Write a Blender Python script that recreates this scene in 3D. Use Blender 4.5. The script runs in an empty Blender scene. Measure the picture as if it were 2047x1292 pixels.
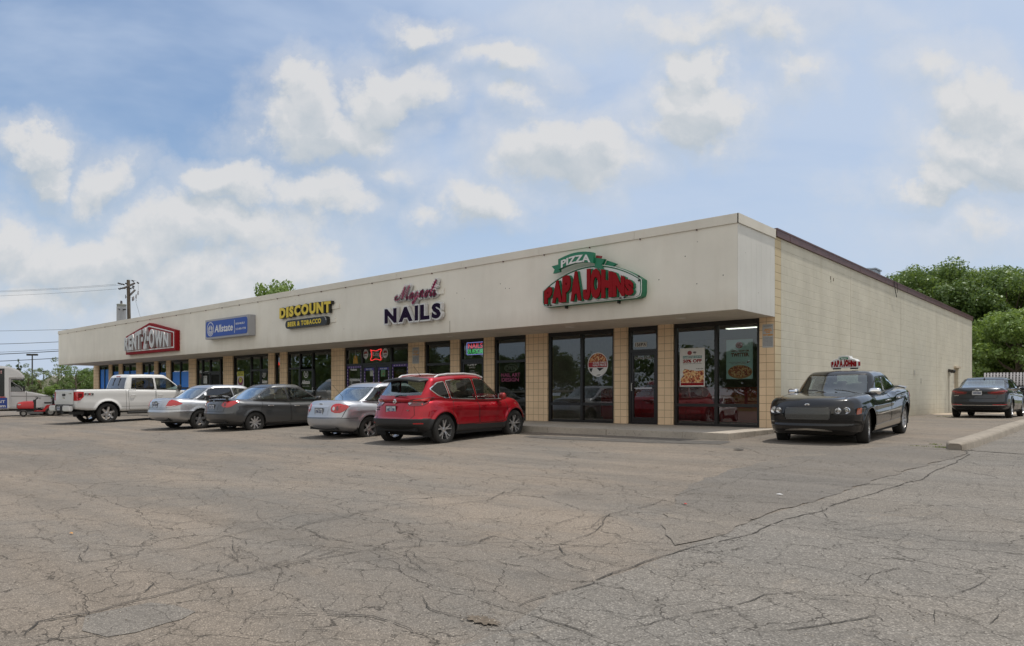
import bpy, bmesh, math, random
import numpy as np
from mathutils import Vector, Matrix
from mathutils.bvhtree import BVHTree
random.seed(7); RNG = np.random.default_rng(7)
S = bpy.context.scene; COL = S.collection; R = math.radians; PI = math.pi

# ---------------------------------------------------------------- camera frame (world: X along shop front to the right, Y into the building, Z up, 0 = pavement top)
CAM = np.array([6.869, -17.657, 0.82]); UX = np.array([.7513, -.6599]); UY = np.array([.6599, .7513])
FPX, CXP, HYP = 1441., 1023.5, 790.
def ray(px, py):
    a = (px-CXP)/FPX
    return np.array([a*UX[0]+UX[1], a*UY[0]+UY[1], (HYP-py)/FPX])
def at_depth(px, py, D): return Vector(CAM+ray(px, py)*D)
def at_z(px, py, z):
    r = ray(px, py); return Vector(CAM+r*((z-CAM[2])/r[2]))
def at_X(px, py, X):
    r = ray(px, py); return Vector(CAM+r*((X-CAM[0])/r[0]))
def at_Y(px, py, Y):
    r = ray(px, py); return Vector(CAM+r*((Y-CAM[1])/r[1]))
def gz(x, y):
    """height of the ground"""
    dip = .24*min(1, max(0, (-29-x)/11))
    if y < -3.07:
        return -.15 - .033*min(-3.07-y, 25) - dip
    if x > -1:
        return min(-.15+(y+3.07)*.02, 0.0)
    return -.15 - dip
def at_ground(px, py):
    p = at_z(px, py, -.3)
    for _ in range(12): p = at_z(px, py, gz(p.x, p.y))
    return p

# ---------------------------------------------------------------- objects
def tag(o, label=None, cat=None, group=None, kind=None):
    if label: o['label'] = label
    if cat: o['category'] = cat
    if group: o['group'] = group
    if kind: o['kind'] = kind
    return o
def empty(name, loc=(0,0,0), rz=0, label=None, cat=None, group=None, parent=None):
    o = bpy.data.objects.new(name, None); COL.objects.link(o)
    o.location = loc; o.rotation_euler = (0,0,rz); o.empty_display_size = .3
    if parent: o.parent = parent
    return tag(o, label, cat, group)
def link(name, me, mat=None, parent=None, loc=None, rot=None):
    o = bpy.data.objects.new(name, me); COL.objects.link(o)
    if mat is not None:
        me.materials.clear()
        for m in (mat if isinstance(mat, (list, tuple)) else [mat]): me.materials.append(m)
    if parent: o.parent = parent
    if loc is not None: o.location = loc
    if rot is not None: o.rotation_euler = rot
    return o
def copy_tree(o, parent=None):
    c = o.copy(); COL.objects.link(c); c.parent = parent
    for ch in list(o.children): copy_tree(ch, c)
    return c
class MB:
    """collects plain shapes into one mesh"""
    def __init__(s): s.v = []; s.f = []; s.m = []
    def add(s, vs, fs, mi=0, M=None):
        b = len(s.v)
        s.v += [tuple((M @ Vector(v)) if M is not None else v) for v in vs]
        s.f += [tuple(b+i for i in f) for f in fs]; s.m += [mi]*len(fs)
        return s
    def box(s, x0, x1, y0, y1, z0, z1, mi=0, M=None):
        vs = [(x0,y0,z0),(x1,y0,z0),(x1,y1,z0),(x0,y1,z0),(x0,y0,z1),(x1,y0,z1),(x1,y1,z1),(x0,y1,z1)]
        return s.add(vs, [(0,3,2,1),(4,5,6,7),(0,1,5,4),(1,2,6,5),(2,3,7,6),(3,0,4,7)], mi, M)
    def cyl(s, p, q, r, r2=None, n=12, mi=0, caps=True):
        p = Vector(p); q = Vector(q); r2 = r if r2 is None else r2
        d = (q-p).normalized(); a = d.orthogonal().normalized(); b = d.cross(a)
        vs = []
        for k in range(n):
            t = 2*PI*k/n; e = a*math.cos(t)+b*math.sin(t)
            vs += [tuple(p+e*r), tuple(q+e*r2)]
        fs = [(2*k, 2*((k+1)%n), 2*((k+1)%n)+1, 2*k+1) for k in range(n)]
        if caps: fs += [tuple(2*k for k in range(n))[::-1], tuple(2*k+1 for k in range(n))]
        return s.add(vs, fs, mi)
    def tube(s, pts, r, n=8, mi=0):
        for a, b in zip(pts[:-1], pts[1:]): s.cyl(a, b, r, r, n, mi)
        return s
    def prism(s, poly, z0, z1, M=None, mi=0):
        n = len(poly)
        vs = [(x,y,z0) for x,y in poly]+[(x,y,z1) for x,y in poly]
        fs = [tuple(range(n))[::-1], tuple(range(n,2*n))]+[(i,(i+1)%n,n+(i+1)%n,n+i) for i in range(n)]
        return s.add(vs, fs, mi, M)
    def lathe(s, prof, M=None, n=24, mi=0, closed=False):
        """prof of (radius, height) about local z"""
        k = len(prof); vs = []
        for i in range(n):
            t = 2*PI*i/n
            vs += [(r*math.cos(t), r*math.sin(t), z) for r, z in prof]
        fs = []
        for i in range(n):
            j = (i+1) % n
            for a in range(k-1 if not closed else k):
                b = (a+1) % k
                fs.append((i*k+a, j*k+a, j*k+b, i*k+b))
        return s.add(vs, fs, mi, M)
    def build(s, name, mat, parent=None, smooth=False, bevel=0, loc=None, rot=None):
        me = bpy.data.meshes.new(name); me.from_pydata(s.v, [], s.f)
        o = link(name, me, mat, parent, loc, rot)
        if len(set(s.m)) > 1: me.polygons.foreach_set('material_index', s.m)
        bm = bmesh.new(); bm.from_mesh(me); bmesh.ops.recalc_face_normals(bm, faces=bm.faces)
        if bevel:
            bmesh.ops.remove_doubles(bm, verts=bm.verts, dist=1e-5)
            es = [e for e in bm.edges if len(e.link_faces) == 2 and e.calc_face_angle(0) > .5]
            bmesh.ops.bevel(bm, geom=es, offset=bevel, segments=2, affect='EDGES', clamp_overlap=True)
        bm.to_mesh(me); bm.free()
        if smooth:
            me.polygons.foreach_set('use_smooth', [True]*len(me.polygons))
            try: me.set_sharp_from_angle(angle=R(38))
            except Exception: pass
        me.update()
        return o

# ---------------------------------------------------------------- materials
class NT:
    def __init__(s, name):
        s.mat = bpy.data.materials.new(name); s.mat.use_nodes = True
        s.t = s.mat.node_tree; s.n = s.t.nodes; s.n.clear()
        s.out = s.n.new('ShaderNodeOutputMaterial')
    def new(s, typ, ins=None, **kw):
        nd = s.n.new('ShaderNode'+typ)
        for k, v in kw.items(): setattr(nd, k, v)
        for k, v in (ins or {}).items(): s.set(nd.inputs[k], v)
        return nd
    def set(s, sock, v):
        if isinstance(v, bpy.types.NodeSocket): s.t.links.new(v, sock)
        elif isinstance(v, bpy.types.Node): s.t.links.new(v.outputs[0], sock)
        else:
            if sock.type == 'RGBA' and len(v) == 3: v = (*v, 1)
            sock.default_value = v
    def math(s, op, a, b=0, c=0, clamp=False):
        nd = s.new('Math', {0:a, 1:b, 2:c}, operation=op); nd.use_clamp = clamp; return nd.outputs[0]
    def mix(s, f, a, b, blend='MIX'):
        nd = s.n.new('ShaderNodeMix'); nd.data_type = 'RGBA'; nd.blend_type = blend
        s.set(nd.inputs[0], f); s.set(nd.inputs[6], a); s.set(nd.inputs[7], b)
        return nd.outputs[2]
    def ramp(s, f, stops):
        nd = s.n.new('ShaderNodeValToRGB'); s.set(nd.inputs[0], f)
        el = nd.color_ramp.elements
        while len(el) < len(stops): el.new(.5)
        for e, (p, c) in zip(el, stops):
            e.position = p; e.color = (*c, 1) if hasattr(c, '__len__') else (c, c, c, 1)
        return nd.outputs[0]
    def noise(s, vec, scale, detail=4, rough=.5, dist=0):
        nd = s.new('TexNoise', {'Scale':scale, 'Detail':detail, 'Roughness':rough, 'Distortion':dist})
        if vec is not None: s.set(nd.inputs['Vector'], vec)
        return nd.outputs[0]
    def obj(s): return s.new('TexCoord').outputs['Object']
    def geo(s): return s.new('NewGeometry').outputs['Position']
    def scale(s, vec, sc, loc=(0,0,0), rot=(0,0,0)):
        return s.new('Mapping', {'Vector':vec, 'Scale':sc, 'Location':loc, 'Rotation':rot}).outputs[0]
    def bsdf(s, **kw):
        b = s.new('BsdfPrincipled')
        for k, v in kw.items(): s.set(b.inputs[k.replace('_', ' ')], v)
        s.t.links.new(b.outputs[0], s.out.inputs[0]); return b
    def bump(s, h, strength=.3, dist=.01):
        return s.new('Bump', {'Height':h, 'Strength':strength, 'Distance':dist}).outputs[0]

MATS = {}
def simple(name, col, rough=.6, metal=0, coat=0, var=0, vs=8, spec=.5, emit=0, bump=0, bs=60):
    if name in MATS: return MATS[name]
    t = NT(name); c = (*col, 1)
    if var:
        n = t.noise(t.obj(), vs, 6, .6)
        lo = tuple(x*(1-var) for x in col); hi = tuple(min(1, x*(1+var)) for x in col)
        c = t.ramp(n, [(.3, lo), (.7, hi)])
    b = t.bsdf(Base_Color=c, Roughness=rough, Metallic=metal, Coat_Weight=coat)
    b.inputs['Coat Roughness'].default_value = .04
    b.inputs['Specular IOR Level'].default_value = spec
    if emit: t.set(b.inputs['Emission Color'], (*col, 1)); b.inputs['Emission Strength'].default_value = emit
    if bump: t.set(b.inputs['Normal'], t.bump(t.noise(t.obj(), bs, 5, .6), bump, .004))
    MATS[name] = t.mat; return t.mat
def glass_mat(name, tint=(.5,.55,.55), refl=1.0, gcol=(1,1,1), rough=0.0, wav=0.0):
    if name in MATS: return MATS[name]
    t = NT(name)
    g = t.new('BsdfGlossy', {'Color':gcol, 'Roughness':rough}); tr = t.new('BsdfTransparent', {'Color':tint})
    fr = t.new('Fresnel', {'IOR':t.math('ADD', 1.55, t.math('MULTIPLY', t.new('NewGeometry').outputs['Backfacing'], 1/1.55-1.55))})
    f = t.math('MULTIPLY', fr, refl*1.7, clamp=True)
    if wav:
        nb = t.bump(t.noise(t.obj(), 1.3, 1, .4), wav, .02); t.set(g.inputs['Normal'], nb)
    mx = t.new('MixShader', {0:f, 1:tr, 2:g}); t.t.links.new(mx.outputs[0], t.out.inputs[0])
    MATS[name] = t.mat; return t.mat

# ---------------------------------------------------------------- text
def text_data(body, bold=0.0, extrude=0.0, spacing=1.0, res=3):
    cu = bpy.data.curves.new('txt', 'FONT'); cu.body = body; cu.offset = bold; cu.extrude = extrude
    cu.space_character = spacing; cu.resolution_u = res
    o = bpy.data.objects.new('txt', cu); COL.objects.link(o)
    me = bpy.data.meshes.new_from_object(o.evaluated_get(bpy.context.evaluated_depsgraph_get()))
    v = [tuple(p.co) for p in me.vertices]; f = [tuple(p.vertices) for p in me.polygons]
    bpy.data.objects.remove(o); bpy.data.curves.remove(cu); bpy.data.meshes.remove(me)
    return v, f
def text_mb(mb, body, x0, x1, z0, z1, y0, depth=0.01, bold=0.0, warp=None, mi=0, spacing=1.0, shear=0.0, M=None):
    """text fitted to the rectangle x0..x1, z0..z1 on the plane y=y0 facing -y, standing out by depth"""
    v, f = text_data(body, bold, .5, spacing)
    if not v: return mb
    a = np.array(v); mn = a.min(0); mx = a.max(0)
    u = (a[:,0]-mn[0])/(mx[0]-mn[0]); w = (a[:,1]-mn[1])/(mx[1]-mn[1]); d = a[:,2]+.5
    if warp: u, w = warp(u, w)
    x = x0+(x1-x0)*u+shear*(w-.5)*(z1-z0); z = z0+(z1-z0)*w; y = y0-d*depth
    return mb.add(list(zip(x.tolist(), y.tolist(), z.tolist())), f, mi, M)

def letters_mb(mb, body, x0, x1, z0, z1, y0, depth=.1, bold=.03, gap=.10, warp=None, mi=0, M=None, wide=None, layer=.0006):
    """capitals set one by one, every one filling the full height; gap in units of letter height"""
    wide = wide or {}; G = []; X = 0.0
    for ch in body:
        if ch == ' ': X += wide.get(' ', .30); continue
        if ch == '-': v = [(0,.38,-.5),(.34,.38,-.5),(.34,.60,-.5),(0,.60,-.5),(0,.38,.5),(.34,.38,.5),(.34,.60,.5),(0,.60,.5)]; f = [(3,2,1,0),(4,5,6,7),(0,1,5,4),(1,2,6,5),(2,3,7,6),(3,0,4,7)]; a = np.array(v, float); w_ = .34
        elif ch == 'J':
            J = [(.30,1),(.58,1),(.58,.26),(.53,.09),(.40,0),(.16,0),(.04,.06),(0,.20),(0,.34),(.24,.34),(.24,.24),(.30,.24)]; n = len(J)
            v = [(x,y,-.5) for x,y in J]+[(x,y,.5) for x,y in J]; f = [tuple(range(n))[::-1] if False else tuple(range(n)), tuple(range(n,2*n))[::-1]]+[(i,(i+1)%n,n+(i+1)%n,n+i) for i in range(n)]; a = np.array(v, float); w_ = .58
        else:
            v, f = text_data(ch, bold, .5); a = np.array(v); mn, mx = a.min(0), a.max(0); w_ = (mx[0]-mn[0])/max(.62, mx[1]-mn[1])*wide.get(ch, 1)
            a = np.stack([(a[:,0]-mn[0])/(mx[0]-mn[0])*w_, (a[:,1]-mn[1])/(mx[1]-mn[1]), a[:,2]], 1)
        G.append((X, a, f)); X += w_+gap
    T = X-gap
    for k, (xo, a, f) in enumerate(G):
        u = (a[:,0]+xo)/T; w = a[:,1]
        if warp: u, w = warp(u, w)
        x = x0+(x1-x0)*u; z = z0+(z1-z0)*w; y = y0-(a[:,2]+.5)*depth-layer*(k % 2)*(a[:,2] > 0)
        mb.add(list(zip(x.tolist(), y.tolist(), z.tolist())), f, mi, M)
    return mb
EXPOSURE = 0.08; SUN_E = 3.0; CLOUD = 10.3; SKYM = (1.15, 1.27, 1.33); BACK_FILL = 1.65
# ================================================================= camera, sky, sun
cam = bpy.data.cameras.new('camera'); co = bpy.data.objects.new('camera', cam); COL.objects.link(co)
cam.sensor_width = 36; cam.lens = FPX/2047*36; cam.shift_y = (HYP-646)/2047; cam.clip_start = .05; cam.clip_end = 6000
co.location = CAM; co.rotation_euler = (R(90), 0, math.atan2(-UX[1], UY[1]))
S.camera = co
S.view_settings.view_transform = 'Standard'; S.view_settings.look = 'None'; S.view_settings.exposure = EXPOSURE; S.view_settings.gamma = 1
SUN = Vector((.13, .29, 1)).normalized()
sl = bpy.data.lights.new('sun', 'SUN'); sl.energy = SUN_E; sl.angle = R(.6); sl.color = (1, .945, .86)
so = bpy.data.objects.new('sun', sl); COL.objects.link(so); so.rotation_euler = (-SUN).to_track_quat('-Z', 'Y').to_euler(); so.location = (0,0,40)

W = bpy.data.worlds.new('World'); S.world = W; W.use_nodes = True
wt = NT.__new__(NT); wt.t = W.node_tree; wt.n = W.node_tree.nodes; wt.n.clear()
wout = wt.n.new('ShaderNodeOutputWorld'); bg = wt.n.new('ShaderNodeBackground'); bg.inputs[1].default_value = .1
wt.t.links.new(bg.outputs[0], wout.inputs[0])
sky = wt.n.new('ShaderNodeTexSky'); sky.sky_type = 'NISHITA'; sky.sun_disc = False
sky.sun_elevation = math.asin(SUN.z); sky.sun_rotation = math.atan2(SUN.x, SUN.y)
sky.air_density = 1.0; sky.dust_density = 2.0; sky.ozone_density = 1.2
d = wt.n.new('ShaderNodeTexCoord').outputs['Generated']
def dot(v, c):
    nd = wt.new('VectorMath', {0:v, 1:c}, operation='DOT_PRODUCT'); return nd.outputs['Value']
FW = (UX[1], UY[1], 0); RT = (UX[0], UY[0], 0)      # a fixed compass frame for the cloud bank
df = wt.math('MAXIMUM', wt.math('ABSOLUTE', dot(d, FW)), .12)
gx = wt.math('DIVIDE', dot(d, RT), df); gy = wt.math('DIVIDE', wt.new('SeparateXYZ', {0:d}).outputs[2], df)
gv = wt.new('CombineXYZ', {0:gx, 1:gy}).outputs[0]
def warp(v, amp=.115):
    n = wt.new('TexNoise', {'Vector':v, 'Scale':5.5, 'Detail':9, 'Roughness':.60})
    w = wt.new('VectorMath', {0:n.outputs['Color'], 1:(.5,.5,.5)}, operation='SUBTRACT').outputs[0]
    w = wt.new('VectorMath', {0:w, 'Scale':amp*2}, operation='SCALE').outputs[0]
    return wt.new('VectorMath', {0:v, 1:w}, operation='ADD').outputs[0]
def cloud_noise(v):
    bl = wt.math('ABSOLUTE', wt.math('SUBTRACT', wt.noise(v, 9., 7, .58, .25), .5))     # billows
    return wt.math('ADD', wt.math('MULTIPLY', wt.math('SUBTRACT', bl, .09), 2.2), wt.math('MULTIPLY', wt.math('SUBTRACT', wt.noise(v, 3.2, 4, .5), .5), .7))
nn = cloud_noise(gv)
def blobs(lst, k=1.0, gv=gv):
    cur = None
    for px, py, rx, ry, w in lst:
        cx, cy = (px-CXP)/FPX, (HYP-py)/FPX
        v = wt.new('VectorMath', {0:gv, 1:(cx, cy, 0)}, operation='SUBTRACT').outputs[0]
        v = wt.new('VectorMath', {0:v, 1:(FPX/rx/k, FPX/ry/k, 0)}, operation='MULTIPLY').outputs[0]
        l = wt.new('VectorMath', {0:v}, operation='LENGTH').outputs['Value']
        q = wt.math('MULTIPLY', wt.math('SUBTRACT', 1, l), w)
        cur = q if cur is None else wt.math('MAXIMUM', cur, q)
    return cur
CL = [(610,175,110,85,1),(650,255,170,90,1),(790,185,130,80,.9),(560,230,90,75,.8),(850,50,75,45,.8),(1000,125,120,55,.8),
      (1120,300,180,85,.9),(1190,275,80,65,.8),(960,395,120,70,.9),(1400,110,75,70,.9),(1410,200,110,100,1),(1380,230,130,60,.8),
      (60,290,100,60,1),(90,340,90,50,.8),(230,350,100,70,.7),(480,385,130,65,.9),(620,395,110,70,.75),(420,470,300,80,.8),(180,510,270,90,.8),
      (20,480,100,70,.8),(560,540,180,80,.7),(400,580,300,90,.75),(60,600,160,70,.7),(1970,240,120,90,.8),(1990,330,200,80,.9),(1880,385,170,50,.8),(1870,150,100,70,.5),
      (2070,280,120,120,.9),(1580,140,70,55,.5),(840,440,80,50,.5),(660,425,120,60,.6),(1020,205,90,45,.5),(1400,20,330,70,.55),(1560,50,120,60,.5),(760,345,90,50,.4),(1960,480,180,60,.4)]
SH = [(650,285,120,50,1),(615,235,60,50,.7),(1110,320,120,45,.8),(970,420,90,40,.9),(500,430,100,40,.6),(60,350,90,40,.7),(1980,370,150,45,.8),(1410,235,80,50,.5),(250,560,230,50,.6),(380,560,200,50,.5),(1500,50,200,40,.6)]
wv = warp(gv)
cm = blobs(CL, 1.16, wv); sm_ = blobs(SH, 1.0, wv)
away = wt.new('MapRange', {'Value':gy, 'From Min':.62, 'From Max':1.3}).outputs[0]
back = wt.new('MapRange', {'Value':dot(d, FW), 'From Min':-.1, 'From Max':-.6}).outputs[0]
extra = wt.math('SUBTRACT', wt.math('MULTIPLY', wt.math('MAXIMUM', away, back), .75), .62)
dens = wt.math('ADD', wt.math('MAXIMUM', wt.math('MINIMUM', cm, .62), extra), wt.math('MULTIPLY', nn, .42))
core = wt.new('MapRange', {'Value':dens, 'From Min':.0, 'From Max':.48}, interpolation_type='SMOOTHSTEP').outputs[0]
wisp = wt.new('MapRange', {'Value':dens, 'From Min':-.38, 'From Max':.28}, interpolation_type='SMOOTHSTEP').outputs[0]
mask = wt.math('MAXIMUM', core, wt.math('MULTIPLY', wisp, .45))
up = wt.new('VectorMath', {0:gv, 1:(.006, .026, 0)}, operation='ADD').outputs[0]
densu = wt.math('ADD', wt.math('MINIMUM', blobs(CL, 1.16, warp(up)), .62), wt.math('MULTIPLY', cloud_noise(up), .42))
lit = wt.math('ADD', .74, wt.math('MULTIPLY', wt.math('SUBTRACT', dens, densu), 1.5))
lit = wt.math('SUBTRACT', lit, wt.math('MULTIPLY', wt.math('MAXIMUM', wt.math('ADD', wt.math('SUBTRACT', densu, .42), wt.math('MULTIPLY', wt.math('MAXIMUM', sm_, 0), .55)), 0), 1.0), clamp=True)
ccol = wt.mix(lit, (*[x*CLOUD for x in (.46,.51,.555)],1), (*[x*CLOUD for x in (.665,.665,.668)],1))
# unseen sky behind the camera is brightened and warmed, added fill for the fascia
veil = wt.new('MapRange', {'Value':wt.math('ADD', wt.noise(wt.scale(gv, (.7,1.5,1)), 1.6, 6, .55, .4), wt.math('MULTIPLY', wt.math('MAXIMUM', gx, -.55), .16)), 'From Min':.30, 'From Max':.60}, interpolation_type='SMOOTHSTEP').outputs[0]
hor = wt.new('MapRange', {'Value':gy, 'From Min':.45, 'From Max':.02}, interpolation_type='SMOOTHSTEP').outputs[0]
vf = wt.math('MAXIMUM', wt.math('MULTIPLY', veil, .86), wt.math('MULTIPLY', hor, .92))
base = wt.mix(1, sky.outputs[0], (SKYM[0], SKYM[1], SKYM[2], 1), 'MULTIPLY')
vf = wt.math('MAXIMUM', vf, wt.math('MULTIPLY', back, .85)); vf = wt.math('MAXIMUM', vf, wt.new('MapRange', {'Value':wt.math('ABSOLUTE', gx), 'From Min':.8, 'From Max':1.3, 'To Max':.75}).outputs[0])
base = wt.mix(vf, base, (*[x*CLOUD for x in (.50,.585,.725)],1))
mask = wt.math('MULTIPLY', mask, .93)
fin = wt.mix(mask, base, ccol)
fin = wt.mix(1, fin, wt.mix(back, (1,1,1,1), (BACK_FILL,BACK_FILL*.89,BACK_FILL*.74,1)), 'MULTIPLY')
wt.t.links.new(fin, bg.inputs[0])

# ================================================================= ground
def crack_nodes(t, P, sc, width, dist=.35, seed=0, soft=.010):
    w = t.new('TexNoise', {'Vector':t.scale(P, (1,1,1), (seed,seed*2,0)), 'Scale':sc*1.6, 'Detail':6, 'Roughness':.6})
    wv = t.new('VectorMath', {0:w.outputs['Color'], 1:(.5,.5,.5)}, operation='SUBTRACT').outputs[0]
    wv = t.new('VectorMath', {0:wv, 'Scale':dist/sc*2}, operation='SCALE').outputs[0]
    p = t.new('VectorMath', {0:P, 1:wv}, operation='ADD').outputs[0]
    v = t.new('TexVoronoi', {'Vector':p, 'Scale':sc}, feature='DISTANCE_TO_EDGE', voronoi_dimensions='2D')
    return t.new('MapRange', {'Value':v.outputs[0], 'From Min':width*sc, 'From Max':width*sc*.25}).outputs[0]
def asphalt(name, tan, grey, dark, coarse, crackamt):
    t = NT(name); P = t.geo()
    patch = t.noise(t.scale(P, (.5,1.2,1), (0,0,0), (0,0,.3)), .55, 7, .62, .4)
    big = t.noise(P, .13, 4, .5)
    c = t.mix(t.new('MapRange', {'Value':patch, 'From Min':.38, 'From Max':.66}).outputs[0], tan, grey)
    c = t.mix(t.math('MULTIPLY', t.new('MapRange', {'Value':big, 'From Min':.45, 'From Max':.7}).outputs[0], .35), c, dark)
    # exposed stones
    v1 = t.new('TexVoronoi', {'Vector':P, 'Scale':coarse}, voronoi_dimensions='2D')
    sp = t.new('SeparateColor', {0:v1.outputs['Color']}).outputs[0]
    st = t.ramp(sp, [(.0,.62),(.45,.88),(.72,1.08),(.90,1.40),(1.0,1.9)])
    st = t.mix(.78, (1,1,1), st)
    c = t.mix(1, c, st, 'MULTIPLY')
    f1 = t.noise(P, coarse*.42, 5, .75)
    c = t.mix(1, c, t.ramp(f1, [(.3,.80),(.7,1.18)]), 'MULTIPLY')
    # sand gathered in low spots
    sand = t.new('MapRange', {'Value':t.noise(P, 1.7, 8, .7, .6), 'From Min':.60, 'From Max':.78}).outputs[0]
    c = t.mix(t.math('MULTIPLY', sand, .35), c, (.30,.245,.185))
    oil = t.new('MapRange', {'Value':t.noise(t.scale(P,(1,1,1),(31,7,0)), .8, 5, .6, .8), 'From Min':.63, 'From Max':.74}).outputs[0]
    c = t.mix(t.math('MULTIPLY', oil, .32), c, (.07,.068,.066))
    dv = t.new('TexVoronoi', {'Vector':P, 'Scale':1.3}, voronoi_dimensions='2D'); dr = t.new('MapRange', {'Value':t.math('ADD', dv.outputs[0], t.math('MULTIPLY', t.noise(P, 12, 3, .6), .10)), 'From Min':.115, 'From Max':.085}).outputs[0]
    c = t.mix(t.math('MULTIPLY', dr, t.math('MULTIPLY', oil, .6)), c, (.05,.048,.045))
    tk = t.noise(t.scale(P, (.10,1.6,1), (0,0,0), (0,0,-.35)), 1.3, 5, .6); c = t.mix(1, c, t.ramp(tk, [(.35,.90),(.65,1.08)]), 'MULTIPLY')
    # long cracks and crazed areas
    k1 = crack_nodes(t, t.scale(P, (.55,1.3,1), (0,0,0), (0,0,-.5)), .42, .0085, .30, 3)
    k2 = crack_nodes(t, t.scale(P, (.8,1.2,1), (0,0,0), (0,0,.35)), 1.25, .0068, .42, 9)
    k3 = crack_nodes(t, P, 3.2, .0050, .45, 17)
    m2 = t.new('MapRange', {'Value':t.math('ADD', t.noise(P, .38, 4, .55), t.new('MapRange', {'Value':t.new('SeparateXYZ', {0:P}).outputs[1], 'From Min':-8.5, 'From Max':-13, 'To Max':.22}).outputs[0]), 'From Min':.40, 'From Max':.54}).outputs[0]
    m3 = t.new('MapRange', {'Value':t.math('ADD', t.noise(t.scale(P,(1,1,1),(5,9,0)), .5, 4, .6), t.new('MapRange', {'Value':t.new('SeparateXYZ', {0:P}).outputs[1], 'From Min':-9, 'From Max':-14, 'To Max':.16}).outputs[0]), 'From Min':.48, 'From Max':.60}).outputs[0]
    br = t.new('MapRange', {'Value':t.noise(P, 3.5, 5, .6), 'From Min':.30, 'From Max':.46}).outputs[0]
    k = t.math('MAXIMUM', t.math('MULTIPLY', k1, br), t.math('MAXIMUM', t.math('MULTIPLY', t.math('MULTIPLY', k2, m2), br), t.math('MULTIPLY', t.math('MULTIPLY', k3, m3), t.math('MULTIPLY', br, .7))))
    k = t.math('MULTIPLY', k, crackamt, clamp=True)
    c = t.mix(t.math('MULTIPLY', k, .80), c, (.040,.035,.030))
    h = t.math('SUBTRACT', t.math('ADD', t.math('MULTIPLY', sp, .35), t.math('MULTIPLY', f1, .5)), t.math('MULTIPLY', k, 1.8))
    t.bsdf(Base_Color=c, Roughness=.93, Specular_IOR_Level=.25, Normal=t.bump(h, .55, .012))
    return t.mat
M_LOT = asphalt('parking_lot_asphalt', (.222,.186,.150), (.168,.153,.135), (.118,.110,.100), 150, 1)
M_RD = asphalt('side_lot_asphalt', (.198,.178,.154), (.178,.165,.148), (.14,.132,.12), 115, 1)
M_PATCH = asphalt('sealed_asphalt', (.158,.145,.130), (.185,.163,.138), (.13,.12,.108), 150, .8)

def grid_sheet(name, xs, ys, zf, mat, **kw):
    nx, ny = len(xs), len(ys)
    v = [(x, y, zf(x, y)) for x in xs for y in ys]
    f = [(i*ny+j, (i+1)*ny+j, (i+1)*ny+j+1, i*ny+j+1) for i in range(nx-1) for j in range(ny-1)]
    me = bpy.data.meshes.new(name); me.from_pydata(v, [], f)
    o = link(name, me, mat); o['kind'] = 'structure'; return o
xs = sorted(set([-58,-46,-40,-29,-15,-1.01,-1.0,0,5,12,30,60]+list(range(-56,60,6)))); ys = sorted(set([-60,-45,-28.07,-20,-15,-10,-3.07,0,4.43,12,20,45]+list(range(-26,45,3))))
grid_sheet('parking_lot', xs, ys, gz, M_LOT)
# terrain reaching the horizon
t = NT('grass_land'); P = t.geo()
n = t.noise(P, .05, 6, .6); n2 = t.noise(P, 2.5, 8, .7)
c = t.mix(n, (.075,.095,.030), (.12,.115,.05)); c = t.mix(1, c, t.ramp(n2, [(.3,.6),(.7,1.35)]), 'MULTIPLY')
t.bsdf(Base_Color=c, Roughness=1, Specular_IOR_Level=.1)
M_GRASS = t.mat
def tz(x, y): return -1.35 if (-57 < x < 59 and -59 < y < 44) else gz(-60 if x < 0 else -5, y)-.07
gxs = [-3000,-900,-300,-120,-75,-58.5,-57,-20,20,59,60.5,90,300,900,3000]; gys = [-3000,-900,-300,-100,-60.5,-59,-30,-20,0,20,44,45.5,70,140,300,900,3000]
grid_sheet('terrain', gxs, gys, tz, M_GRASS)
def rx(px0, px1, D): return px0
# road beyond the lot on the left
rd = MB(); 
rd.add([(-88,-300,-.44),(-76,-300,-.44),(-76,260,-.44),(-88,260,-.44)], [(0,1,2,3)])
o = rd.build('road', M_PATCH); o['kind'] = 'structure'

def sheet_px(name, pts, mat, dz, jit=.05, seed=1):
    """sheet lying on the ground between traced edge points, its edge broken up"""
    rr = random.Random(seed); P3 = [at_ground(*p[:2]) if len(p) == 2 else Vector((p[0], p[1], 0)) for p in pts]
    out = []
    for i in range(len(P3)):
        a, b = P3[i], P3[(i+1) % len(P3)]; n = max(1, int((b-a).length/.18))
        for k in range(n):
            q = a.lerp(b, k/n); out.append((q.x+rr.uniform(-jit, jit), q.y+rr.uniform(-jit, jit)))
    bm = bmesh.new(); vs = [bm.verts.new((x, y, 0)) for x, y in out]; bm.faces.new(vs)
    bmesh.ops.triangulate(bm, faces=bm.faces)
    for yc in (-28.07, -3.07, 4.43):
        bmesh.ops.bisect_plane(bm, geom=bm.verts[:]+bm.edges[:]+bm.faces[:], plane_co=(0,yc,0), plane_no=(0,1,0))
    for v in bm.verts: v.co.z = gz(v.co.x, v.co.y)+dz
    bmesh.ops.recalc_face_normals(bm, faces=bm.faces)
    me = bpy.data.meshes.new(name); bm.to_mesh(me); bm.free()
    o = link(name, me, mat); o['kind'] = 'structure'
    if me.polygons and me.polygons[0].normal.z < 0: me.flip_normals()
    return o
def gpt(x, y): return (x, y, 0)
# coarse grey surfacing of the side lot
sheet_px('side_lot', [(560,1420),(800,1330),(1000,1262),(1030,1244),(1105,1192),(1200,1160),(1275,1135),(1400,1085),(1530,1030),(1640,1000),(1750,960),(1870,926),(1935,909),(1925,900),(1905,897), gpt(4.42,-3.0), gpt(4.42,30), gpt(30,30), gpt(30,-27), gpt(5.5,-27), gpt(4.6,-16)], M_RD, .004, .022, 3)
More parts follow.
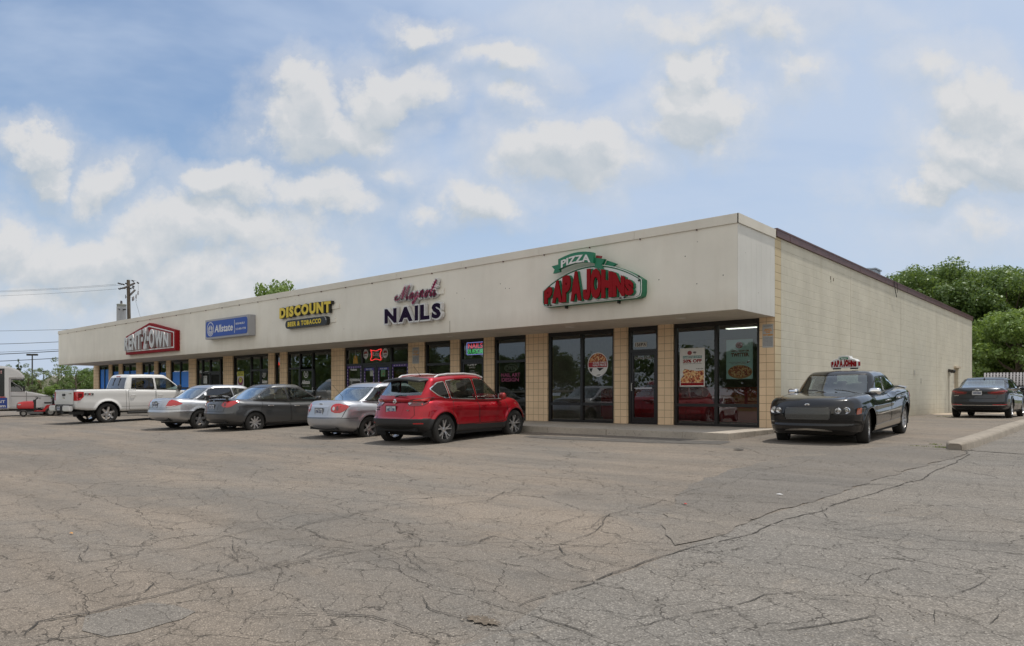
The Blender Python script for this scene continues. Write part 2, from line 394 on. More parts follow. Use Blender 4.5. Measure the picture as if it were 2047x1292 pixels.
# darker sealed strip across the mouth of the drive
sheet_px('sealed_strip', [(1380,968),(1470,938),(1560,918),(1640,904),(1720,898),(1800,893),(1895,893),(1935,909),(1870,926),(1750,960),(1640,1000),(1530,1030),(1400,1085),(1340,1090),(1320,1050)], M_PATCH, .008, .05, 5)
# fascia shadow along the pavement, painted as a dark sheet
sheet_px('shadow_strip', [(1046,874),(1120,879),(1200,882),(1300,886),(1400,888),(1440,889),(1462,884),(1455,882.5),(1380,881),(1200,876.5),(1060,871)], simple('shadow_strip_dark', (.085,.078,.070), .9, var=.35, vs=6, bump=.6, bs=30), .006, .02, 8)
sheet_px('concrete_pad', [(1820,833),(1890,830),(1990,826),(2080,823), gpt(3.9,20), gpt(.1,20)], simple('old_concrete', (.40,.33,.25), .9, var=.15, vs=3, bump=.4, bs=40), .005, .04, 9)
# repaired dip in the foreground
sheet_px('repair_patch', [(170,1232),(240,1215),(300,1206),(350,1212),(385,1225),(370,1240),(330,1250),(280,1262),(200,1275),(160,1262)], asphalt('patch_asphalt', (.195,.176,.154), (.182,.167,.148), (.15,.14,.126), 150, .6), .004, .03, 11)

# traced long cracks
def crack(pts, w=.012, seed=0, scale=.5, y0=880, x0=0, branch=True, mb=None):
    rr = random.Random(seed); P3 = [at_ground(x0+x*scale, y0+y*scale) for x, y in pts]
    def run(P3, w):
        line = []
        for a, b in zip(P3[:-1], P3[1:]):
            n = max(2, int((b-a).length/.05))
            for k in range(n): line.append(a.lerp(b, k/n))
        out = []; ph = [rr.uniform(0, 6) for _ in range(4)]; s0 = 0; kx = ky = tx = ty = 0
        for i, q in enumerate(line):
            if i % 7 == 0: tx, ty = rr.uniform(-.05, .05), rr.uniform(-.05, .05)
            kx += (tx-kx)*.35; ky += (ty-ky)*.35
            out.append(Vector((q.x+kx+rr.uniform(-.006, .006), q.y+ky+rr.uniform(-.006, .006), 0)))
        vs, fs = [], []
        wv_ = .6
        for i, q in enumerate(out[:-1]):
            wv_ += (rr.uniform(.15, 1.2)-wv_)*.3
            t = (out[min(i+2, len(out)-1)]-out[max(i-2, 0)]).normalized(); nn_ = Vector((-t.y, t.x, 0))
            ww = w*.62*wv_*min(1, (i+1)/6, (len(out)-i)/6)
            for s_ in (-1, 1):
                p = q+nn_*ww*s_*.5; vs.append((p.x, p.y, gz(p.x, p.y)+.010))
            if i and rr.random() > .07: fs.append((2*i-2, 2*i-1, 2*i+1, 2*i))
        mb.add(vs, fs); return out
    out = run(P3, w)
    if branch:
        for _ in range(int(len(out)/22)):
            i = rr.randrange(3, max(4, len(out)-3)); a = out[i]; ang = rr.uniform(0, 2*PI); L = rr.uniform(.25, 1.1)
            b = a+Vector((math.cos(ang)*L, math.sin(ang)*L, 0)); m = a.lerp(b, .5)+Vector((rr.uniform(-.1,.1), rr.uniform(-.1,.1), 0))
            run([a, m, b], w*.6)
ck = MB()
A = [([(0,760),(200,720),(380,690),(640,620),(840,570),(1170,495),(1500,435),(1850,420),(2047,370)],.026),
     ([(0,800),(100,780),(160,730),(380,700),(560,650)],.03),
     ([(270,500),(500,465),(700,440),(920,380),(1040,350),(1180,355),(1450,290),(1750,265),(1950,240),(2047,200)],.020),
     ([(540,310),(720,330),(880,322),(1050,335),(1180,355)],.016),
     ([(1000,690),(1100,700),(1280,705),(1480,710),(1560,730),(1640,765),(1710,780),(1800,760)],.022),
     ([(1180,355),(1330,400),(1420,420),(1590,430)],.018),
     ([(1180,350),(1330,310),(1560,270)],.014),([(840,550),(960,470),(900,440)],.012),
     ([(590,560),(640,580),(600,610),(420,640),(250,660)],.018),([(930,590),(945,620),(850,660),(760,670)],.022),
     ([(860,450),(1000,520),(1170,490),(1270,470),(1400,420)],.016),([(1590,430),(1750,500),(1760,520)],.014),
     ([(1280,640),(1320,690),(1500,710)],.014),([(1700,620),(1750,690),(1850,720),(1930,715)],.02),
     ([(150,265),(260,275),(340,282)],.014),([(0,385),(140,385),(230,410),(390,415)],.013),([(470,140),(560,135),(800,135),(950,130)],.012),
     ([(350,415),(320,460),(345,490),(180,520)],.014),([(0,820),(200,800),(380,790),(480,820)],.02),([(1390,520),(1500,530),(1740,520),(1900,560),(2047,590)],.012),
     ([(1100,770),(1300,770),(1500,800)],.014),([(1850,400),(1960,380),(2047,375)],.02),([(1640,360),(1700,400),(1680,450)],.012)]
for i, (p, w) in enumerate(A): crack(p, w, i, mb=ck)
B = [([(0,800),(60,770),(120,755),(370,672),(560,600),(740,555),(890,520),(1010,480),(1110,440),(1250,400),(1390,350),(1500,320),(1620,280),(1700,245),(1790,205),(1840,180),(1800,165),(1740,155)],.030),
     ([(380,890),(560,865),(680,830),(840,800),(1000,740),(1270,720)],.016),([(960,890),(1040,880),(1200,860),(1440,825),(1500,890)],.018),
     ([(0,800),(110,835),(250,880),(400,944)],.022),([(160,590),(230,625),(370,672)],.022),([(170,555),(250,545),(350,550),(440,520)],.014),
     ([(0,610),(140,600),(200,580),(180,540),(320,490),(400,420),(560,380),(640,350)],.018),([(100,470),(260,430),(350,430),(560,410)],.014),
     ([(700,368),(900,370),(1100,378),(1240,385)],.012),([(280,590),(420,620),(500,640)],.012),([(640,350),(760,310),(880,290),(960,250),(1150,215),(1220,190)],.012),
     ([(1250,500),(1400,480),(1700,430),(1760,470)],.010),([(1760,750),(1900,700),(1960,660)],.014),([(1540,640),(1400,690),(1350,720)],.012),
     ([(1700,870),(1720,820),(1950,860),(2020,790)],.014),([(680,830),(720,870)],.012),([(1090,440),(1110,435)],.02),([(0,735),(140,752)],.016)]
for i, (p, w) in enumerate(B): crack(p, w, 50+i, x0=1024, y0=820, mb=ck)
o = ck.build('pavement_cracks', simple('crack_dirt', (.045,.040,.034), 1)); o['kind'] = 'structure'
# loose stones in the pothole and over the lot
st = MB(); rr = random.Random(4)
def stone(c, r, mi=0):
    vs = [(c[0]+r*rr.uniform(.5,1)*dx, c[1]+r*rr.uniform(.5,1)*dy, c[2]+r*rr.uniform(.3,.7)*dz) for dx, dy, dz in ((1,0,0),(0,1,0),(-1,0,0),(0,-1,0),(0,0,1.2),(0,0,-.2))]
    st.add(vs, [(0,1,4),(1,2,4),(2,3,4),(3,0,4)], mi)
hole = at_ground(965, 1243)
for i in range(45):
    a = rr.uniform(0, 2*PI); q = rr.random()**.7
    x = hole.x+math.cos(a)*q*.17; y = hole.y+math.sin(a)*q*.11
    stone((x, y, gz(x, y)+.01), rr.uniform(.005,.012), rr.choice((0,1,1,1)))
for i in range(700):
    p = at_ground(rr.uniform(0, 2047), 870+420*rr.random()**.8)
    stone((p.x, p.y, gz(p.x, p.y)+.006), rr.uniform(.004,.010), rr.choice((0,1)))
o = st.build('loose_gravel', [simple('stone_pale', (.36,.32,.27), .9), simple('stone_dark', (.13,.11,.09), .9)])
tag(o, 'loose grit and small stones scattered over the worn asphalt', 'gravel', kind='stuff')
hp = MB(); pts = [(hole.x+.12*math.cos(2*PI*i/40)*(1+.25*math.sin(i*2.3)), hole.y+.05*math.sin(2*PI*i/40)*(1+.3*math.cos(i*1.7))) for i in range(40)]
hp.add([(x, y, gz(x, y)+.011) for x, y in pts], [tuple(range(40))])
o = hp.build('pothole', simple('pothole_dirt', (.125,.100,.075), 1, var=.5, vs=25, bump=.8, bs=50)); o['kind'] = 'structure'

# pavement slab with kerb face
t = NT('pavement_concrete'); P = t.geo()
c = t.ramp(t.noise(P, 1.4, 8, .65), [(.3,(.34,.30,.25)),(.7,(.46,.41,.345))])
c = t.mix(t.new('MapRange', {'Value':t.noise(P, 14, 5, .7), 'From Min':.55, 'From Max':.75}).outputs[0], c, (.15,.14,.125))
kj = crack_nodes(t, P, .45, .006, .25, 5)
c = t.mix(t.math('MULTIPLY', kj, .7), c, (.05,.045,.04))
t.bsdf(Base_Color=c, Roughness=.92, Normal=t.bump(t.noise(P, 60, 5, .7), .4, .006)); M_WALK = t.mat
xsn = [-45.9+i*3.07 for i in range(15)]+[.2]
sw = MB()
for i in range(len(xsn)-1): sw.box(xsn[i]+.006, xsn[i+1]-.006, -3.07, .02, -.5, 0)
o = sw.build('pavement', M_WALK, bevel=.012); o['kind'] = 'structure'
# kerb of the drive, rounded nose
t = NT('kerb_concrete'); P = t.geo()
c = t.ramp(t.noise(P, 2.2, 8, .7), [(.3,(.21,.182,.148)),(.7,(.32,.28,.23))])
c = t.mix(t.new('MapRange', {'Value':t.noise(P, 9, 6, .7), 'From Min':.56, 'From Max':.72}).outputs[0], c, (.17,.16,.14))
t.bsdf(Base_Color=c, Roughness=.9, Normal=t.bump(t.noise(P, 40, 6, .7), .6, .01)); M_KERB = t.mat
kb = bmesh.new(); ring = []
cl = [(4.36,-3.05),(4.36,-2.9),(4.38,-2.4),(4.42,-1),(4.44,1),(4.45,3),(4.46,6),(4.48,10),(4.5,15),(4.55,24)]
prof = [(-.17,-.3),(-.17,.10),(-.155,.135),(-.12,.15),(.10,.15),(.14,.135),(.165,.10),(.18,-.3)]
for i, (x, y) in enumerate(cl):
    s_ = .62 if i == 0 else (.9 if i == 1 else 1); zz = gz(2, y)
    ring.append([kb.verts.new((x+a*s_, y+(.04 if i == 0 and abs(a) > .15 else 0), zz+(b if b < 0 else b*(.80 if i == 0 else 1)))) for a, b in prof])
for a, b in zip(ring[:-1], ring[1:]):
    for k in range(len(prof)-1): kb.faces.new((a[k], a[k+1], b[k+1], b[k]))
kb.faces.new(ring[0]); bmesh.ops.recalc_face_normals(kb, faces=kb.faces)
me = bpy.data.meshes.new('kerb'); kb.to_mesh(me); kb.free()
me.polygons.foreach_set('use_smooth', [True]*len(me.polygons)); me.set_sharp_from_angle(angle=R(50))
o = link('kerb', me, M_KERB); o['kind'] = 'structure'
# weeds at the kerb nose
wd = MB(); rr = random.Random(12)
def blades(cx, cy, r, n, h):
    for _ in range(n):
        a = rr.uniform(0, 2*PI); q = r*rr.random()**.6; x, y = cx+q*math.cos(a), cy+q*math.sin(a)*.5; z = gz(x, y); b = rr.uniform(0, PI); w = rr.uniform(.004,.010); hh = h*rr.uniform(.4,1)
        wd.add([(x-w*math.cos(b), y-w*math.sin(b), z), (x+w*math.cos(b), y+w*math.sin(b), z), (x+rr.uniform(-.03,.03), y+rr.uniform(-.03,.03), z+hh)], [(0,1,2)])
for px, py, r, n, h in [(1885,896,.16,110,.05),(1838,893,.2,60,.03),(1870,889,.12,50,.03),(1890,833,.4,80,.03)]:
    p = at_ground(px, py); blades(p.x, p.y, r, n, h)
tag(wd.build('weeds', simple('weed_green', (.16,.20,.045), .8, var=.3)), 'small yellow green weeds growing at the nose of the kerb', 'weeds', kind='stuff')
# ================================================================= strip mall
BLD = empty('strip_mall', (-22, 0, 0), label='long single storey strip mall with off white fascia, tan piers and dark shop windows', cat='building')
def bpart(mb, name, mat, parent=None, **k):
    o = mb.build(name, mat, parent or BLD, **k)
    o.matrix_parent_inverse = Matrix.Translation((22,0,0)) if parent is None else Matrix.Identity(4)
    return o
# --- materials
def block_mat(name, c1, c2, mortar, bw, bh, offset, mort=.012, axis='X', stain=True, relief=.6, mcol=.8):
    t = NT(name); P = t.geo(); x, y, z = [t.new('SeparateXYZ', {0:P}).outputs[i] for i in range(3)]
    u = t.math('ADD', x if axis == 'X' else y, 50)
    v = t.new('CombineXYZ', {0:u, 1:z}).outputs[0]
    br = t.new('TexBrick', {'Vector':v, 'Color1':(*c1,1), 'Color2':(*c2,1), 'Mortar':(*mortar,1), 'Scale':1.0, 'Mortar Size':mort, 'Mortar Smooth':.25, 'Bias':0, 'Brick Width':bw, 'Row Height':bh}, offset=offset, squash=1)
    c = t.mix(t.math('MULTIPLY', br.outputs['Fac'], t.new('MapRange', {'Value':t.noise(P, 1.6, 6, .65), 'From Min':.40, 'From Max':.62}).outputs[0]), (*c1,1), br.outputs['Color']) if stain else br.outputs['Color']
    n = t.noise(P, 1.1, 7, .6)
    c = t.mix(1, c, t.ramp(n, [(.3,.90),(.7,1.08)]), 'MULTIPLY')
    if stain:
        sv = t.new('CombineXYZ', {0:t.math('MULTIPLY', u, 1.6), 1:t.math('MULTIPLY', z, .22)}).outputs[0]
        s1 = t.new('MapRange', {'Value':t.noise(sv, 1.2, 7, .65), 'From Min':.52, 'From Max':.74}).outputs[0]
        c = t.mix(t.math('MULTIPLY', s1, .24), c, (.36,.30,.17))
        low = t.new('MapRange', {'Value':t.math('ADD', z, t.math('MULTIPLY', t.noise(P, 2.5, 5, .6), .5)), 'From Min':.75, 'From Max':.2}).outputs[0]
        c = t.mix(t.math('MULTIPLY', low, .35), c, (.30,.23,.14))
        ch = t.new('MapRange', {'Value':t.noise(t.scale(P, (1,1,1), (3,8,1)), 1.6, 10, .72), 'From Min':.665, 'From Max':.70}).outputs[0]
        c = t.mix(t.math('MULTIPLY', ch, .5), c, (.30,.26,.17))
    fine = t.noise(P, 26, 6, .7)
    h = t.math('ADD', t.math('MULTIPLY', br.outputs['Fac'], -1), t.math('MULTIPLY', fine, .35))
    t.bsdf(Base_Color=c, Roughness=.82, Specular_IOR_Level=.3, Normal=t.bump(h, relief, .012))
    return t.mat
M_BLOCK = block_mat('painted_block', (.60,.57,.475), (.615,.585,.485), (.50,.47,.385), .406, .2032, .5, .0075, 'Y', relief=.6)
M_TAN = block_mat('tan_glazed_block', (.76,.57,.37), (.80,.605,.40), (.40,.29,.185), .2032, .2032, 0, .007, 'X', False, .5)
M_TANC = block_mat('tan_corner_block', (.58,.48,.31), (.63,.53,.36), (.36,.28,.18), .4064, .2032, 0, .009, 'Y', False, .5)
def stucco(name, col, streak=(.42,.36,.27)):
    t = NT(name); P = t.geo(); x, y, z = [t.new('SeparateXYZ', {0:P}).outputs[i] for i in range(3)]
    n = t.noise(t.new('CombineXYZ', {0:t.math('MULTIPLY', t.math('ADD', x, y), 1.3), 1:t.math('MULTIPLY', z, .18)}).outputs[0], 2.0, 8, .6)
    c = t.mix(t.math('MULTIPLY', t.new('MapRange', {'Value':n, 'From Min':.48, 'From Max':.80}).outputs[0], .13), col, streak)
    low = t.new('MapRange', {'Value':t.math('SUBTRACT', z, t.math('MULTIPLY', n, .5)), 'From Min':3.0, 'From Max':2.5}).outputs[0]
    c = t.mix(t.math('MULTIPLY', low, .30), c, streak)
    m = t.noise(P, .7, 5, .6); c = t.mix(1, c, t.ramp(m, [(.3,.93),(.7,1.05)]), 'MULTIPLY')
    v = t.new('TexVoronoi', {'Vector':P, 'Scale':2.1}); ds = t.new('MapRange', {'Value':v.outputs[0], 'From Min':.040, 'From Max':.025}).outputs[0]
    c = t.mix(t.math('MULTIPLY', ds, .45), c, (.12,.10,.08))
    # upright panel joints of the sheet cladding
    w = t.new('TexWave', {'Vector':t.new('CombineXYZ', {0:t.math('ADD', x, y)}).outputs[0], 'Scale':.26, 'Distortion':0}, wave_profile='SAW')
    t.bsdf(Base_Color=c, Roughness=.75, Specular_IOR_Level=.3, Normal=t.bump(t.noise(P, 45, 4, .6), .12, .004)); return t.mat
M_FASC = stucco('fascia_render', (.745,.712,.632))
M_RETURN = stucco('fascia_return_paint', (.66,.65,.61), (.54,.52,.48))
M_CAP = stucco('cap_flashing', (.69,.655,.58))
M_SOFF = simple('soffit_paint', (.62,.57,.48), .8, var=.12, vs=2)
M_ALU = simple('dark_bronze_aluminium', (.012,.011,.010), .35)
M_PANE = glass_mat('shop_glass', (.62,.66,.64), 1.25, (.93,.95,.95), 0, .03)
M_TRIM = simple('maroon_flashing', (.115,.058,.055), .5, var=.2, vs=3)
M_DOORH = simple('brushed_metal', (.55,.55,.54), .3, 1)

# --- side wall with door opening
b = MB(); b.box(-.3, 0, .40, 22.3, -.4, 4.74); b.box(-.3, 0, 23.25, 26.96, -.4, 4.74); b.box(-.3, 0, 22.3, 23.25, 2.12, 4.74)
bpart(b, 'side_wall', M_BLOCK)
b = MB(); b.box(-.3, .003, .0, .398, -.1, 4.74); bpart(b, 'corner_block', M_TANC)
b = MB(); b.box(-.35, .045, .03, 27.0, 4.742, 4.93); b.box(-.33, .055, .02, 27.02, 4.905, 4.945)
for k in range(9): b.box(-.34, .051, 3.02*k+.9, 3.02*k+.95, 4.745, 4.948)
bpart(b, 'parapet_flashing', M_TRIM)
b = MB(); b.box(-45.69, -.3, 26.66, 26.96, -.4, 4.74); bpart(b, 'rear_wall', M_BLOCK)
b = MB(); b.box(-45.69, -45.4, .02, 26.65, -.4, 4.74); bpart(b, 'far_wall', M_TANC)
b = MB(); b.box(-45.38, -.31, .1, 26.65, 4.45, 4.60); bpart(b, 'roof', simple('roof_gravel', (.28,.27,.25), .95, var=.2, vs=20))
for k, y in enumerate((6.1,12.2,18.3,24.4)):
    b = MB(); b.box(0, .0025, y-.006, y+.006, .02, 4.73); bpart(b, 'control_joint', simple('joint_sealant', (.50,.44,.33), .8))
# side door, conduit, light and utility box
b = MB(); b.box(-.28, -.22, 22.36, 23.19, 0.0, 2.08); dr = bpart(b, 'service_door', simple('cream_door_paint', (.55,.48,.37), .6, var=.1, vs=4))
b = MB(); b.box(-.25, -.15, 22.3, 22.36, 0, 2.12); b.box(-.25, -.15, 23.19, 23.25, 0, 2.12); b.box(-.25, -.15, 22.36, 23.19, 2.08, 2.12)
o = b.build('door_frame', simple('rusty_tan_paint', (.42,.26,.13), .7, var=.25, vs=8), dr)
b = MB(); b.cyl((-.2,22.45,1.0), (-.14,22.45,1.0), .03, n=10); b.build('handle', M_DOORH, dr)
b = MB(); b.box(-.05, .10, 22.15, 23.4, 2.13, 2.20); bpart(b, 'door_lintel', simple('lintel_paint', (.55,.47,.36), .8, var=.2, vs=6))
b = MB(); b.box(0, .012, 14.2, 14.42, 1.62, 1.80, 0); bpart(b, 'cover_plate', simple('patch_grey', (.42,.40,.35), .7))
b = MB(); b.box(0, .010, 15.4, 15.5, 1.3, 1.5, 0); bpart(b, 'cover_plate', simple('patch_grey', (.42,.40,.35), .7))
b = MB(); 
for yy, zz, w, h in [(4.15,4.17,.07,.10),(4.42,4.16,.06,.09),(4.20,4.10,.03,.05)]:
    b = MB(); b.box(0, .006, yy, yy+w, zz, zz+h); bpart(b, 'anchor_scar', simple('scar', (.20,.17,.13), .9))
cn = MB(); cn.tube([(.03,20.9,.05),(.03,20.9,1.75)], .018, 8); cn.box(.0,.08,20.84,20.96,1.70,1.86)
tag(cn.build('conduit', simple('conduit_grey', (.45,.43,.38), .6)), 'thin grey electrical conduit rising up the cream block wall left of the service door', 'conduit')
lt = empty('wall_light', (.0,20.9,1.95), label='small black flood light with two heads beside the rear service door', cat='light')
b = MB(); b.box(.0,.05,-.08,.08,-.07,.07); b.build('bracket', M_ALU, lt)
for s_ in (-1, 1):
    b = MB(); b.cyl((.05,.16*s_,.02), (.20,.27*s_,-.04), .05, .085, 12); b.build('lamp_head', M_ALU, lt)
# wires hanging at the flashing
wr = MB(); wr.tube([(.06,11.0,4.93),(.07,11.05,4.7),(.07,11.25,4.45),(.07,11.3,4.38)], .012, 6); wr.tube([(.06,11.4,4.93),(.08,11.42,4.75),(.08,11.35,4.55)], .012, 6)
tag(wr.build('loose_cable', simple('cable_black', (.03,.03,.03), .7)), 'loose black cable ends dangling from the maroon roof flashing', 'cable')

# --- fascia
FY = -2.153
b = MB(); b.box(-45.36, -.012, FY, FY+.12, 2.75, 4.72); bpart(b, 'fascia', M_FASC)
b = MB(); b.box(-.012, 0.0, FY+.004, -.002, 2.75, 4.72)
for k in range(7): b.box(0, .0012, FY+.15+k*.29, FY+.152+k*.29, 2.76, 4.70)
bpart(b, 'fascia_return', M_RETURN)
b = MB(); b.box(-45.36, -45.35, FY+.12, -.002, 2.75, 4.72); bpart(b, 'fascia_return', M_FASC)
xx = -45.38; b = MB()
while xx < .02:
    x2 = min(xx+3.05, .03); b.box(xx+.004, x2-.004, FY-.03, FY-.001, 4.69, 4.90); b.box(xx+.004, x2-.004, FY-.025, -.01, 4.888, 4.905); xx = x2
b.box(.001, .03, FY-.03, -.003, 4.69, 4.905)
bpart(b, 'cap_flashing', M_CAP)
b = MB(); b.box(-45.36, -.01, FY+.02, .15, 2.755, 2.80); bpart(b, 'soffit', M_SOFF)
b = MB(); b.box(-45.3, -.02, FY+.13, .02, 4.60, 4.66); bpart(b, 'fascia_deck', M_SOFF)
b = MB(); b.box(-45.3, -.31, .16, .40, 2.84, 4.44); bpart(b, 'header_wall', M_SOFF)
# small bolts along the joint of the cap, stains of old fixings
b = MB()
for k in range(30):
    b = MB(); b.box(-1-k*1.52, -.985-k*1.52, FY-.045, FY, 4.655, 4.69); bpart(b, 'flashing_clip', M_TRIM)
for x, z in [(-9.0,3.95),(-7.2,4.05),(-7.0,3.9),(-6.85,3.88),(-1.3,4.1),(-.35,3.55),(-1.0,3.42),(-2.0,3.62),(-14.8,3.2)]:
    b = MB(); b.cyl((x,FY-.004,z),(x,FY,z), .013, n=8); bpart(b, 'fixing_hole', simple('hole_dark', (.05,.045,.04), .9))
b = MB(); b.box(-9.32,-9.30, FY-.003, FY, 2.76, 3.12)
bpart(b, 'hairline_crack', simple('crackline', (.25,.21,.17), .9))
# recessed soffit lights
for i, px in enumerate([1361, 1139, 900, 720, 540]):
    p = at_z(px, [636,654,673,688,701][i], 2.75)
    l = empty('soffit_light', (p.x, max(-1.9, min(-.4, p.y)), 2.75), label=['recessed round light in the soffit over the window with the fifty percent poster','recessed round light in the soffit over the window with the round pizza sticker','recessed round light in the soffit between the tall plain window and the nail salon door','recessed round light in the soffit over the beer and tobacco doors','recessed round light in the soffit over the insurance shop'][i], cat='light', group='round lights in the soffit')
    b = MB(); b.lathe([(.09,.003),(.13,.003),(.13,-.012),(.09,-.012)], n=20, closed=True); b.build('trim_ring', simple('ring_white', (.7,.68,.62), .4), l, smooth=True)
    b = MB(); b.lathe([(.0,.0),(.088,-.002)], n=20); b.build('lens', simple('lens_frost', (.8,.78,.7), .4), l)

# --- piers (tan stack bond block)
piers = [(-.39,-.001),(-3.27,-2.80),(-4.71,-4.25),(-8.05,-7.17),(-9.91,-9.45),(-11.54,-11.09),(-13.80,-12.91),(-18.70,-17.79),(-22.70,-22.12),(-23.69,-23.17),(-27.98,-27.02),(-31.8,-30.98),(-34.59,-34.07),(-36.18,-35.71),(-38.74,-37.94),(-41.43,-40.88),(-43.07,-42.57),(-45.69,-44.79)]
for x0, x1 in piers:
    b = MB(); b.box(x0, x1 if x1 < -.1 else .002, -.004 if x1 > -.1 else 0, .30 if x1 < -.1 else -.001, 0, 2.76)
    if x1 > -.1: b.box(x0, -.302, 0, .30, 0, 2.75)
    bpart(b, 'pier', M_TAN)
# --- openings: (x0, x1, verticals, transom heights, doors)
def opening(x0, x1, ver=(), bays=None, sill=.0):
    """frame with one pane per bay; bays = list of (transom heights, is_door)"""
    xs_ = [x0]+list(ver)+[x1]; bays = bays or [((), False)]*(len(xs_)-1)
    F = MB(); y0, y1 = .055, .17
    F.box(x0, x0+.085, y0, y1, 0, 2.76); F.box(x1-.085, x1, y0, y1, 0, 2.76)
    F.box(x0+.085, x1-.085, y0+.002, y1, 2.64, 2.76); F.box(x0+.085, x1-.085, y0+.002, y1, 0, .07)
    for v in ver: F.box(v-.045, v+.045, y0-.001, y1, .07, 2.64)
    panes = []; doors = []
    for i in range(len(xs_)-1):
        a = xs_[i]+(.085 if i == 0 else .045); c = xs_[i+1]-(.085 if i == len(xs_)-2 else .045)
        tr, isd = bays[i]; zz = [.07]+list(tr)+[2.64]
        for h in tr: F.box(a, c, y0+.003, y1-.01, h-.04, h+.04)
        for j in range(len(zz)-1):
            z0 = zz[j]+(.04 if j else 0); z1 = zz[j+1]-(.04 if j < len(zz)-2 else 0)
            if isd == 2 and j == 0: doors += [(a, (a+c)/2-.004, z0, z1), ((a+c)/2+.004, c, z0, z1)]
            elif isd and j == 0: doors.append((a, c, z0, z1))
            else: panes.append((a, c, z0, z1))
    fr = bpart(F, 'window_frame' if not doors else 'shop_front_frame', M_ALU)
    for a, c, z0, z1 in panes:
        g = MB(); g.add([(a,.11,z0),(c,.11,z0),(c,.11,z1),(a,.11,z1)], [(0,1,2,3)]); g.build('pane', M_PANE, fr)
    for a, c, z0, z1 in doors:
        D = MB(); w = .075
        D.box(a+.005, a+w, .07, .12, z0-.05, z1-.005); D.box(c-w, c-.005, .07, .12, z0-.05, z1-.005)
        D.box(a+w, c-w, .071, .119, z1-.09, z1-.005); D.box(a+w, c-w, .071, .119, z0-.05, z0+.12)
        dd = bpart(D, 'shop_door', M_ALU)
        g = MB(); g.add([(a+w,.10,z0+.12),(c-w,.10,z0+.12),(c-w,.10,z1-.09),(a+w,.10,z1-.09)], [(0,1,2,3)]); g.build('pane', M_PANE, dd)
        h = MB(); h.tube([(a+.05,.06,.95),(a+.05,-.0,.95),(a+.05,-.0,1.15),(a+.05,.06,1.15)], .012, 8); h.build('handle', M_DOORH, dd)
        h = MB(); h.box(a+w+.05, c-w-.05, .05, .07, 1.0, 1.03); h.build('push_bar', M_DOORH, dd)
opening(-2.80, -.39, (-1.58,), [((.55,), False)]*2)
opening(-4.25, -3.27, (), [((2.07,), True)])
opening(-7.17, -4.71, (-5.90,), [((.55,), False)]*2)
opening(-9.45, -8.05, (), [((1.93,), False)])
opening(-11.09, -9.91, (), [((2.02,), True)])
opening(-12.91, -11.54, (), [((1.93,), False)])
opening(-17.79, -13.80, (-16.69,-14.88), [((2.05,), False),((2.05,), 2),((2.05,), False)])
opening(-22.12, -18.70, (-20.18,-21.15), [((2.0,), False),((2.0,), True),((), False)][::1])
opening(-23.17, -22.70, (), [((), False)])
opening(-27.02, -23.69, (-25.37,-24.5), [((), False),((2.0,), False),((2.0,), True)])
opening(-30.98, -27.98, (-30.36,-29.5,-28.40), [((), False),((2.0,), False),((2.0,), True),((), False)])
opening(-34.07, -31.8, (-32.94,), [((1.2,), False)]*2)
opening(-35.71, -34.59, (), [((1.2,), False)])
opening(-37.94, -36.18, (-37.08,), [((1.2,), False)]*2)
opening(-40.88, -38.74, (-39.87,), [((1.2,), False)]*2)
opening(-42.57, -41.43, (), [((1.2,), False)])
opening(-44.79, -43.07, (-43.92,), [((1.2,), False)]*2)

# --- interiors
M_INW = simple('interior_wall', (.30,.28,.24), .9, var=.1); M_INF = simple('interior_floor', (.16,.14,.12), .5, var=.2, vs=3)
M_INC = simple('ceiling_tile', (.42,.41,.38), .9)
b = MB(); b.box(-45.38, -.31, .31, 8, -.1, -.02); bpart(b, 'interior_floor', M_INF)
b = MB(); b.box(-45.38, -.31, .45, 8, 2.95, 3.0); bpart(b, 'interior_ceiling', M_INC)
b = MB(); b.box(-45.38, -.31, 8.0, 8.1, 0, 2.94); bpart(b, 'interior_back_wall', M_INW)
for x in (-7.6,-13.4,-18.25,-27.5,-31.4):
    b = MB(); b.box(x-.06, x+.06, .31, 7.98, 0, 2.94); bpart(b, 'partition_wall', M_INW)
def clight(x, y, lab):
    l = empty('ceiling_light', (x, y, 2.93), label=lab, cat='light', group='fluorescent ceiling lights in the shops')
    b = MB(); b.box(-.62,.62,-.12,.12,-.05,0); b.build('housing', simple('white_metal', (.7,.7,.68), .5), l)
    b = MB(); b.box(-.60,.60,-.10,.10,-.065,-.0505); b.build('diffuser', simple('lamp_glow', (.95,.97,.85), .5, emit=2.6), l)
clight(-2.2, 1.7, 'fluorescent ceiling light near the glass above the fifty percent poster')
clight(-2.3, 3.6, 'fluorescent ceiling light farther back above the fifty percent poster')
clight(-.9, 1.5, 'fluorescent ceiling light near the glass above the pale blue poster')
clight(-4.6, 2.2, 'fluorescent ceiling light behind the round pizza sticker window')
clight(-15.2, 3.0, 'fluorescent ceiling light inside the beer and tobacco shop')
# counters, shelves
def thing_box(name, label, cat, x0, x1, y0, y1, z0, z1, mat, top=None, group=None):
    e = empty(name, ((x0+x1)/2, (y0+y1)/2, z0), label=label, cat=cat, group=group)
    hx, hy, h = (x1-x0)/2, (y1-y0)/2, z1-z0
    b = MB(); b.box(-hx,hx,-hy,hy,.08,h-.04); b.box(-hx+.05,hx-.05,-hy+.05,hy-.05,0,.078)
    for k in range(1, int((x1-x0)/.8)): b.box(-hx+k*.8-.01, -hx+k*.8+.01, -hy-.008, -hy, .12, h-.08)
    b.build('cabinet', mat, e)
    b = MB(); b.box(-hx-.03,hx+.03,-hy-.04,hy+.04,h-.038,h); b.build('counter_top', top or M_INC, e, bevel=.008)
    return e
thing_box('counter', 'dark red service counter seen through the pizza shop windows', 'counter', -7.2, -.6, 3.0, 3.6, 0, 1.05, simple('counter_red', (.34,.018,.022), .35), simple('counter_red_top', (.30,.02,.02), .25))
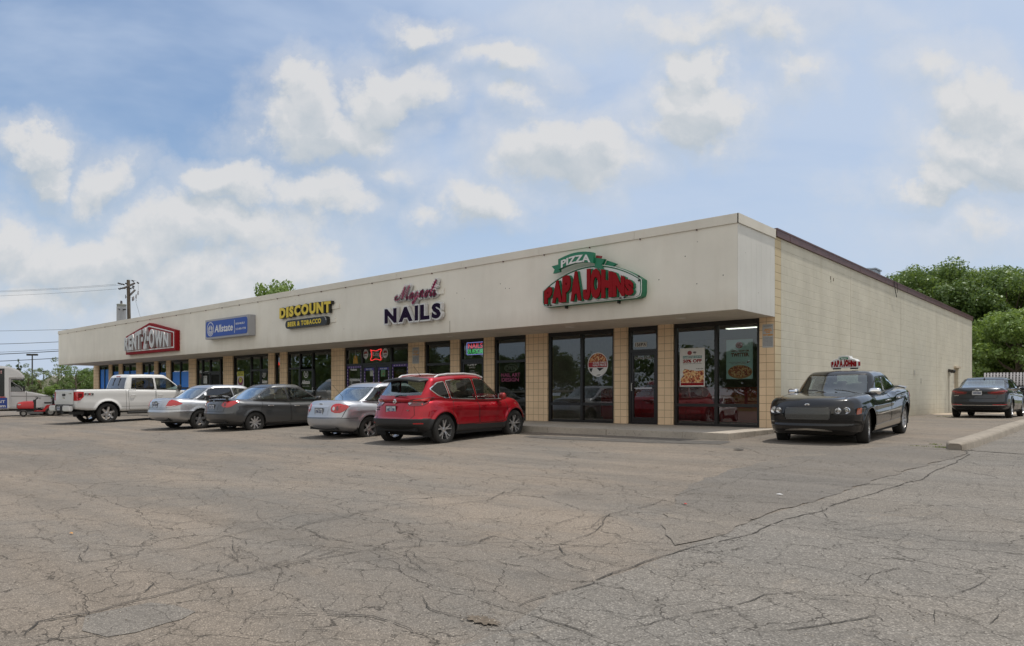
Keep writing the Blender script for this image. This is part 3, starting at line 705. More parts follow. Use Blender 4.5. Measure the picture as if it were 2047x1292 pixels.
thing_box('counter', 'low grey reception counter deep inside the insurance office', 'counter', -26.5, -24.0, 4.0, 4.6, 0, 1.05, simple('counter_grey', (.16,.15,.14), .5))
def shelf(x, y, rot, lab, cols):
    e = empty('shelf_unit', (x, y, 0), rot, lab, 'shelf', 'stocked shelves inside the beer and tobacco shop')
    b = MB(); b.box(-.9,.9,-.02,.02,0,1.7)
    for k in range(5): b.box(-.9,.9,-.42,-.02,.1+k*.36,.13+k*.36)
    b.box(-.93,-.9,-.42,.02,0,1.7); b.box(.9,.93,-.42,.02,0,1.7); b.build('rack', simple('shelf_metal', (.3,.3,.28), .5), e)
    rr = random.Random(int(x*7)); b = MB()
    for k in range(5):
        x_ = -.85
        while x_ < .8:
            w = rr.uniform(.06,.16); b.box(x_, x_+w, -.38, -.1, .131+k*.36, .131+k*.36+rr.uniform(.14,.30), rr.randrange(len(cols))); x_ += w+.012
    o = b.build('stock', [simple('stock%d' % i, c, .5) for i, c in enumerate(cols)], e); o['kind'] = 'stuff'
cs = [(.5,.08,.05),(.6,.5,.1),(.1,.3,.12),(.1,.15,.4),(.6,.6,.55),(.3,.15,.06)]
shelf(-17.0, 2.6, 0, 'stocked rack behind the left window of the beer shop', cs)
shelf(-15.0, 3.6, 0, 'stocked rack facing the double doors of the beer shop', cs)
shelf(-14.4, 1.6, .9, 'stocked rack turned sideways near the right window of the beer shop', cs)
# blue boards filling the rental shop windows
M_BLUE = simple('blue_window_film', (.03,.24,.85), .4)
for i, (x0, x1, zt) in enumerate([(-33.95,-31.9,2.1),(-35.62,-34.68,2.1),(-37.85,-36.28,2.15),(-40.8,-38.84,2.3),(-42.5,-41.52,2.3),(-44.7,-43.17,2.48)]):
    b = MB(); b.box(x0, x1, .096, .102, .1, zt)
    tag(b.build('window_board', M_BLUE), ['bright blue board behind the widest rental shop window, reflecting the white vans','narrow blue board in the single pane second from the right end of the rental shop','blue board in the third rental shop window from its right end','blue board in the fourth rental shop window from its right end','narrow blue board in the single pane next to the far left window','tall bright blue board in the last window before the far left pier'][i], 'window board', 'blue boards behind the rental shop windows')

# roof unit
ru = empty('roof_unit', (-2.2, 20.5, 4.60), label='grey sheet metal air unit standing on the roof near the side wall', cat='air unit')
p = at_X(1738, 540, -1.6)
ru.location = (-1.6, p.y, 4.6); hh = p.z-4.6+.05
b = MB(); b.box(-.32,.32,-.40,.40,.25,hh-.1); b.build('housing', simple('galvanised', (.33,.38,.44), .5, .3, var=.15, vs=5), ru, bevel=.02)
b = MB(); b.box(-.36,.36,-.44,.44,hh-.1,hh-.05); b.cyl((-.1,0,hh-.05),(-.1,0,hh+.01),.2,n=18); b.build('lid', simple('galvanised', (.33,.38,.44)), ru)
b = MB(); b.box(-.28,.28,-.36,.36,0,.25); b.build('stand', M_ALU, ru)
# ================================================================= signs on the fascia
M_RED = simple('sign_red', (.24,.005,.009), .55, spec=.15); M_WHT = simple('sign_white', (.66,.66,.65), .4)
M_GRN = simple('sign_green', (.010,.17,.085), .4); M_BLK = simple('sign_black', (.014,.014,.013), .4)
M_YEL = simple('sign_yellow', (.66,.50,.035), .4); M_PUR = simple('sign_purple', (.012,.004,.024), .6, spec=.1); M_SILV = simple('sign_return', (.62,.62,.62), .4, var=.05)
M_GREY = simple('sign_cabinet_grey', (.33,.33,.35), .5); M_SBLUE = simple('sign_blue', (.012,.060,.33), .35); M_PINK = simple('script_magenta', (.55,.07,.18), .4)
M_DRED = simple('sign_red_return', (.26,.02,.022), .4)
def sgn(name, x, z, label, cat='sign', y=FY, group=None): return empty(name, (x, y, z), label=label, cat=cat, group=group)
def wp(e): return Matrix.Translation(-Vector(e.location))
def poly_plate(e, name, poly, y0, y1, mat, bevel=0):
    """outline in x,z standing from y0 (back) to y1 (front), world coordinates"""
    b = MB(); n = len(poly)
    vs = [(x,y0,z) for x,z in poly]+[(x,y1,z) for x,z in poly]
    b.add(vs, [tuple(range(n)), tuple(range(n,2*n))[::-1]]+[(i,(i+1)%n,n+(i+1)%n,n+i) for i in range(n)], 0, wp(e))
    return b.build(name, mat, e, bevel=bevel)
def outline_tube(e, name, poly, y, r, mat, closed=True):
    b = MB(); pts = [(x, y, z) for x, z in poly]+([(poly[0][0], y, poly[0][1])] if closed else [])
    M = wp(e); b.tube([tuple(M @ Vector(p)) for p in pts], r, 6); return b.build(name, mat, e, smooth=True)
def words(e, name, mat, items):
    b = MB()
    for it in items:
        kw = it[7] if len(it) > 7 else {}
        text_mb(b, it[0], it[1], it[2], it[3], it[4], it[5], it[6], M=wp(e), **kw)
    return b.build(name, mat, e)
def rrect(x0, x1, z0, z1, r, n=6):
    P = []
    for cx, cz, a0 in ((x1-r,z1-r,0),(x0+r,z1-r,90),(x0+r,z0+r,180),(x1-r,z0+r,270)):
        for k in range(n+1): a = R(a0+90*k/n); P.append((cx+r*math.cos(a), cz+r*math.sin(a)))
    return P
def ell(cx, cz, rx_, rz, n=32): return [(cx+rx_*math.cos(2*PI*k/n), cz+rz*math.sin(2*PI*k/n)) for k in range(n)]
# pizza sign: arched cabinet
e = sgn('shop_sign', -3.95, 3.2, 'red green and white arched pizza shop sign with a green ribbon reading PIZZA')
X0, X1 = -5.46, -2.33
def arch(u, top, sh, zb):   # u 0..1 -> top height
    return sh+(top-sh)*math.sin(PI*min(1, max(0, u)))**.75
top = []
for k in range(25):
    u = k/24; top.append((X1-(X1-X0)*u, arch(u*.92+.04, 4.17, 3.50, 3.2)))
Pout = [(X0+.10,3.17),(X0+.03,3.21),(X0,3.30)][::-1]
outline = [(X0,3.32),(X0+.03,3.24),(X0+.12,3.20),(X1-.14,3.20),(X1-.03,3.24),(X1,3.34)]+top
poly_plate(e, 'cabinet', outline, FY, FY-.20, M_GRN)
cxm, czm = (X0+X1)/2, 3.62
inn = [(cxm+(x-cxm)*.955, czm+(z-czm)*.90-.01) for x, z in outline]
poly_plate(e, 'face_panel', inn, FY-.2005, FY-.212, M_WHT)
outline_tube(e, 'neon_tube', [(cxm+(x-cxm)*.985, czm+(z-czm)*.965-.003) for x, z in outline], FY-.222, .011, simple('neon_clear', (.6,.63,.6), .2))
def archwarp(u, w):
    xn = .04+.92*u; tt = 3.50+(4.10-3.50)*np.sin(PI*np.clip(xn*.98+.02, 0, 1))**.75
    hz = (tt-.06-3.28)/(4.02-3.28); return u, w*hz
for lay, (m, dx, dep, yy) in enumerate([(M_GRN,.03,.07,FY-.213),(M_RED,0,.045,FY-.284)]):
    b = MB()
    letters_mb(b, 'PAPA JOHNS', X0+.15+dx, X1-.20+dx, 3.27-dx*.3, 4.04, yy, dep, .07, .015, archwarp, M=wp(e), wide={'J':.9,' ':.16,'A':.85,'O':.85})
    b.build('letter_shadow' if lay == 0 else 'lettering', m, e)
# ribbon
def rib(u): return -4.83+1.12*u
RB = [(rib(k/10), 4.13+.13*math.sin(PI*(k/10)*.8+.15)) for k in range(11)]
poly_plate(e, 'ribbon', RB+[(x, z+.27) for x, z in RB[::-1]], FY-.21, FY-.33, M_GRN)
poly_plate(e, 'ribbon_tail', [(-5.07,4.08),(-4.84,4.10),(-4.84,4.31),(-5.12,4.28),(-5.02,4.18)], FY-.17, FY-.24, M_GRN)
poly_plate(e, 'ribbon_tail', [(-3.71,4.08),(-3.43,4.00),(-3.50,4.12),(-3.40,4.26),(-3.70,4.33)], FY-.17, FY-.26, M_GRN)
poly_plate(e, 'ribbon_tail', [(-3.50,4.02),(-3.16,3.94),(-3.24,4.06),(-3.10,4.12),(-3.40,4.24)], FY-.10, FY-.165, M_GRN)
poly_plate(e, 'ribbon_fold', [(-3.72,4.31),(-3.55,4.30),(-3.52,4.36),(-3.70,4.40)], FY-.18, FY-.20, M_DRED)
def ribwarp(u, w): return u, w*.62+.05+.30*np.sin(PI*u*.8+.15)
b = MB(); text_mb(b, 'PIZZA', rib(.09), rib(.93), 4.15, 4.46, FY-.331, .012, .03, ribwarp, M=wp(e)); b.build('ribbon_lettering', M_WHT, e)
b = MB()
for x in (-4.75,-3.1): b.box(x-.02,x+.02,FY-.12,FY-.02,3.13,3.2,0,wp(e))
for x, z in ((-5.25,3.235),(-5.15,3.235),(-2.95,3.235),(-2.83,3.235),(-2.42,3.72),(-2.42,3.62)): b.cyl(tuple(wp(e) @ Vector((x,FY-.21,z))), tuple(wp(e) @ Vector((x,FY-.25,z))), .022, n=8)
b.build('neon_standoff', M_BLK, e)

# nails sign
e = sgn('shop_sign', -10.8, 3.2, 'NAILS in dark purple channel letters with white edges on the fascia')
b = MB(); letters_mb(b, 'NAILS', -12.33, -9.49, 3.165, 3.735, FY-.04, .13, .085, .09, None, 0, wp(e), {'I':.9}); b.build('letter_can', M_SILV, e)
b = MB(); letters_mb(b, 'NAILS', -12.28, -9.54, 3.21, 3.69, FY-.171, .006, .055, .16, None, 0, wp(e), {'I':.9}); b.build('lettering', M_PUR, e)
b = MB(); b.box(-10.2,-9.6,FY-.04,FY,3.42,3.52,0,wp(e)); b.build('raceway', M_FASC, e)
# magnoli script : strokes
def bez(p0, p1, p2, p3, n=8): return [tuple((1-t)**3*a+3*(1-t)**2*t*b_+3*(1-t)*t*t*c_+t**3*d_ for a, b_, c_, d_ in zip(p0,p1,p2,p3)) for t in [k/n for k in range(n+1)]]
e = sgn('shop_sign', -10.7, 3.9, 'Magnoli in slanted magenta script letters with white edges above the NAILS sign')
def st_(pts): return pts
strokes = []
def S_(x, segs):
    out = []
    for s in segs:
        q = bez(*s) if len(s) == 4 else list(s)
        out += q if not out else q[1:]
    strokes.append([(x+p[0]+p[1]*.28, p[1]) for p in out])
# M with entry swash
S_(0, [((-.02,.25),(-.20,.30),(-.24,.02),(-.02,.02)), ((-.02,.02),(.12,.02),(.16,.35),(.20,.80))])
S_(0, [((.20,.80),(.22,.5),(.22,.3),(.22,.03)), ((.22,.03),(.30,.3),(.36,.6),(.44,.80))])
S_(0, [((.44,.80),(.44,.5),(.42,.2),(.45,.05)), ((.45,.05),(.49,.0),(.53,.1),(.55,.15))])
def oval(x, w=.15, h=.36): S_(x, [((w,h*.92),(0,h*1.15),(-.04,0),(w*.45,.0)), ((w*.45,.0),(w*.95,.0),(w*1.0,h*.6),(w,h*.92))])
oval(.60); S_(.60, [((.155,.35),(.15,.2),(.13,.02),(.17,.02)), ((.17,.02),(.21,.03),(.23,.10),(.24,.13))])
oval(.86); S_(.86, [((.155,.35),(.15,.1),(.16,-.32),(.03,-.30)), ((.03,-.30),(-.08,-.26),(.12,-.02),(.24,.12))])
S_(1.12, [((.0,.0),(.03,.15),(.03,.25),(.04,.36)), ((.04,.30),(.10,.42),(.16,.38),(.14,.22)), ((.14,.22),(.12,.0),(.17,-.02),(.22,.10))])
oval(1.38, .15, .36); S_(1.38, [((.15,.33),(.19,.27),(.22,.25),(.25,.30))])
S_(1.64, [((.0,.10),(.10,.35),(.20,.95),(.10,.85)), ((.10,.85),(.02,.6),(.0,.02),(.06,.01)), ((.06,.01),(.10,.02),(.12,.08),(.13,.12))])
S_(1.82, [((.01,.36),(.0,.2),(-.01,.01),(.04,.01)), ((.04,.01),(.09,.02),(.12,.10),(.13,.13))])
S_(1.84, [((.0,.52),(.01,.55))])
XS = 2.12/2.25; 
def scr(r, y0, y1, name, mat, z=0):
    b = MB(); M = wp(e)
    for s in strokes:
        p = [(-11.66+q[0]*XS, y0, 3.935+q[1]*.56) for q in s]
        for a, c in zip(p[:-1], p[1:]):
            dx, dz = c[0]-a[0], c[2]-a[2]; L = math.hypot(dx, dz) or 1; nx_, nz_ = -dz/L*r, dx/L*r; ex, ez = dx/L*r*.5, dz/L*r*.5
            q4 = [(a[0]+nx_-ex,a[2]+nz_-ez),(a[0]-nx_-ex,a[2]-nz_-ez),(c[0]-nx_+ex,c[2]-nz_+ez),(c[0]+nx_+ex,c[2]+nz_+ez)]
            b.add([(x,y0,z_) for x,z_ in q4]+[(x,y1,z_) for x,z_ in q4], [(0,1,2,3),(4,5,6,7)]+[(i,(i+1)%4,4+(i+1)%4,4+i) for i in range(4)], 0, M)
        y0 += .0004; y1 -= .0004
    return b.build(name, mat, e)
scr(.060, FY-.03, FY-.13, 'letter_can', M_SILV); scr(.046, FY-.1345, FY-.138, 'letter_face', M_WHT); scr(.0095, FY-.1435, FY-.147, 'lettering', M_PINK)
b = MB(); b.box(-9.85,-9.55,FY-.03,FY,3.98,4.14,0,wp(e)); b.build('raceway', M_FASC, e)

# discount beer & tobacco
e = sgn('shop_sign', -16.8, 3.4, 'DISCOUNT in yellow letters over a black oval reading BEER & TOBACCO')
def bow(u, w): return u, w*.86+.07+.07*np.cos(PI*(u-.5))
def serif(dx, y0, y1, bold, name, mat, pad):
    b = MB(); letters_mb(b, 'DISCOUNT', -18.88+dx-pad, -15.42+dx+pad, 3.80-pad, 4.28+pad, y0, y0-y1, bold, .13-pad*3, bow, 0, wp(e), {'I':1.3})
    return b.build(name, mat, e)
serif(.05, FY-.03, FY-.13, .07, 'letter_can', M_BLK, .012)
serif(0, FY-.131, FY-.145, .055, 'lettering', M_YEL, 0)
poly_plate(e, 'oval_cabinet', rrect(-18.40,-15.60,3.40,3.72,.155,8), FY-.02, FY-.17, M_BLK)
outline_tube(e, 'oval_rim', [p for p in rrect(-18.36,-15.66,3.425,3.695,.13,8)][:9]+[p for p in rrect(-18.36,-15.66,3.425,3.695,.13,8)][-9:][::1][:0], FY-.174, .008, M_WHT, False)
b = MB(); letters_mb(b, 'BEER & TOBACCO', -18.22, -15.98, 3.475, 3.655, FY-.1705, .008, .04, .12, None, 0, wp(e), {' ':.35}); b.build('oval_lettering', M_YEL, e)
b = MB(); b.box(-15.5,-15.05,FY-.03,FY,3.96,4.12,0,wp(e)); b.box(-15.62,-15.30,FY-.03,FY,3.48,3.64,0,wp(e)); b.build('raceway', M_FASC, e)

# blue insurance sign
e = sgn('shop_sign', -22.8, 3.3, 'blue rectangular insurance sign with white hands emblem in a grey cabinet')
poly_plate(e, 'cabinet', [(-24.75,3.30),(-20.95,3.30),(-20.95,4.16),(-24.75,4.16)], FY, FY-.32, M_GREY, .01)
poly_plate(e, 'face_panel', rrect(-24.66,-21.04,3.385,4.075,.13), FY-.321, FY-.335, M_SBLUE)
b = MB()
def ringxz(b, cx, cz, rx_, rz, w, y0, y1, n=36, a0=0, a1=360):
    for k in range(n):
        a = R(a0+(a1-a0)*k/n); c = R(a0+(a1-a0)*(k+1)/n)
        q = [(cx+(rx_)*math.cos(a),cz+rz*math.sin(a)),(cx+rx_*math.cos(c),cz+rz*math.sin(c)),(cx+(rx_-w)*math.cos(c),cz+(rz-w)*math.sin(c)),(cx+(rx_-w)*math.cos(a),cz+(rz-w)*math.sin(a))]
        b.add([(x,y0,z) for x,z in q]+[(x,y1,z) for x,z in q], [(0,1,2,3),(4,5,6,7),(0,1,5,4),(2,3,7,6)], 0, wp(e))
cxE, czE = -24.22, 3.73; ringxz(b, cxE, czE, .31, .31, .032, FY-.336, FY-.342)
for k in (1, .72, .44): ringxz(b, cxE, czE-.02, .20*k+.03, .19*k+.03, .028, FY-.336, FY-.3425, 18, 200, 340)
for s_ in (-1, 1):
    for k in range(4):
        x = cxE+s_*(.05+.045*k); b.box(x-.012, x+.012, FY-.343, FY-.336, czE-.02-.02*k, czE+.17-.03*k, 0, wp(e))
b.build('emblem', M_WHT, e)
words(e, 'phone_lettering', M_WHT, [('513-843-7770', -21.98,-21.14,3.56,3.65,FY-.336,.004,{'bold':.01})]); words(e, 'name_lettering', M_WHT, [('ROB NICELY', -21.98,-21.22,3.79,3.87,FY-.336,.004,{'bold':.02})])
words(e, 'lettering', M_WHT, [('Allstate', -23.82,-22.22,3.56,3.88,FY-.336,.006,{'bold':.02,'shear':.12,'spacing':1.05})])
b = MB(); b.box(-22.09,-22.07,FY-.342,FY-.336,3.45,4.0,0,wp(e)); b.build('divider_line', M_WHT, e)

# rent to own house shaped sign
e = sgn('shop_sign', -31, 3.0, 'red house shaped sign with raised silver letters reading RENT-2-OWN')
HX0, HX1, HZ0, HZS, HA = -33.95, -28.0, 2.96, 3.93, 4.47
house = lambda k: [(HX0+k,HZ0+k),(HX1-k,HZ0+k),(HX1-k,HZS-k*.55),(-30.97,HA-k*1.05),(HX0+k,HZS-k*.55)]
poly_plate(e, 'cabinet', house(0), FY, FY-.22, M_RED)
def frame_line(k0, k1, y0, y1):
    b = MB(); A_, B_ = house(k0), house(k1)
    for i in range(5):
        j = (i+1) % 5; q = [A_[i], A_[j], B_[j], B_[i]]
        b.add([(x,y0,z) for x,z in q]+[(x,y1,z) for x,z in q], [(0,1,2,3),(4,5,6,7),(0,1,5,4),(2,3,7,6)], 0, wp(e))
    return b
frame_line(.13,.19,FY-.2205,FY-.235).build('white_outline', M_WHT, e)
def housewarp(u, w):
    tz_ = 3.80+.44*(1-np.abs(u-.49)/.51); return u, w*(tz_-3.16)/(4.22-3.16)
b = MB(); letters_mb(b, 'RENT-2-OWN', HX0+.16, HX1-.45, 3.16, 4.22, FY-.351, .012, .045, .06, housewarp, 0, wp(e)); b.build('letter_face', simple('letter_silver', (.60,.60,.59), .35, .2), e)
b = MB(); letters_mb(b, 'RENT-2-OWN', HX0+.16, HX1-.45, 3.16, 4.22, FY-.221, .129, .045, .06, housewarp, 0, wp(e)); b.build('letter_return', simple('letter_return', (.36,.33,.33), .5), e)

# ================================================================= posters and window lettering
GY = .104   # just before the glass
def poster(name, x0, x1, z0, z1, col, label, y=GY, cat='poster', group=None):
    e = empty(name, ((x0+x1)/2, y, z0), label=label, cat=cat, group=group)
    b = MB(); b.box(x0, x1, y-.003, y, z0, z1, 0, wp(e)); b.build('sheet', simple('sheet_%s' % '_'.join('%02d' % int(c*99) for c in col), col, .5), e); return e
def flat(e, name, polys, mat, y, dy=.002):
    b = MB()
    for P in polys:
        n = len(P); b.add([(x,y,z) for x,z in P]+[(x,y-dy,z) for x,z in P], [tuple(range(n)), tuple(range(n,2*n))[::-1]]+[(i,(i+1)%n,n+(i+1)%n,n+i) for i in range(n)], 0, wp(e))
    return b.build(name, mat, e)
def pizza_mat(name, sc=26):
    t = NT(name); P = t.geo(); v = t.new('TexVoronoi', {'Vector':P, 'Scale':sc}); r_ = t.new('SeparateColor', {0:v.outputs['Color']}).outputs[0]
    c = t.ramp(t.math('ADD', t.math('MULTIPLY', r_, .6), t.math('MULTIPLY', t.noise(P, 60, 4, .6), .4)), [(.2,(.10,.012,.008)),(.4,(.35,.05,.02)),(.55,(.55,.22,.07)),(.75,(.72,.52,.25))])
    t.bsdf(Base_Color=c, Roughness=.5); return t.mat
M_PZ = pizza_mat('pizza_print'); M_PZ2 = pizza_mat('pepperoni_print', 42)
def rect(x0, x1, z0, z1): return [(x0,z0),(x1,z0),(x1,z1),(x0,z1)]
x0, x1 = at_Y(1359,700,GY).x, at_Y(1409,700,GY).x; z1 = at_Y(1384,696,GY).z; z0 = at_Y(1384,773,GY).z
e = poster('poster', x0, x1, z0, z1, (.62,.61,.57), 'white pizza poster reading 50% OFF in red and green'); w = x1-x0; h = z1-z0
flat(e, 'pizza_picture', [[(x0+.04*w,z0+.10*h),(x1-.04*w,z0+.10*h),(x1-.04*w,z0+.42*h),(x0+.70*w,z0+.40*h),(x0+.45*w,z0+.43*h),(x0+.2*w,z0+.46*h),(x0+.12*w,z0+.40*h),(x0+.16*w,z0+.30*h),(x0+.04*w,z0+.2*h)]], M_PZ, GY-.0035)
flat(e, 'red_band', [rect(x0+.04*w,x1-.04*w,z0+.03*h,z0+.095*h)], M_RED, GY-.0035)
flat(e, 'green_band', [rect(x0+.13*w,x0+.88*w,z0+.735*h,z0+.80*h)], simple('teal', (.02,.16,.13), .5), GY-.0035)
words(e, 'headline', M_RED, [('50% OFF', x0+.14*w,x0+.88*w,z0+.62*h,z0+.71*h,GY-.0035,.002,{'bold':.04})])
words(e, 'band_lettering', M_WHT, [('DIAMOND DAYS', x0+.15*w,x0+.86*w,z0+.745*h,z0+.79*h,GY-.0056,.001,{'bold':.02})])
words(e, 'small_print', M_BLK, [('REGULAR MENU PRICE PIZZAS', x0+.13*w,x0+.88*w,z0+.585*h,z0+.605*h,GY-.0035,.001),('PROMO CODE', x0+.66*w,x0+.94*w,z0+.45*h,z0+.47*h,GY-.0035,.001,{'bold':.04}),('and', x0+.56*w,x0+.64*w,z0+.84*h,z0+.86*h,GY-.0035,.001)])
flat(e, 'round_emblem', [ell(x0+.40*w,z0+.875*h,.09*w,.055*h)], simple('faded_red', (.30,.06,.06), .6), GY-.0035); flat(e, 'reds_emblem', [ell(x0+.60*w,z0+.885*h,.07*w,.022*h)], simple('dark_grey', (.12,.1,.1), .6), GY-.0035)
x0, x1 = at_Y(1452,700,GY+.25).x, at_Y(1505,700,GY+.25).x; z1 = at_Y(1478,679,GY+.25).z; z0 = at_Y(1478,758,GY+.25).z
e = poster('poster', x0, x1, z0, z1, (.40,.62,.60), 'pale blue pizza poster reading WE\'RE NOW ON TWITTER', GY+.25); w = x1-x0; h = z1-z0; yq = GY+.25-.0035
flat(e, 'crust_picture', [ell(x0+.52*w,z0+.18*h,.46*w,.172*h,40)], simple('crust', (.40,.20,.08), .6), yq); flat(e, 'pizza_picture', [ell(x0+.52*w,z0+.195*h,.42*w,.148*h,40)], M_PZ2, yq-.002)
words(e, 'headline', simple('maroon_ink', (.16,.03,.02), .5), [("WE'RE NOW ON", x0+.18*w,x0+.86*w,z0+.685*h,z0+.735*h,yq,.001,{'bold':.05}),('TWITTER', x0+.18*w,x0+.86*w,z0+.565*h,z0+.665*h,yq,.001,{'bold':.055})])
words(e, 'small_print', M_RED, [('FOLLOW US ONLINE TODAY', x0+.13*w,x0+.75*w,z0+.41*h,z0+.435*h,yq,.001),('GET GREAT OFFERS', x0+.2*w,x0+.75*w,z0+.38*h,z0+.40*h,yq,.001)])
flat(e, 'round_emblem', [ell(x0+.49*w,z0+.86*h,.14*w,.085*h)], simple('faded_red', (.30,.06,.06), .6), yq)
flat(e, 'bird_mark', [[(x0+.77*w,z0+.41*h),(x0+.81*w,z0+.395*h),(x0+.87*w,z0+.42*h),(x0+.90*w,z0+.455*h),(x0+.84*w,z0+.44*h),(x0+.77*w,z0+.455*h),(x0+.80*w,z0+.43*h)]], simple('maroon_ink', (.16,.03,.02)), yq)
# round sticker
c = at_Y(1195,729,GY); rr_ = .5*(at_Y(1215,729,GY).x-at_Y(1174.5,729,GY).x); rz_ = .5*(at_Y(1195,705,GY).z-at_Y(1195,753.5,GY).z)
e = empty('window_sticker', (c.x, GY, c.z), label='large round sticker with pizza and a football reading SCORE TWICE HALF PRICE', cat='sticker')
flat(e, 'white_disc', [ell(c.x,c.z,rr_,rz_,40)], M_WHT, GY)
def seg(a0, a1, k=.93, n=24): return [(c.x+rr_*k*math.cos(R(a0+(a1-a0)*i/n)), c.z+rz_*k*math.sin(R(a0+(a1-a0)*i/n))) for i in range(n+1)]
flat(e, 'pizza_picture', [seg(12,168)], M_PZ, GY-.0025); flat(e, 'red_band', [seg(-14,11.5,.93,6)+seg(168.5,194,.93,6)], simple('band_red', (.33,.012,.02), .5), GY-.0025)
for pq in [[(c.x-.85*rr_,c.z-.30*rz_),(c.x-.5*rr_,c.z-.28*rz_),(c.x-.62*rr_,c.z-.62*rz_),(c.x-.78*rr_,c.z-.52*rz_)],[(c.x-.1*rr_,c.z-.28*rz_),(c.x+.62*rr_,c.z-.28*rz_),(c.x+.18*rr_,c.z-.55*rz_)],[(c.x-.2*rr_,c.z-.90*rz_),(c.x+.2*rr_,c.z-.90*rz_),(c.x+.3*rr_,c.z-.82*rz_),(c.x-.0*rr_,c.z-.84*rz_)]]: flat(e, 'ball_patch', [pq], M_BLK, GY-.0025)
words(e, 'lettering', M_WHT, [('SCORE TWICE', c.x-.48*rr_,c.x+.86*rr_,c.z+.06*rz_,c.z+.22*rz_,GY-.005,.001,{'bold':.03}),('HALF PRICE', c.x-.48*rr_,c.x+.86*rr_,c.z-.14*rz_,c.z+.03*rz_,GY-.005,.001,{'bold':.03})])
# house number and door lettering
def decal(name, label, cat, items, mat, y=GY, group=None):
    e = empty(name, (items[0][1], y, items[0][3]), label=label, cat=cat, group=group)
    words(e, 'lettering', mat, items); return e
a, c_ = at_Y(1269,690,GY), at_Y(1293,683,GY); zb, zt = at_Y(1280,694,GY).z, at_Y(1280,684.5,GY).z
e = poster('address_number', a.x, c_.x, zb, zt, (.52,.51,.46), 'address number 1369 A in black on pale tape above the pizza shop door', cat='number', y=GY)
words(e, 'lettering', M_BLK, [("1369'A", a.x+.02,c_.x-.02,zb+.015,zt-.015,GY-.0035,.002,{'bold':.02})])
decal('door_lettering', 'pale lettering ORDER PIZZA ONLINE on the pizza shop door glass', 'lettering', [('ORDER PIZZA', at_Y(1268,0,.09).x, at_Y(1302,0,.09).x, at_Y(1285,712,.09).z, at_Y(1285,708.5,.09).z, .09,.002), ('ONLINE!', at_Y(1268,0,.09).x, at_Y(1302,0,.09).x, at_Y(1285,718.5,.09).z, at_Y(1285,713.5,.09).z,.09,.002,{'bold':.04})], simple('frost_letter', (.22,.22,.21), .6), .09)
e = poster('notice', at_Y(1262,0,.09).x, at_Y(1267.5,0,.09).x, at_Y(1265,746,.09).z, at_Y(1265,737.5,.09).z, (.5,.5,.46), 'small white notice taped beside the pizza shop door handle', .092, 'notice')
words(e, 'small_print', M_BLK, [('NO', at_Y(1262.6,0,.09).x, at_Y(1267,0,.09).x, at_Y(1265,741.5,.09).z, at_Y(1265,739,.09).z, .0885,.001)])
# towing notices on the piers
def tow(x0, x1, z0, z1, label):
    e = poster('parking_notice', x0, x1, z0, z1, (.42,.43,.43), label, -.006, 'sign', 'white towing notices screwed to the piers'); w = x1-x0; h = z1-z0
    yy = -.0095
    words(e, 'headline', simple('notice_orange', (.62,.27,.02), .5), [('PRIVATE', x0+.2*w,x0+.8*w,z0+.755*h,z0+.81*h,yy,.001,{'bold':.05}),('TOW-AWAY', x0+.12*w,x0+.9*w,z0+.69*h,z0+.745*h,yy,.001,{'bold':.05}),('ZONE', x0+.3*w,x0+.7*w,z0+.62*h,z0+.68*h,yy,.001,{'bold':.05}),('769-8600', x0+.06*w,x0+.95*w,z0+.50*h,z0+.58*h,yy,.001,{'bold':.06})])
    words(e, 'small_print', simple('notice_ink', (.05,.06,.12), .5), [('UNAUTHORIZED PARKING', x0+.1*w,x0+.9*w,z0+.90*h,z0+.94*h,yy,.001),]+[('VEHICLES WILL BE TOWED AT OWNER EXPENSE', x0+.08*w,x0+.93*w,z0+(.08+.055*k)*h,z0+(.105+.055*k)*h,yy,.001) for k in range(7)])
    return e
tow(-.31, -.035, 2.0, 2.58, 'white and orange towing notice on the corner pier next to the side wall')
tow(-13.55, -13.18, 1.98, 2.58, 'white and orange towing notice on the pier right of the beer shop')
# nail salon door and windows
gy2 = .088
nx = lambda px: at_Y(px, 700, gy2).x
nz = lambda px, py: at_Y(px, py, gy2).z
e = empty('neon_sign', (nx(948), .2, nz(948,710)), label='lit NAILS SPA PEDICURE sign in red, green and violet above the salon door', cat='neon sign')
NX0, NX1, NZ0, NZ1 = nx(929.5), nx(965.5), nz(948,710), nz(948,683)
b = MB(); b.box(NX0,NX1,.165,.18,NZ0,NZ1,0,wp(e)); b.build('backing', simple('sign_backing', (.02,.025,.07), .4), e)
def glow(name, col, k): return simple(name, col, .4, emit=k)
b = MB(); text_mb(b, 'NAILS', NX0+.09,NX1-.09,NZ0+.24,NZ1-.06,.16,.01,.0,M=wp(e)); b.build('red_lettering', glow('neon_red', (.9,.06,.10), .8), e)
b = MB(); text_mb(b, 'SPA PEDICURE', NX0+.05,NX1-.04,NZ0+.05,NZ0+.21,.16,.01,.0,M=wp(e)); b.build('green_lettering', glow('neon_green', (.12,.75,.25), .6), e)
outline_tube(e, 'border_tube', rrect(NX0+.025,NX1-.025,NZ0+.025,NZ1-.025,.02,2), .158, .010, glow('neon_violet', (.35,.35,.9), .9))
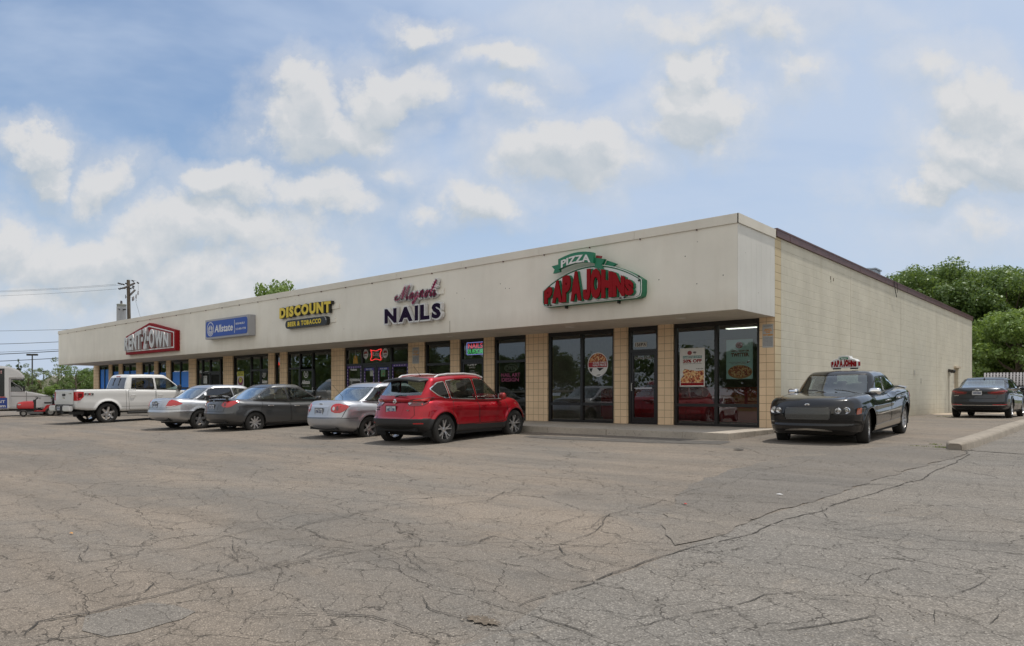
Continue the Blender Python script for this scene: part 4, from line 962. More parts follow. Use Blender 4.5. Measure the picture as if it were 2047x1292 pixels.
decal('door_lettering', 'white lettering 1369 SUITE 2 with opening hours on the nail salon door', 'lettering',
  [('1369', nx(935),nx(953),nz(944,731.5),nz(944,723.5),gy2,.002,{'bold':.03}),('SUITE 2', nx(938),nx(950),nz(944,736.5),nz(944,733.5),gy2,.002),('HOURS', nx(940),nx(948),nz(944,742.5),nz(944,740.5),gy2,.002),('MON-FRI 9-8', nx(938),nx(956),nz(944,745.5),nz(944,744),gy2,.002),('SAT 9-7', nx(938),nx(952),nz(944,747.8),nz(944,746.5),gy2,.002),('CLOSED SUNDAY', nx(938),nx(959),nz(944,750.3),nz(944,748.6),gy2,.002),('794-5300', nx(936),nx(955.5),nz(944,757.5),nz(944,753.5),gy2,.002,{'bold':.02})], simple('frost_letter2', (.62,.62,.60), .5), gy2)
def neon_open(px0, px1, py0, py1, label, col, y=.16, k=0):
    a_, b_ = at_Y(px0,py1,y), at_Y(px1,py0,y); e = empty('open_sign', ((a_.x+b_.x)/2, y, a_.z), label=label, cat='neon sign'); cx, cz = (a_.x+b_.x)/2, (a_.z+b_.z)/2
    outline_tube(e, 'border_tube', ell(cx,cz,(b_.x-a_.x)/2,(b_.z-a_.z)/2,28), y, .010, simple('neon_off%d' % k, col, .3))
    b = MB(); text_mb(b, 'OPEN', a_.x+.10*(b_.x-a_.x), b_.x-.10*(b_.x-a_.x), a_.z+.22*(b_.z-a_.z), b_.z-.22*(b_.z-a_.z), y, .01, -.012, M=wp(e)); b.build('lettering', simple('neon_off%d' % k, col, .3), e); return e
neon_open(1009, 1034, 728, 744, 'unlit oval OPEN sign in the nail salon window', (.32,.33,.28), k=1)
neon_open(793, 809, 738, 750, 'unlit oval OPEN sign in the right window of the beer shop', (.22,.20,.18), k=2)
decal('window_lettering', 'dark pink lettering NAIL ART DESIGN in the nail salon window', 'lettering', [('NAIL ART', at_Y(1002,0,GY).x, at_Y(1040,0,GY).x, at_Y(1021,753.5,GY).z, at_Y(1021,746,GY).z, GY,.002,{'bold':.02}),('DESIGN', at_Y(1003,0,GY).x, at_Y(1037,0,GY).x, at_Y(1020,763,GY).z, at_Y(1020,755.5,GY).z, GY,.002,{'bold':.02})], simple('pink_letter', (.24,.035,.10), .5), GY)
decal('window_lettering', 'dark pink lettering low in the plain window left of the salon door', 'lettering', [('PEDICURE', at_Y(861,0,GY).x, at_Y(888,0,GY).x, at_Y(875,754,GY).z, at_Y(875,747,GY).z, GY,.002,{'bold':.02})], simple('pink_letter', (.24,.035,.10), .5), GY)
# beer shop dressing: violet banner frames round the lower panes
M_VIO = simple('banner_violet', (.075,.035,.21), .5); M_VW = simple('banner_check', (.55,.50,.62), .5); M_BB = simple('banner_blue', (.03,.05,.32), .5)
for i, (xa, xb, zt, txt) in enumerate([(-17.70,-16.74,2.0,0),(-16.57,-15.92,1.9,1),(-15.68,-15.0,1.9,1),(-14.83,-13.89,2.0,0)]):
    e = empty('window_banner', ((xa+xb)/2, GY-.02, .3), label=['violet chequered banner frame in the left pane of the beer shop','violet banner frame on the left door of the beer shop','violet banner frame on the right door of the beer shop','violet chequered banner frame in the right pane of the beer shop'][i], cat='banner', group='violet banner frames on the beer shop glass')
    yy = .082; w = .075
    flat(e, 'border', [rect(xa,xa+w,.12,zt),rect(xb-w,xb,.12,zt),rect(xa+w,xb-w,zt-.10,zt)], M_VIO, yy)
    ch = []
    for k in range(14):
        z = .2+k*.125
        if z < zt-.15: ch += [rect(xa+.02,xa+.055,z,z+.05), rect(xb-.055,xb-.02,z,z+.05)]
    if not txt: ch += [rect(xa+.1+k*.15, xa+.18+k*.15, zt-.06, zt-.035) for k in range(int((xb-xa-.2)/.15)+1)]
    flat(e, 'check_pattern', ch, M_VW, yy-.0025)
    if txt:
        flat(e, 'header', [rect(xa+.09,xb-.09,zt-.10,zt+.0)], M_BB, yy-.0025); words(e, 'lettering', M_WHT, [('PLAY HERE!', xa+.13,xb-.13,zt-.075,zt-.03,yy-.005,.001,{'bold':.03})])
def bx_(px): return at_Y(px, 700, GY).x
def bz_(px, py): return at_Y(px, py, GY).z
for i, (px, py) in enumerate([(731,708),(770,706)]):
    cx, cz = bx_(px), bz_(px, py); e = empty('window_sticker', (cx, GY, cz), label=['left round white sticker with a red mark in the glass above the beer shop doors','right round white sticker with a red mark in the glass above the beer shop doors'][i], cat='sticker', group='round stickers above the beer shop doors')
    flat(e, 'disc', [ell(cx,cz,.17,.19,28)], M_WHT, GY); flat(e, 'red_mark', [[(cx-.12,cz),(cx-.08,cz+.10),(cx+.08,cz+.10),(cx+.13,cz+.02),(cx+.09,cz-.02),(cx+.07,cz+.02),(cx-.05,cz+.0)]], simple('faded_red', (.30,.06,.06), .6), GY-.0025)
    flat(e, 'dark_mark', [rect(cx-.09,cx+.09,cz-.09,cz-.055)], M_BLK, GY-.0025)
cx, cz = bx_(752), bz_(752,710); e = empty('neon_sign', (cx, GY, cz), label='lit red scalloped beer neon over the doors of the beer and tobacco shop', cat='neon sign')
cz = bz_(752,709.5); sc_ = [(cx+.33*a_, cz+.21*b_) for a_, b_ in [(-1,1),(-.8,.85),(-.4,.80),(0,.72),(.4,.85),(.8,1.0),(1,1),(1.02,.7),(.82,.3),(.80,-.2),(.95,-.6),(1.0,-1),(.7,-1.02),(.3,-.85),(-.2,-.8),(-.6,-1.0),(-.95,-1),(-1,-.7),(-.78,-.3),(-.78,.3)]]
outline_tube(e, 'red_tube', sc_, GY-.02, .011, glow('neon_red2', (.95,.05,.05), 1.1))
flat(e, 'shield', [[(cx+.17*a_, cz+.13*b_) for a_, b_ in [(-1,.2),(-.6,.75),(.4,.8),(1,.9),(.8,.1),(.9,-.6),(-.3,-.5)]]], simple('neon_dim', (.10,.16,.12), .4), GY)
words(e, 'lettering', M_WHT, [('Lite', cx-.18,cx+.18,cz-.04,cz+.10,GY-.004,.004,{'shear':.4,'bold':.01})])
cx, cz = bx_(705), bz_(705,706); e = empty('neon_sign', (cx, GY, cz), label='pale hat shaped neon outline over an amber shape in the beer shop upper left pane', cat='neon sign')
outline_tube(e, 'outline_tube', [(cx+.30*a_, cz+.25*b_) for a_, b_ in [(-1,-1),(-.75,-.7),(-.7,.2),(-.45,.85),(0,1),(.45,.85),(.7,.2),(.7,-.9)]], GY-.02, .012, simple('neon_off3', (.42,.42,.42), .3), False)
flat(e, 'amber_shape', [[(cx+.02,cz-.45),(cx+.36,cz-.45),(cx+.30,cz-.15),(cx+.2,cz-.08),(cx+.08,cz-.15)]], simple('amber', (.50,.28,.03), .5), GY)
decal('window_lettering', 'white word lettering in the left pane of the beer shop', 'lettering', [('Marlboro', bx_(701),bx_(713.5),bz_(707,741.5),bz_(707,736.5),GY,.002,{'bold':.03})], M_WHT, GY)
e = poster('poster', bx_(740.5), bx_(747), bz_(744,752), bz_(744,738), (.40,.42,.36), 'small white notice on the left door of the beer shop', .085)
words(e, 'small_print', M_BLK, [('OPEN DAILY', bx_(741),bx_(746.5),bz_(744,743),bz_(744,741),.081,.001)])
e = poster('poster', bx_(762.5), bx_(771), bz_(767,753), bz_(767,738), (.10,.24,.10), 'small green poster with an animal on the right door of the beer shop', .085)
flat(e, 'animal_picture', [[(bx_(764.5),bz_(767,750)),(bx_(769),bz_(767,749)),(bx_(769.5),bz_(767,744)),(bx_(767),bz_(767,746))]], simple('brown_ink', (.2,.12,.05), .6), .081)
# insurance shop door marks and yellow poster
def ins(pxc, py0, label):
    a_ = at_Y(pxc-7.5, py0+13, gy2); c_ = at_Y(pxc+7.5, py0+9, gy2); cx, cz = (a_.x+c_.x)/2, at_Y(pxc, py0+2, gy2).z
    e = empty('door_lettering', (cx, gy2, cz), label=label, cat='lettering', group='white insurance marks on the glass doors')
    b = MB(); M = wp(e)
    for k in range(20):
        p, q = 2*PI*k/20, 2*PI*(k+1)/20; r1, r2 = .17, .14
        b.add([(cx+r1*math.cos(p),gy2,cz+r1*math.sin(p)),(cx+r1*math.cos(q),gy2,cz+r1*math.sin(q)),(cx+r2*math.cos(q),gy2,cz+r2*math.sin(q)),(cx+r2*math.cos(p),gy2,cz+r2*math.sin(p))], [(0,1,2,3)], 0, M)
    b.box(cx-.06,cx-.02,gy2-.001,gy2,cz-.09,cz+.06,0,M); b.box(cx+.02,cx+.06,gy2-.001,gy2,cz-.09,cz+.06,0,M); b.build('emblem', simple('frost_letter2', (.62,.62,.60)), e)
    words(e, 'lettering', simple('frost_letter2', (.62,.62,.60)), [('Allstate', cx-.31,cx+.31,cz-.44,cz-.26,gy2,.002,{'shear':.15,'bold':.04}),('You are in good hands', cx-.26,cx+.26,cz-.55,cz-.51,gy2,.002)])
ins(611.5, 746, 'white insurance emblem and word on the right insurance shop door'); ins(527.5, 746, 'white insurance emblem and word on the left insurance shop door')
xa, xb = at_Y(474.5,0,GY).x, at_Y(487.5,0,GY).x; za, zb = at_Y(481,776,GY).z, at_Y(481,743,GY).z
e = poster('poster', xa, xb, za, zb, (.55,.55,.50), 'white and yellow poster with a purple round badge in the insurance shop window'); w = xb-xa; h = zb-za
flat(e, 'yellow_band', [rect(xa,xb,za+.72*h,zb)], simple('poster_yellow', (.62,.60,.05), .5), GY-.0035); flat(e, 'round_badge', [ell((xa+xb)/2,za+.42*h,.38*w,.24*h)], simple('badge_plum', (.24,.03,.12), .5), GY-.0035)
flat(e, 'badge_centre', [ell((xa+xb)/2,za+.47*h,.22*w,.15*h)], simple('poster_yellow', (.62,.60,.05)), GY-.006); flat(e, 'badge_base', [[(xa+.12*w,za+.02*h),(xa+.88*w,za+.02*h),(xa+.78*w,za+.19*h),(xa+.22*w,za+.19*h)]], simple('ink_navy', (.02,.02,.08), .5), GY-.0035)
words(e, 'lettering', M_BLK, [('SWITCH', xa+.1*w,xa+.9*w,za+.87*h,za+.95*h,GY-.006,.001,{'bold':.04}),('AND SAVE', xa+.1*w,xa+.9*w,za+.76*h,za+.84*h,GY-.006,.001,{'bold':.04}),('77', xa+.36*w,xa+.64*w,za+.40*h,za+.55*h,GY-.0085,.001,{'bold':.03})])
xa, xb = at_Y(552,0,.2).x, at_Y(559.5,0,.2).x; e = empty('neon_sign', (xa, .2, 2.0), label='small lit red neon squiggle in the narrow window between two piers', cat='neon sign')
outline_tube(e, 'red_tube', [(xa,at_Y(555,724,.2).z),(xa+.1,at_Y(555,727,.2).z),(xa+.2,at_Y(555,725,.2).z),(xa+.28,at_Y(555,730,.2).z)], .2, .03, glow('neon_red2', (.95,.05,.05), 1.1), False)
xa, xb = at_Y(405.5,0,GY).x, at_Y(414,0,GY).x
e = poster('notice', xa, xb, at_Y(410,767,GY).z, at_Y(410,751.5,GY).z, (.50,.52,.50), 'white paper notice in the dark window between the rental shop and the insurance shop', GY, 'notice')
words(e, 'small_print', M_BLK, [('FOR LEASE', xa+.05,xb-.05,at_Y(410,756,GY).z,at_Y(410,753.5,GY).z,GY-.0035,.001)])
e = poster('poster', at_Y(264,0,GY).x, at_Y(270,0,GY).x, at_Y(267,757,GY).z, at_Y(267,748,GY).z, (.45,.60,.06), 'small lime green sticker low in the rental shop window above the white pickup', GY, 'sticker')
words(e, 'lettering', M_WHT, [('SALE', at_Y(265,0,GY).x, at_Y(269,0,GY).x, at_Y(267,754,GY).z, at_Y(267,751,GY).z, GY-.0035,.001)])
# ================================================================= vehicles
def crv(pts, s=.04):
    """smoothed polyline as a function of its first coordinate"""
    p = np.array(pts, float); lo, hi = p[0,0], p[-1,0]; n = 600
    xs_ = np.linspace(lo, hi, n); ys_ = np.interp(xs_, p[:,0], p[:,1]); k = max(1, int(s*n))
    if k > 1:
        pad = np.concatenate([2*ys_[0]-ys_[1:k+1][::-1], ys_, 2*ys_[-1]-ys_[-k-1:-1][::-1]])
        w = np.hanning(2*k+1)[0:]; w = w/w.sum(); ys_ = np.convolve(pad, w, 'valid')
    return lambda x: np.interp(x, xs_, ys_)
def axis_pts(a, b, ds, brk=()):
    br_ = sorted(set([a, b]+[q for q in brk if a < q < b])); out = [a]
    for p, q in zip(br_[:-1], br_[1:]):
        n = max(1, int(round((q-p)/ds))); out += [p+(q-p)*k/n for k in range(1, n+1)]
    return np.array(out)
def box_lattice(xs_, ys_, zs_, bottom=True):
    nx_, ny_, nz_ = len(xs_), len(ys_), len(zs_)
    I, J, K = np.meshgrid(np.arange(nx_), np.arange(ny_), np.arange(nz_), indexing='ij')
    surf = (I == 0)|(I == nx_-1)|(J == 0)|(J == ny_-1)|(K == 0)|(K == nz_-1)
    idm = -np.ones((nx_,ny_,nz_), int); idm[surf] = np.arange(surf.sum())
    P = np.stack([xs_[I[surf]], ys_[J[surf]], zs_[K[surf]]], 1)
    F, T = [], []
    def side(A, tag_, flip):
        q = np.stack([A[:-1,:-1], A[1:,:-1], A[1:,1:], A[:-1,1:]], -1).reshape(-1, 4)
        if flip: q = q[:, ::-1]
        F.append(q); T.append(np.full(len(q), tag_))
    side(idm[:,:,-1], 4, False)
    if bottom: side(idm[:,:,0], 5, True)
    side(idm[:,0,:], 2, False); side(idm[:,-1,:], 3, True)
    side(idm[0,:,:], 0, True); side(idm[-1,:,:], 1, False)
    return P, np.concatenate(F), np.concatenate(T)
def round_box(P, h, r, c0=(0,0,0)):
    h = np.array(h); r = np.array(r); q = P-np.array(c0)
    c = np.clip(q, -(h-r), h-r); d = (q-c)/r; n = np.linalg.norm(d, axis=1); n[n < 1e-9] = 1
    m = np.abs(d).max(1); ang = np.where(m > 1e-6, 1/n, 1)
    return c+r*d*ang[:,None]+np.array(c0)
def inside(poly, x, y):
    p = np.array(poly); n = len(p); r_ = np.zeros(len(x), bool); j = n-1
    for i in range(n):
        xi, yi = p[i]; xj, yj = p[j]
        c = ((yi > y) != (yj > y)) & (x < (xj-xi)*(y-yi)/((yj-yi) if yj != yi else 1e-12)+xi)
        r_ ^= c; j = i
    return r_
def snap(poly, X, Y, d, sel):
    """move points closer than d to the outline onto it"""
    p = np.array(poly); bx = np.full(len(X), 1e9); nx_, ny_ = X.copy(), Y.copy()
    for i in range(len(p)):
        a, b = p[i], p[(i+1) % len(p)]; e = b-a; L = e@e
        t = np.clip(((X-a[0])*e[0]+(Y-a[1])*e[1])/L, 0, 1); qx, qy = a[0]+t*e[0], a[1]+t*e[1]
        ds = np.hypot(X-qx, Y-qy); m = ds < bx; bx[m] = ds[m]; nx_[m] = qx[m]; ny_[m] = qy[m]
    m = (bx < d) & sel; X[m] = nx_[m]; Y[m] = ny_[m]
def smooth_poly(pts, r=.04, n=4):
    """rounds the corners of a closed outline"""
    out = []; N = len(pts)
    for i in range(N):
        p, a, b = Vector(pts[i]), Vector(pts[i-1]), Vector(pts[(i+1) % N])
        ra = min(r, (a-p).length*.45); rb = min(r, (b-p).length*.45); s_ = p+(a-p).normalized()*ra; e_ = p+(b-p).normalized()*rb
        for k in range(n+1):
            t_ = k/n; q = s_*(1-t_)**2+p*2*t_*(1-t_)+e_*t_**2; out.append((q.x, q.y))
    return out
def np_mesh(name, V, F, mat, parent, N=None):
    used = np.unique(F); mp = -np.ones(len(V), int); mp[used] = np.arange(len(used)); f = mp[F]
    me = bpy.data.meshes.new(name); me.vertices.add(len(used)); me.vertices.foreach_set('co', V[used].astype(np.float32).ravel())
    me.loops.add(f.size); me.loops.foreach_set('vertex_index', f.ravel().astype(np.int32)); me.polygons.add(len(f))
    me.polygons.foreach_set('loop_start', (np.arange(len(f))*4).astype(np.int32)); me.polygons.foreach_set('loop_total', np.full(len(f), 4, np.int32))
    me.polygons.foreach_set('use_smooth', np.ones(len(f), bool)); me.update(calc_edges=True)
    if N is not None: me.normals_split_custom_set_from_vertices(N[used].tolist())
    return link(name, me, mat, parent)
def vnormals(V, F):
    a = V[F[:,2]]-V[F[:,0]]; b = V[F[:,3]]-V[F[:,1]]; n = np.cross(a, b); N = np.zeros_like(V)
    for k in range(4): np.add.at(N, F[:,k], n)
    l = np.linalg.norm(N, axis=1); l[l == 0] = 1; return N/l[:,None]
class Skin:
    """looks up points on a car's outer surface"""
    def __init__(s, V, F, dim=(0,0,0)): s.dim = dim; s.t = BVHTree.FromPolygons(V.tolist(), F.tolist(), epsilon=0.0)
    def hit(s, ax, a, b, sg=1):
        if ax == 'side': o, d_ = Vector((a, 2.2*sg, b)), Vector((0, -sg, 0))
        elif ax == 'rear': o, d_ = Vector((-6, a, b)), Vector((1, 0, 0))
        elif ax == 'front': o, d_ = Vector((6, a, b)), Vector((-1, 0, 0))
        elif ax in ('cr', 'cf'):      # a runs from the middle of the end face outwards and on round the corner along the flank
            xr, xf, hw = s.dim; e = 1 if ax == 'cf' else -1; xe = xf if e > 0 else xr
            p = Vector((xe, a, b)) if a < hw else Vector((xe-e*(a-hw), hw, b)); c_ = Vector((xe-e*.62, max(hw-.62, 0), b))
            if a < hw-.62: c_ = Vector((xe-e*.62, a, b))
            if a > hw+.62: c_ = Vector((p.x, hw-.62, b))
            d_ = (c_-p).normalized(); o = p-d_*.6; o.y *= sg; d_.y *= sg
        else: o, d_ = Vector((a, b, 4)), Vector((0, 0, -1))
        r_ = s.t.ray_cast(o, d_)
        if r_[0] is not None and ((ax in ('cr', 'cf') and (r_[0]-o).length > 1.5) or (ax == 'side' and r_[0].y*sg < .2)): return None, None
        return (None, None) if r_[0] is None else (r_[0], r_[1] if r_[1].dot(d_) < 0 else -r_[1])
def decal(sk, name, poly, ax, mat, parent, sg=1, off=.006, cell=.05, rim=.02):
    bm = bmesh.new(); vs = [bm.verts.new((x, y, 0)) for x, y in poly]; bm.faces.new(vs)
    xs_ = [p[0] for p in poly]; ys_ = [p[1] for p in poly]
    for k in range(1, int((max(xs_)-min(xs_))/cell)+1): bmesh.ops.bisect_plane(bm, geom=bm.verts[:]+bm.edges[:]+bm.faces[:], plane_co=(min(xs_)+k*cell,0,0), plane_no=(1,0,0))
    for k in range(1, int((max(ys_)-min(ys_))/cell)+1): bmesh.ops.bisect_plane(bm, geom=bm.verts[:]+bm.edges[:]+bm.faces[:], plane_co=(0,min(ys_)+k*cell,0), plane_no=(0,1,0))
    last = None; bad = []; NRM = []
    for v in bm.verts:
        h, n = sk.hit(ax, v.co.x, v.co.y, sg)
        if h is None: bad.append(v); continue
        v.co = h+n*off; v.normal = n; NRM.append((v, n)); last = n
    if bad: bmesh.ops.delete(bm, geom=bad, context='VERTS')
    if not bm.faces: bm.free(); return None
    ND = {tuple(v.co): n for v, n in NRM if v.is_valid}
    r_ = bmesh.ops.extrude_edge_only(bm, edges=[e for e in bm.edges if e.is_boundary])
    for v in [g for g in r_['geom'] if isinstance(g, bmesh.types.BMVert)]: v.co -= ND.get(tuple(v.co), Vector((0,0,0)))*rim
    bmesh.ops.recalc_face_normals(bm, faces=bm.faces)
    me = bpy.data.meshes.new(name); bm.to_mesh(me); bm.free()
    me.polygons.foreach_set('use_smooth', [True]*len(me.polygons)); me.set_sharp_from_angle(angle=R(50))
    return link(name, me, mat, parent)
def strip(sk, mb, pts, ax, sg=1, w=.01, off=.003, closed=False, mi=0, h=0.0):
    """narrow band laid on the surface along a traced line"""
    P = list(pts)+([pts[0]] if closed else []); L = []
    for a, b in zip(P[:-1], P[1:]):
        n = max(1, int(math.dist(a, b)/.03)); L += [(a[0]+(b[0]-a[0])*k/n, a[1]+(b[1]-a[1])*k/n) for k in range(n)]
    L.append(P[-1]); prev = None
    for i, (x, y) in enumerate(L):
        a, b = L[max(i-1, 0)], L[min(i+1, len(L)-1)]; dx, dy = b[0]-a[0], b[1]-a[1]; l = math.hypot(dx, dy) or 1
        nx_, ny_ = -dy/l*w/2, dx/l*w/2
        h0, n0 = sk.hit(ax, x+nx_, y+ny_, sg); h1, n1 = sk.hit(ax, x-nx_, y-ny_, sg)
        if h0 is None or h1 is None or (h0-h1).length > w*(6 if ax != 'side' else 2.2) or (ax == 'side' and abs(n0.y) < .40): prev = None; continue
        c = (tuple(h0+n0*off), tuple(h1+n1*off))
        if prev: mb.add([prev[0], prev[1], c[1], c[0]], [(0,1,2,3)], mi)
        prev = c
    return mb

def paint(name, col, metal=0.0, rough=.32, dust=.22):
    if name in MATS: return MATS[name]
    t = NT(name); b = t.bsdf(Base_Color=(*col,1), Metallic=metal, Roughness=rough, Coat_Weight=1.0, Specular_IOR_Level=.2)
    b.inputs['Coat Roughness'].default_value = .03; b.inputs['Coat IOR'].default_value = 1.45
    # road dust towards the sills
    P = t.obj(); z = t.new('SeparateXYZ', {0:P}).outputs[2]
    n = t.noise(P, 5, 6, .65)
    f = t.new('MapRange', {'Value':t.math('ADD', z, t.math('MULTIPLY', n, .35)), 'From Min':.75, 'From Max':.35}).outputs[0]
    c = t.mix(t.math('MULTIPLY', f, dust), (*col,1), (.20,.17,.13,1)); t.set(b.inputs['Base Color'], c)
    t.set(b.inputs['Coat Weight'], t.math('SUBTRACT', 1, t.math('MULTIPLY', f, .5)))
    MATS[name] = t.mat; return t.mat
M_TYRE = simple('tyre_rubber', (.020,.019,.018), .85, var=.2, vs=10); M_RIM = simple('alloy_silver', (.62,.62,.63), .28, .85); M_HUB = simple('brake_dark', (.03,.03,.03), .6, .3)
M_CHROME = simple('chrome', (.80,.80,.81), .08, 1); M_PLAS = simple('black_plastic', (.022,.022,.023), .55, bump=.1, bs=200); M_GAP = simple('panel_gap', (.006,.006,.006), .8)
M_TAIL = simple('tail_lens_red', (.42,.008,.012), .12, coat=1); M_TAILD = simple('tail_lens_dark', (.11,.006,.008), .12, coat=1); M_CLEAR = simple('clear_lens', (.55,.56,.57), .12, .3, coat=1)
M_AMB = simple('amber_lens', (.35,.07,.01), .15, coat=1); M_CAR_IN = simple('cabin_dark', (.035,.033,.031), .8); M_SEAT_D = simple('seat_dark', (.05,.047,.045), .8); M_SEAT_L = simple('seat_beige', (.30,.27,.22), .8)
M_CGLASS = glass_mat('car_glass', (.62,.68,.65), 1.1, (.95,.97,1)); M_TGLASS = glass_mat('tinted_glass', (.16,.165,.17), 1.1, (.9,.93,1)); M_WGLASS = glass_mat('screen_glass', (.50,.60,.57), 1.7, (.93,.98,1))
M_PLATE = simple('plate_white', (.50,.52,.55), .4); M_PLATET = simple('plate_ink', (.03,.05,.14), .4)

def make_wheel(parent, loc, rad, wid, rimr, style, side, steer=0.0, rim_mat=None):
    """side +1: outer face towards +y"""
    w = empty('wheel', loc, steer, parent=parent)
    Mx = Matrix.Rotation(-PI/2*side, 4, 'X')      # local z -> outward
    b = MB(); h = wid/2
    b.lathe([(rimr-.01,-h*.9),(rimr+.012,-h*.98),(rad*.82,-h*1.02),(rad*.95,-h*.92),(rad,-h*.70),(rad,h*.70),(rad*.95,h*.92),(rad*.82,h*1.02),(rimr+.012,h*.98),(rimr-.01,h*.9)], Mx, 44)
    for k in range(3): b.lathe([(rad+.001,-h*.45+k*h*.45-.004),(rad+.001,-h*.45+k*h*.45+.004)], Mx, 44)
    b.build('tyre', M_TYRE, w, smooth=True)
    b = MB(); b.lathe([(rimr*.97,-h*.8),(rimr*.97,h*.60),(rimr*1.0,h*.92),(rimr*1.045,h*.95),(rimr*1.045,h*.88)], Mx, 40)
    b.lathe([(rimr*.28,h*.35),(rimr*.24,h*.62),(rimr*.10,h*.68),(0.0,h*.68)], Mx, 20)
    n, wi, wo, z_i, z_o, split = style
    for k in range(n):
        a = 2*PI*k/n+.3
        for dlt in ([-split, split] if split else [0]):
            ai = a+dlt*.35; ao = a+dlt
            ci, si, c2, s2 = math.cos(ai), math.sin(ai), math.cos(ao), math.sin(ao)
            r1, r2 = rimr*.20, rimr*.985; q = []
            for (r_, cc, ss, ww, zt) in ((r1,ci,si,wi,z_i*h),((r1+r2)/2,(ci+c2)/2,(si+s2)/2,(wi+wo)/2,(z_i+z_o)/2*h+.006),(r2,c2,s2,wo,z_o*h)):
                for e_, dz_ in ((-1,-.022),(-.75,0),(.75,0),(1,-.022)): q.append((r_*cc-ss*ww*e_, r_*ss+cc*ww*e_, zt+dz_))
            b.add(q, [(0,1,5,4),(1,2,6,5),(2,3,7,6),(4,5,9,8),(5,6,10,9),(6,7,11,10)], 0, Mx)
    b.build('rim', rim_mat or M_RIM, w, smooth=True)
    b = MB(); b.lathe([(0,h*.02),(rimr*.62,h*.02),(rimr*.62,-h*.1)], Mx, 24); b.build('brake_disc', M_HUB, w)
    return w
def plate(parent, x, y0, z, txt, rear=True, w=.305, h=.155, col=None):
    b = MB(); dx = -1 if rear else 1
    b.box(min(x, x+dx*.008), max(x, x+dx*.008), y0-w/2, y0+w/2, z-h/2, z+h/2); p = b.build('license_plate', col or M_PLATE, parent, bevel=.006)
    t_ = MB(); M = Matrix.Translation((x+dx*.009, y0, z)) @ Matrix.Rotation(-PI/2 if rear else PI/2, 4, 'Z')
    text_mb(t_, txt, -w*.40, w*.40, -h*.27, h*.22, 0, .002, .03, M=M)
    text_mb(t_, 'OHIO', -w*.16, w*.16, h*.29, h*.42, 0, .001, .02, M=M); t_.build('plate_number', M_PLATET, p)
    b = MB(); f_ = .012
    for q in ((y0-w/2-f_,y0-w/2,z-h/2-f_,z+h/2+f_),(y0+w/2,y0+w/2+f_,z-h/2-f_,z+h/2+f_),(y0-w/2,y0+w/2,z-h/2-f_,z-h/2),(y0-w/2,y0+w/2,z+h/2,z+h/2+f_)):
        b.box(min(x,x+dx*.012), max(x,x+dx*.012), *q)
    b.build('plate_frame', M_HUB, p)
    return p
def seat(parent, x, y, z, mat, w=.48):
    b = MB(); b.box(x-.22, x+.30, y-w/2, y+w/2, z, z+.16); M = Matrix.Translation((x-.22, y, z+.12)) @ Matrix.Rotation(R(-14), 4, 'Y')
    b.box(-.10, .04, -w/2, w/2, 0, .56, 0, M); b.box(-.07, .01, -.13, .13, .61, .79, 0, M); b.box(-.04,-.02,-.06,.06,.55,.62,0,M)
    return b.build('seat', mat, parent, smooth=True, bevel=.035)

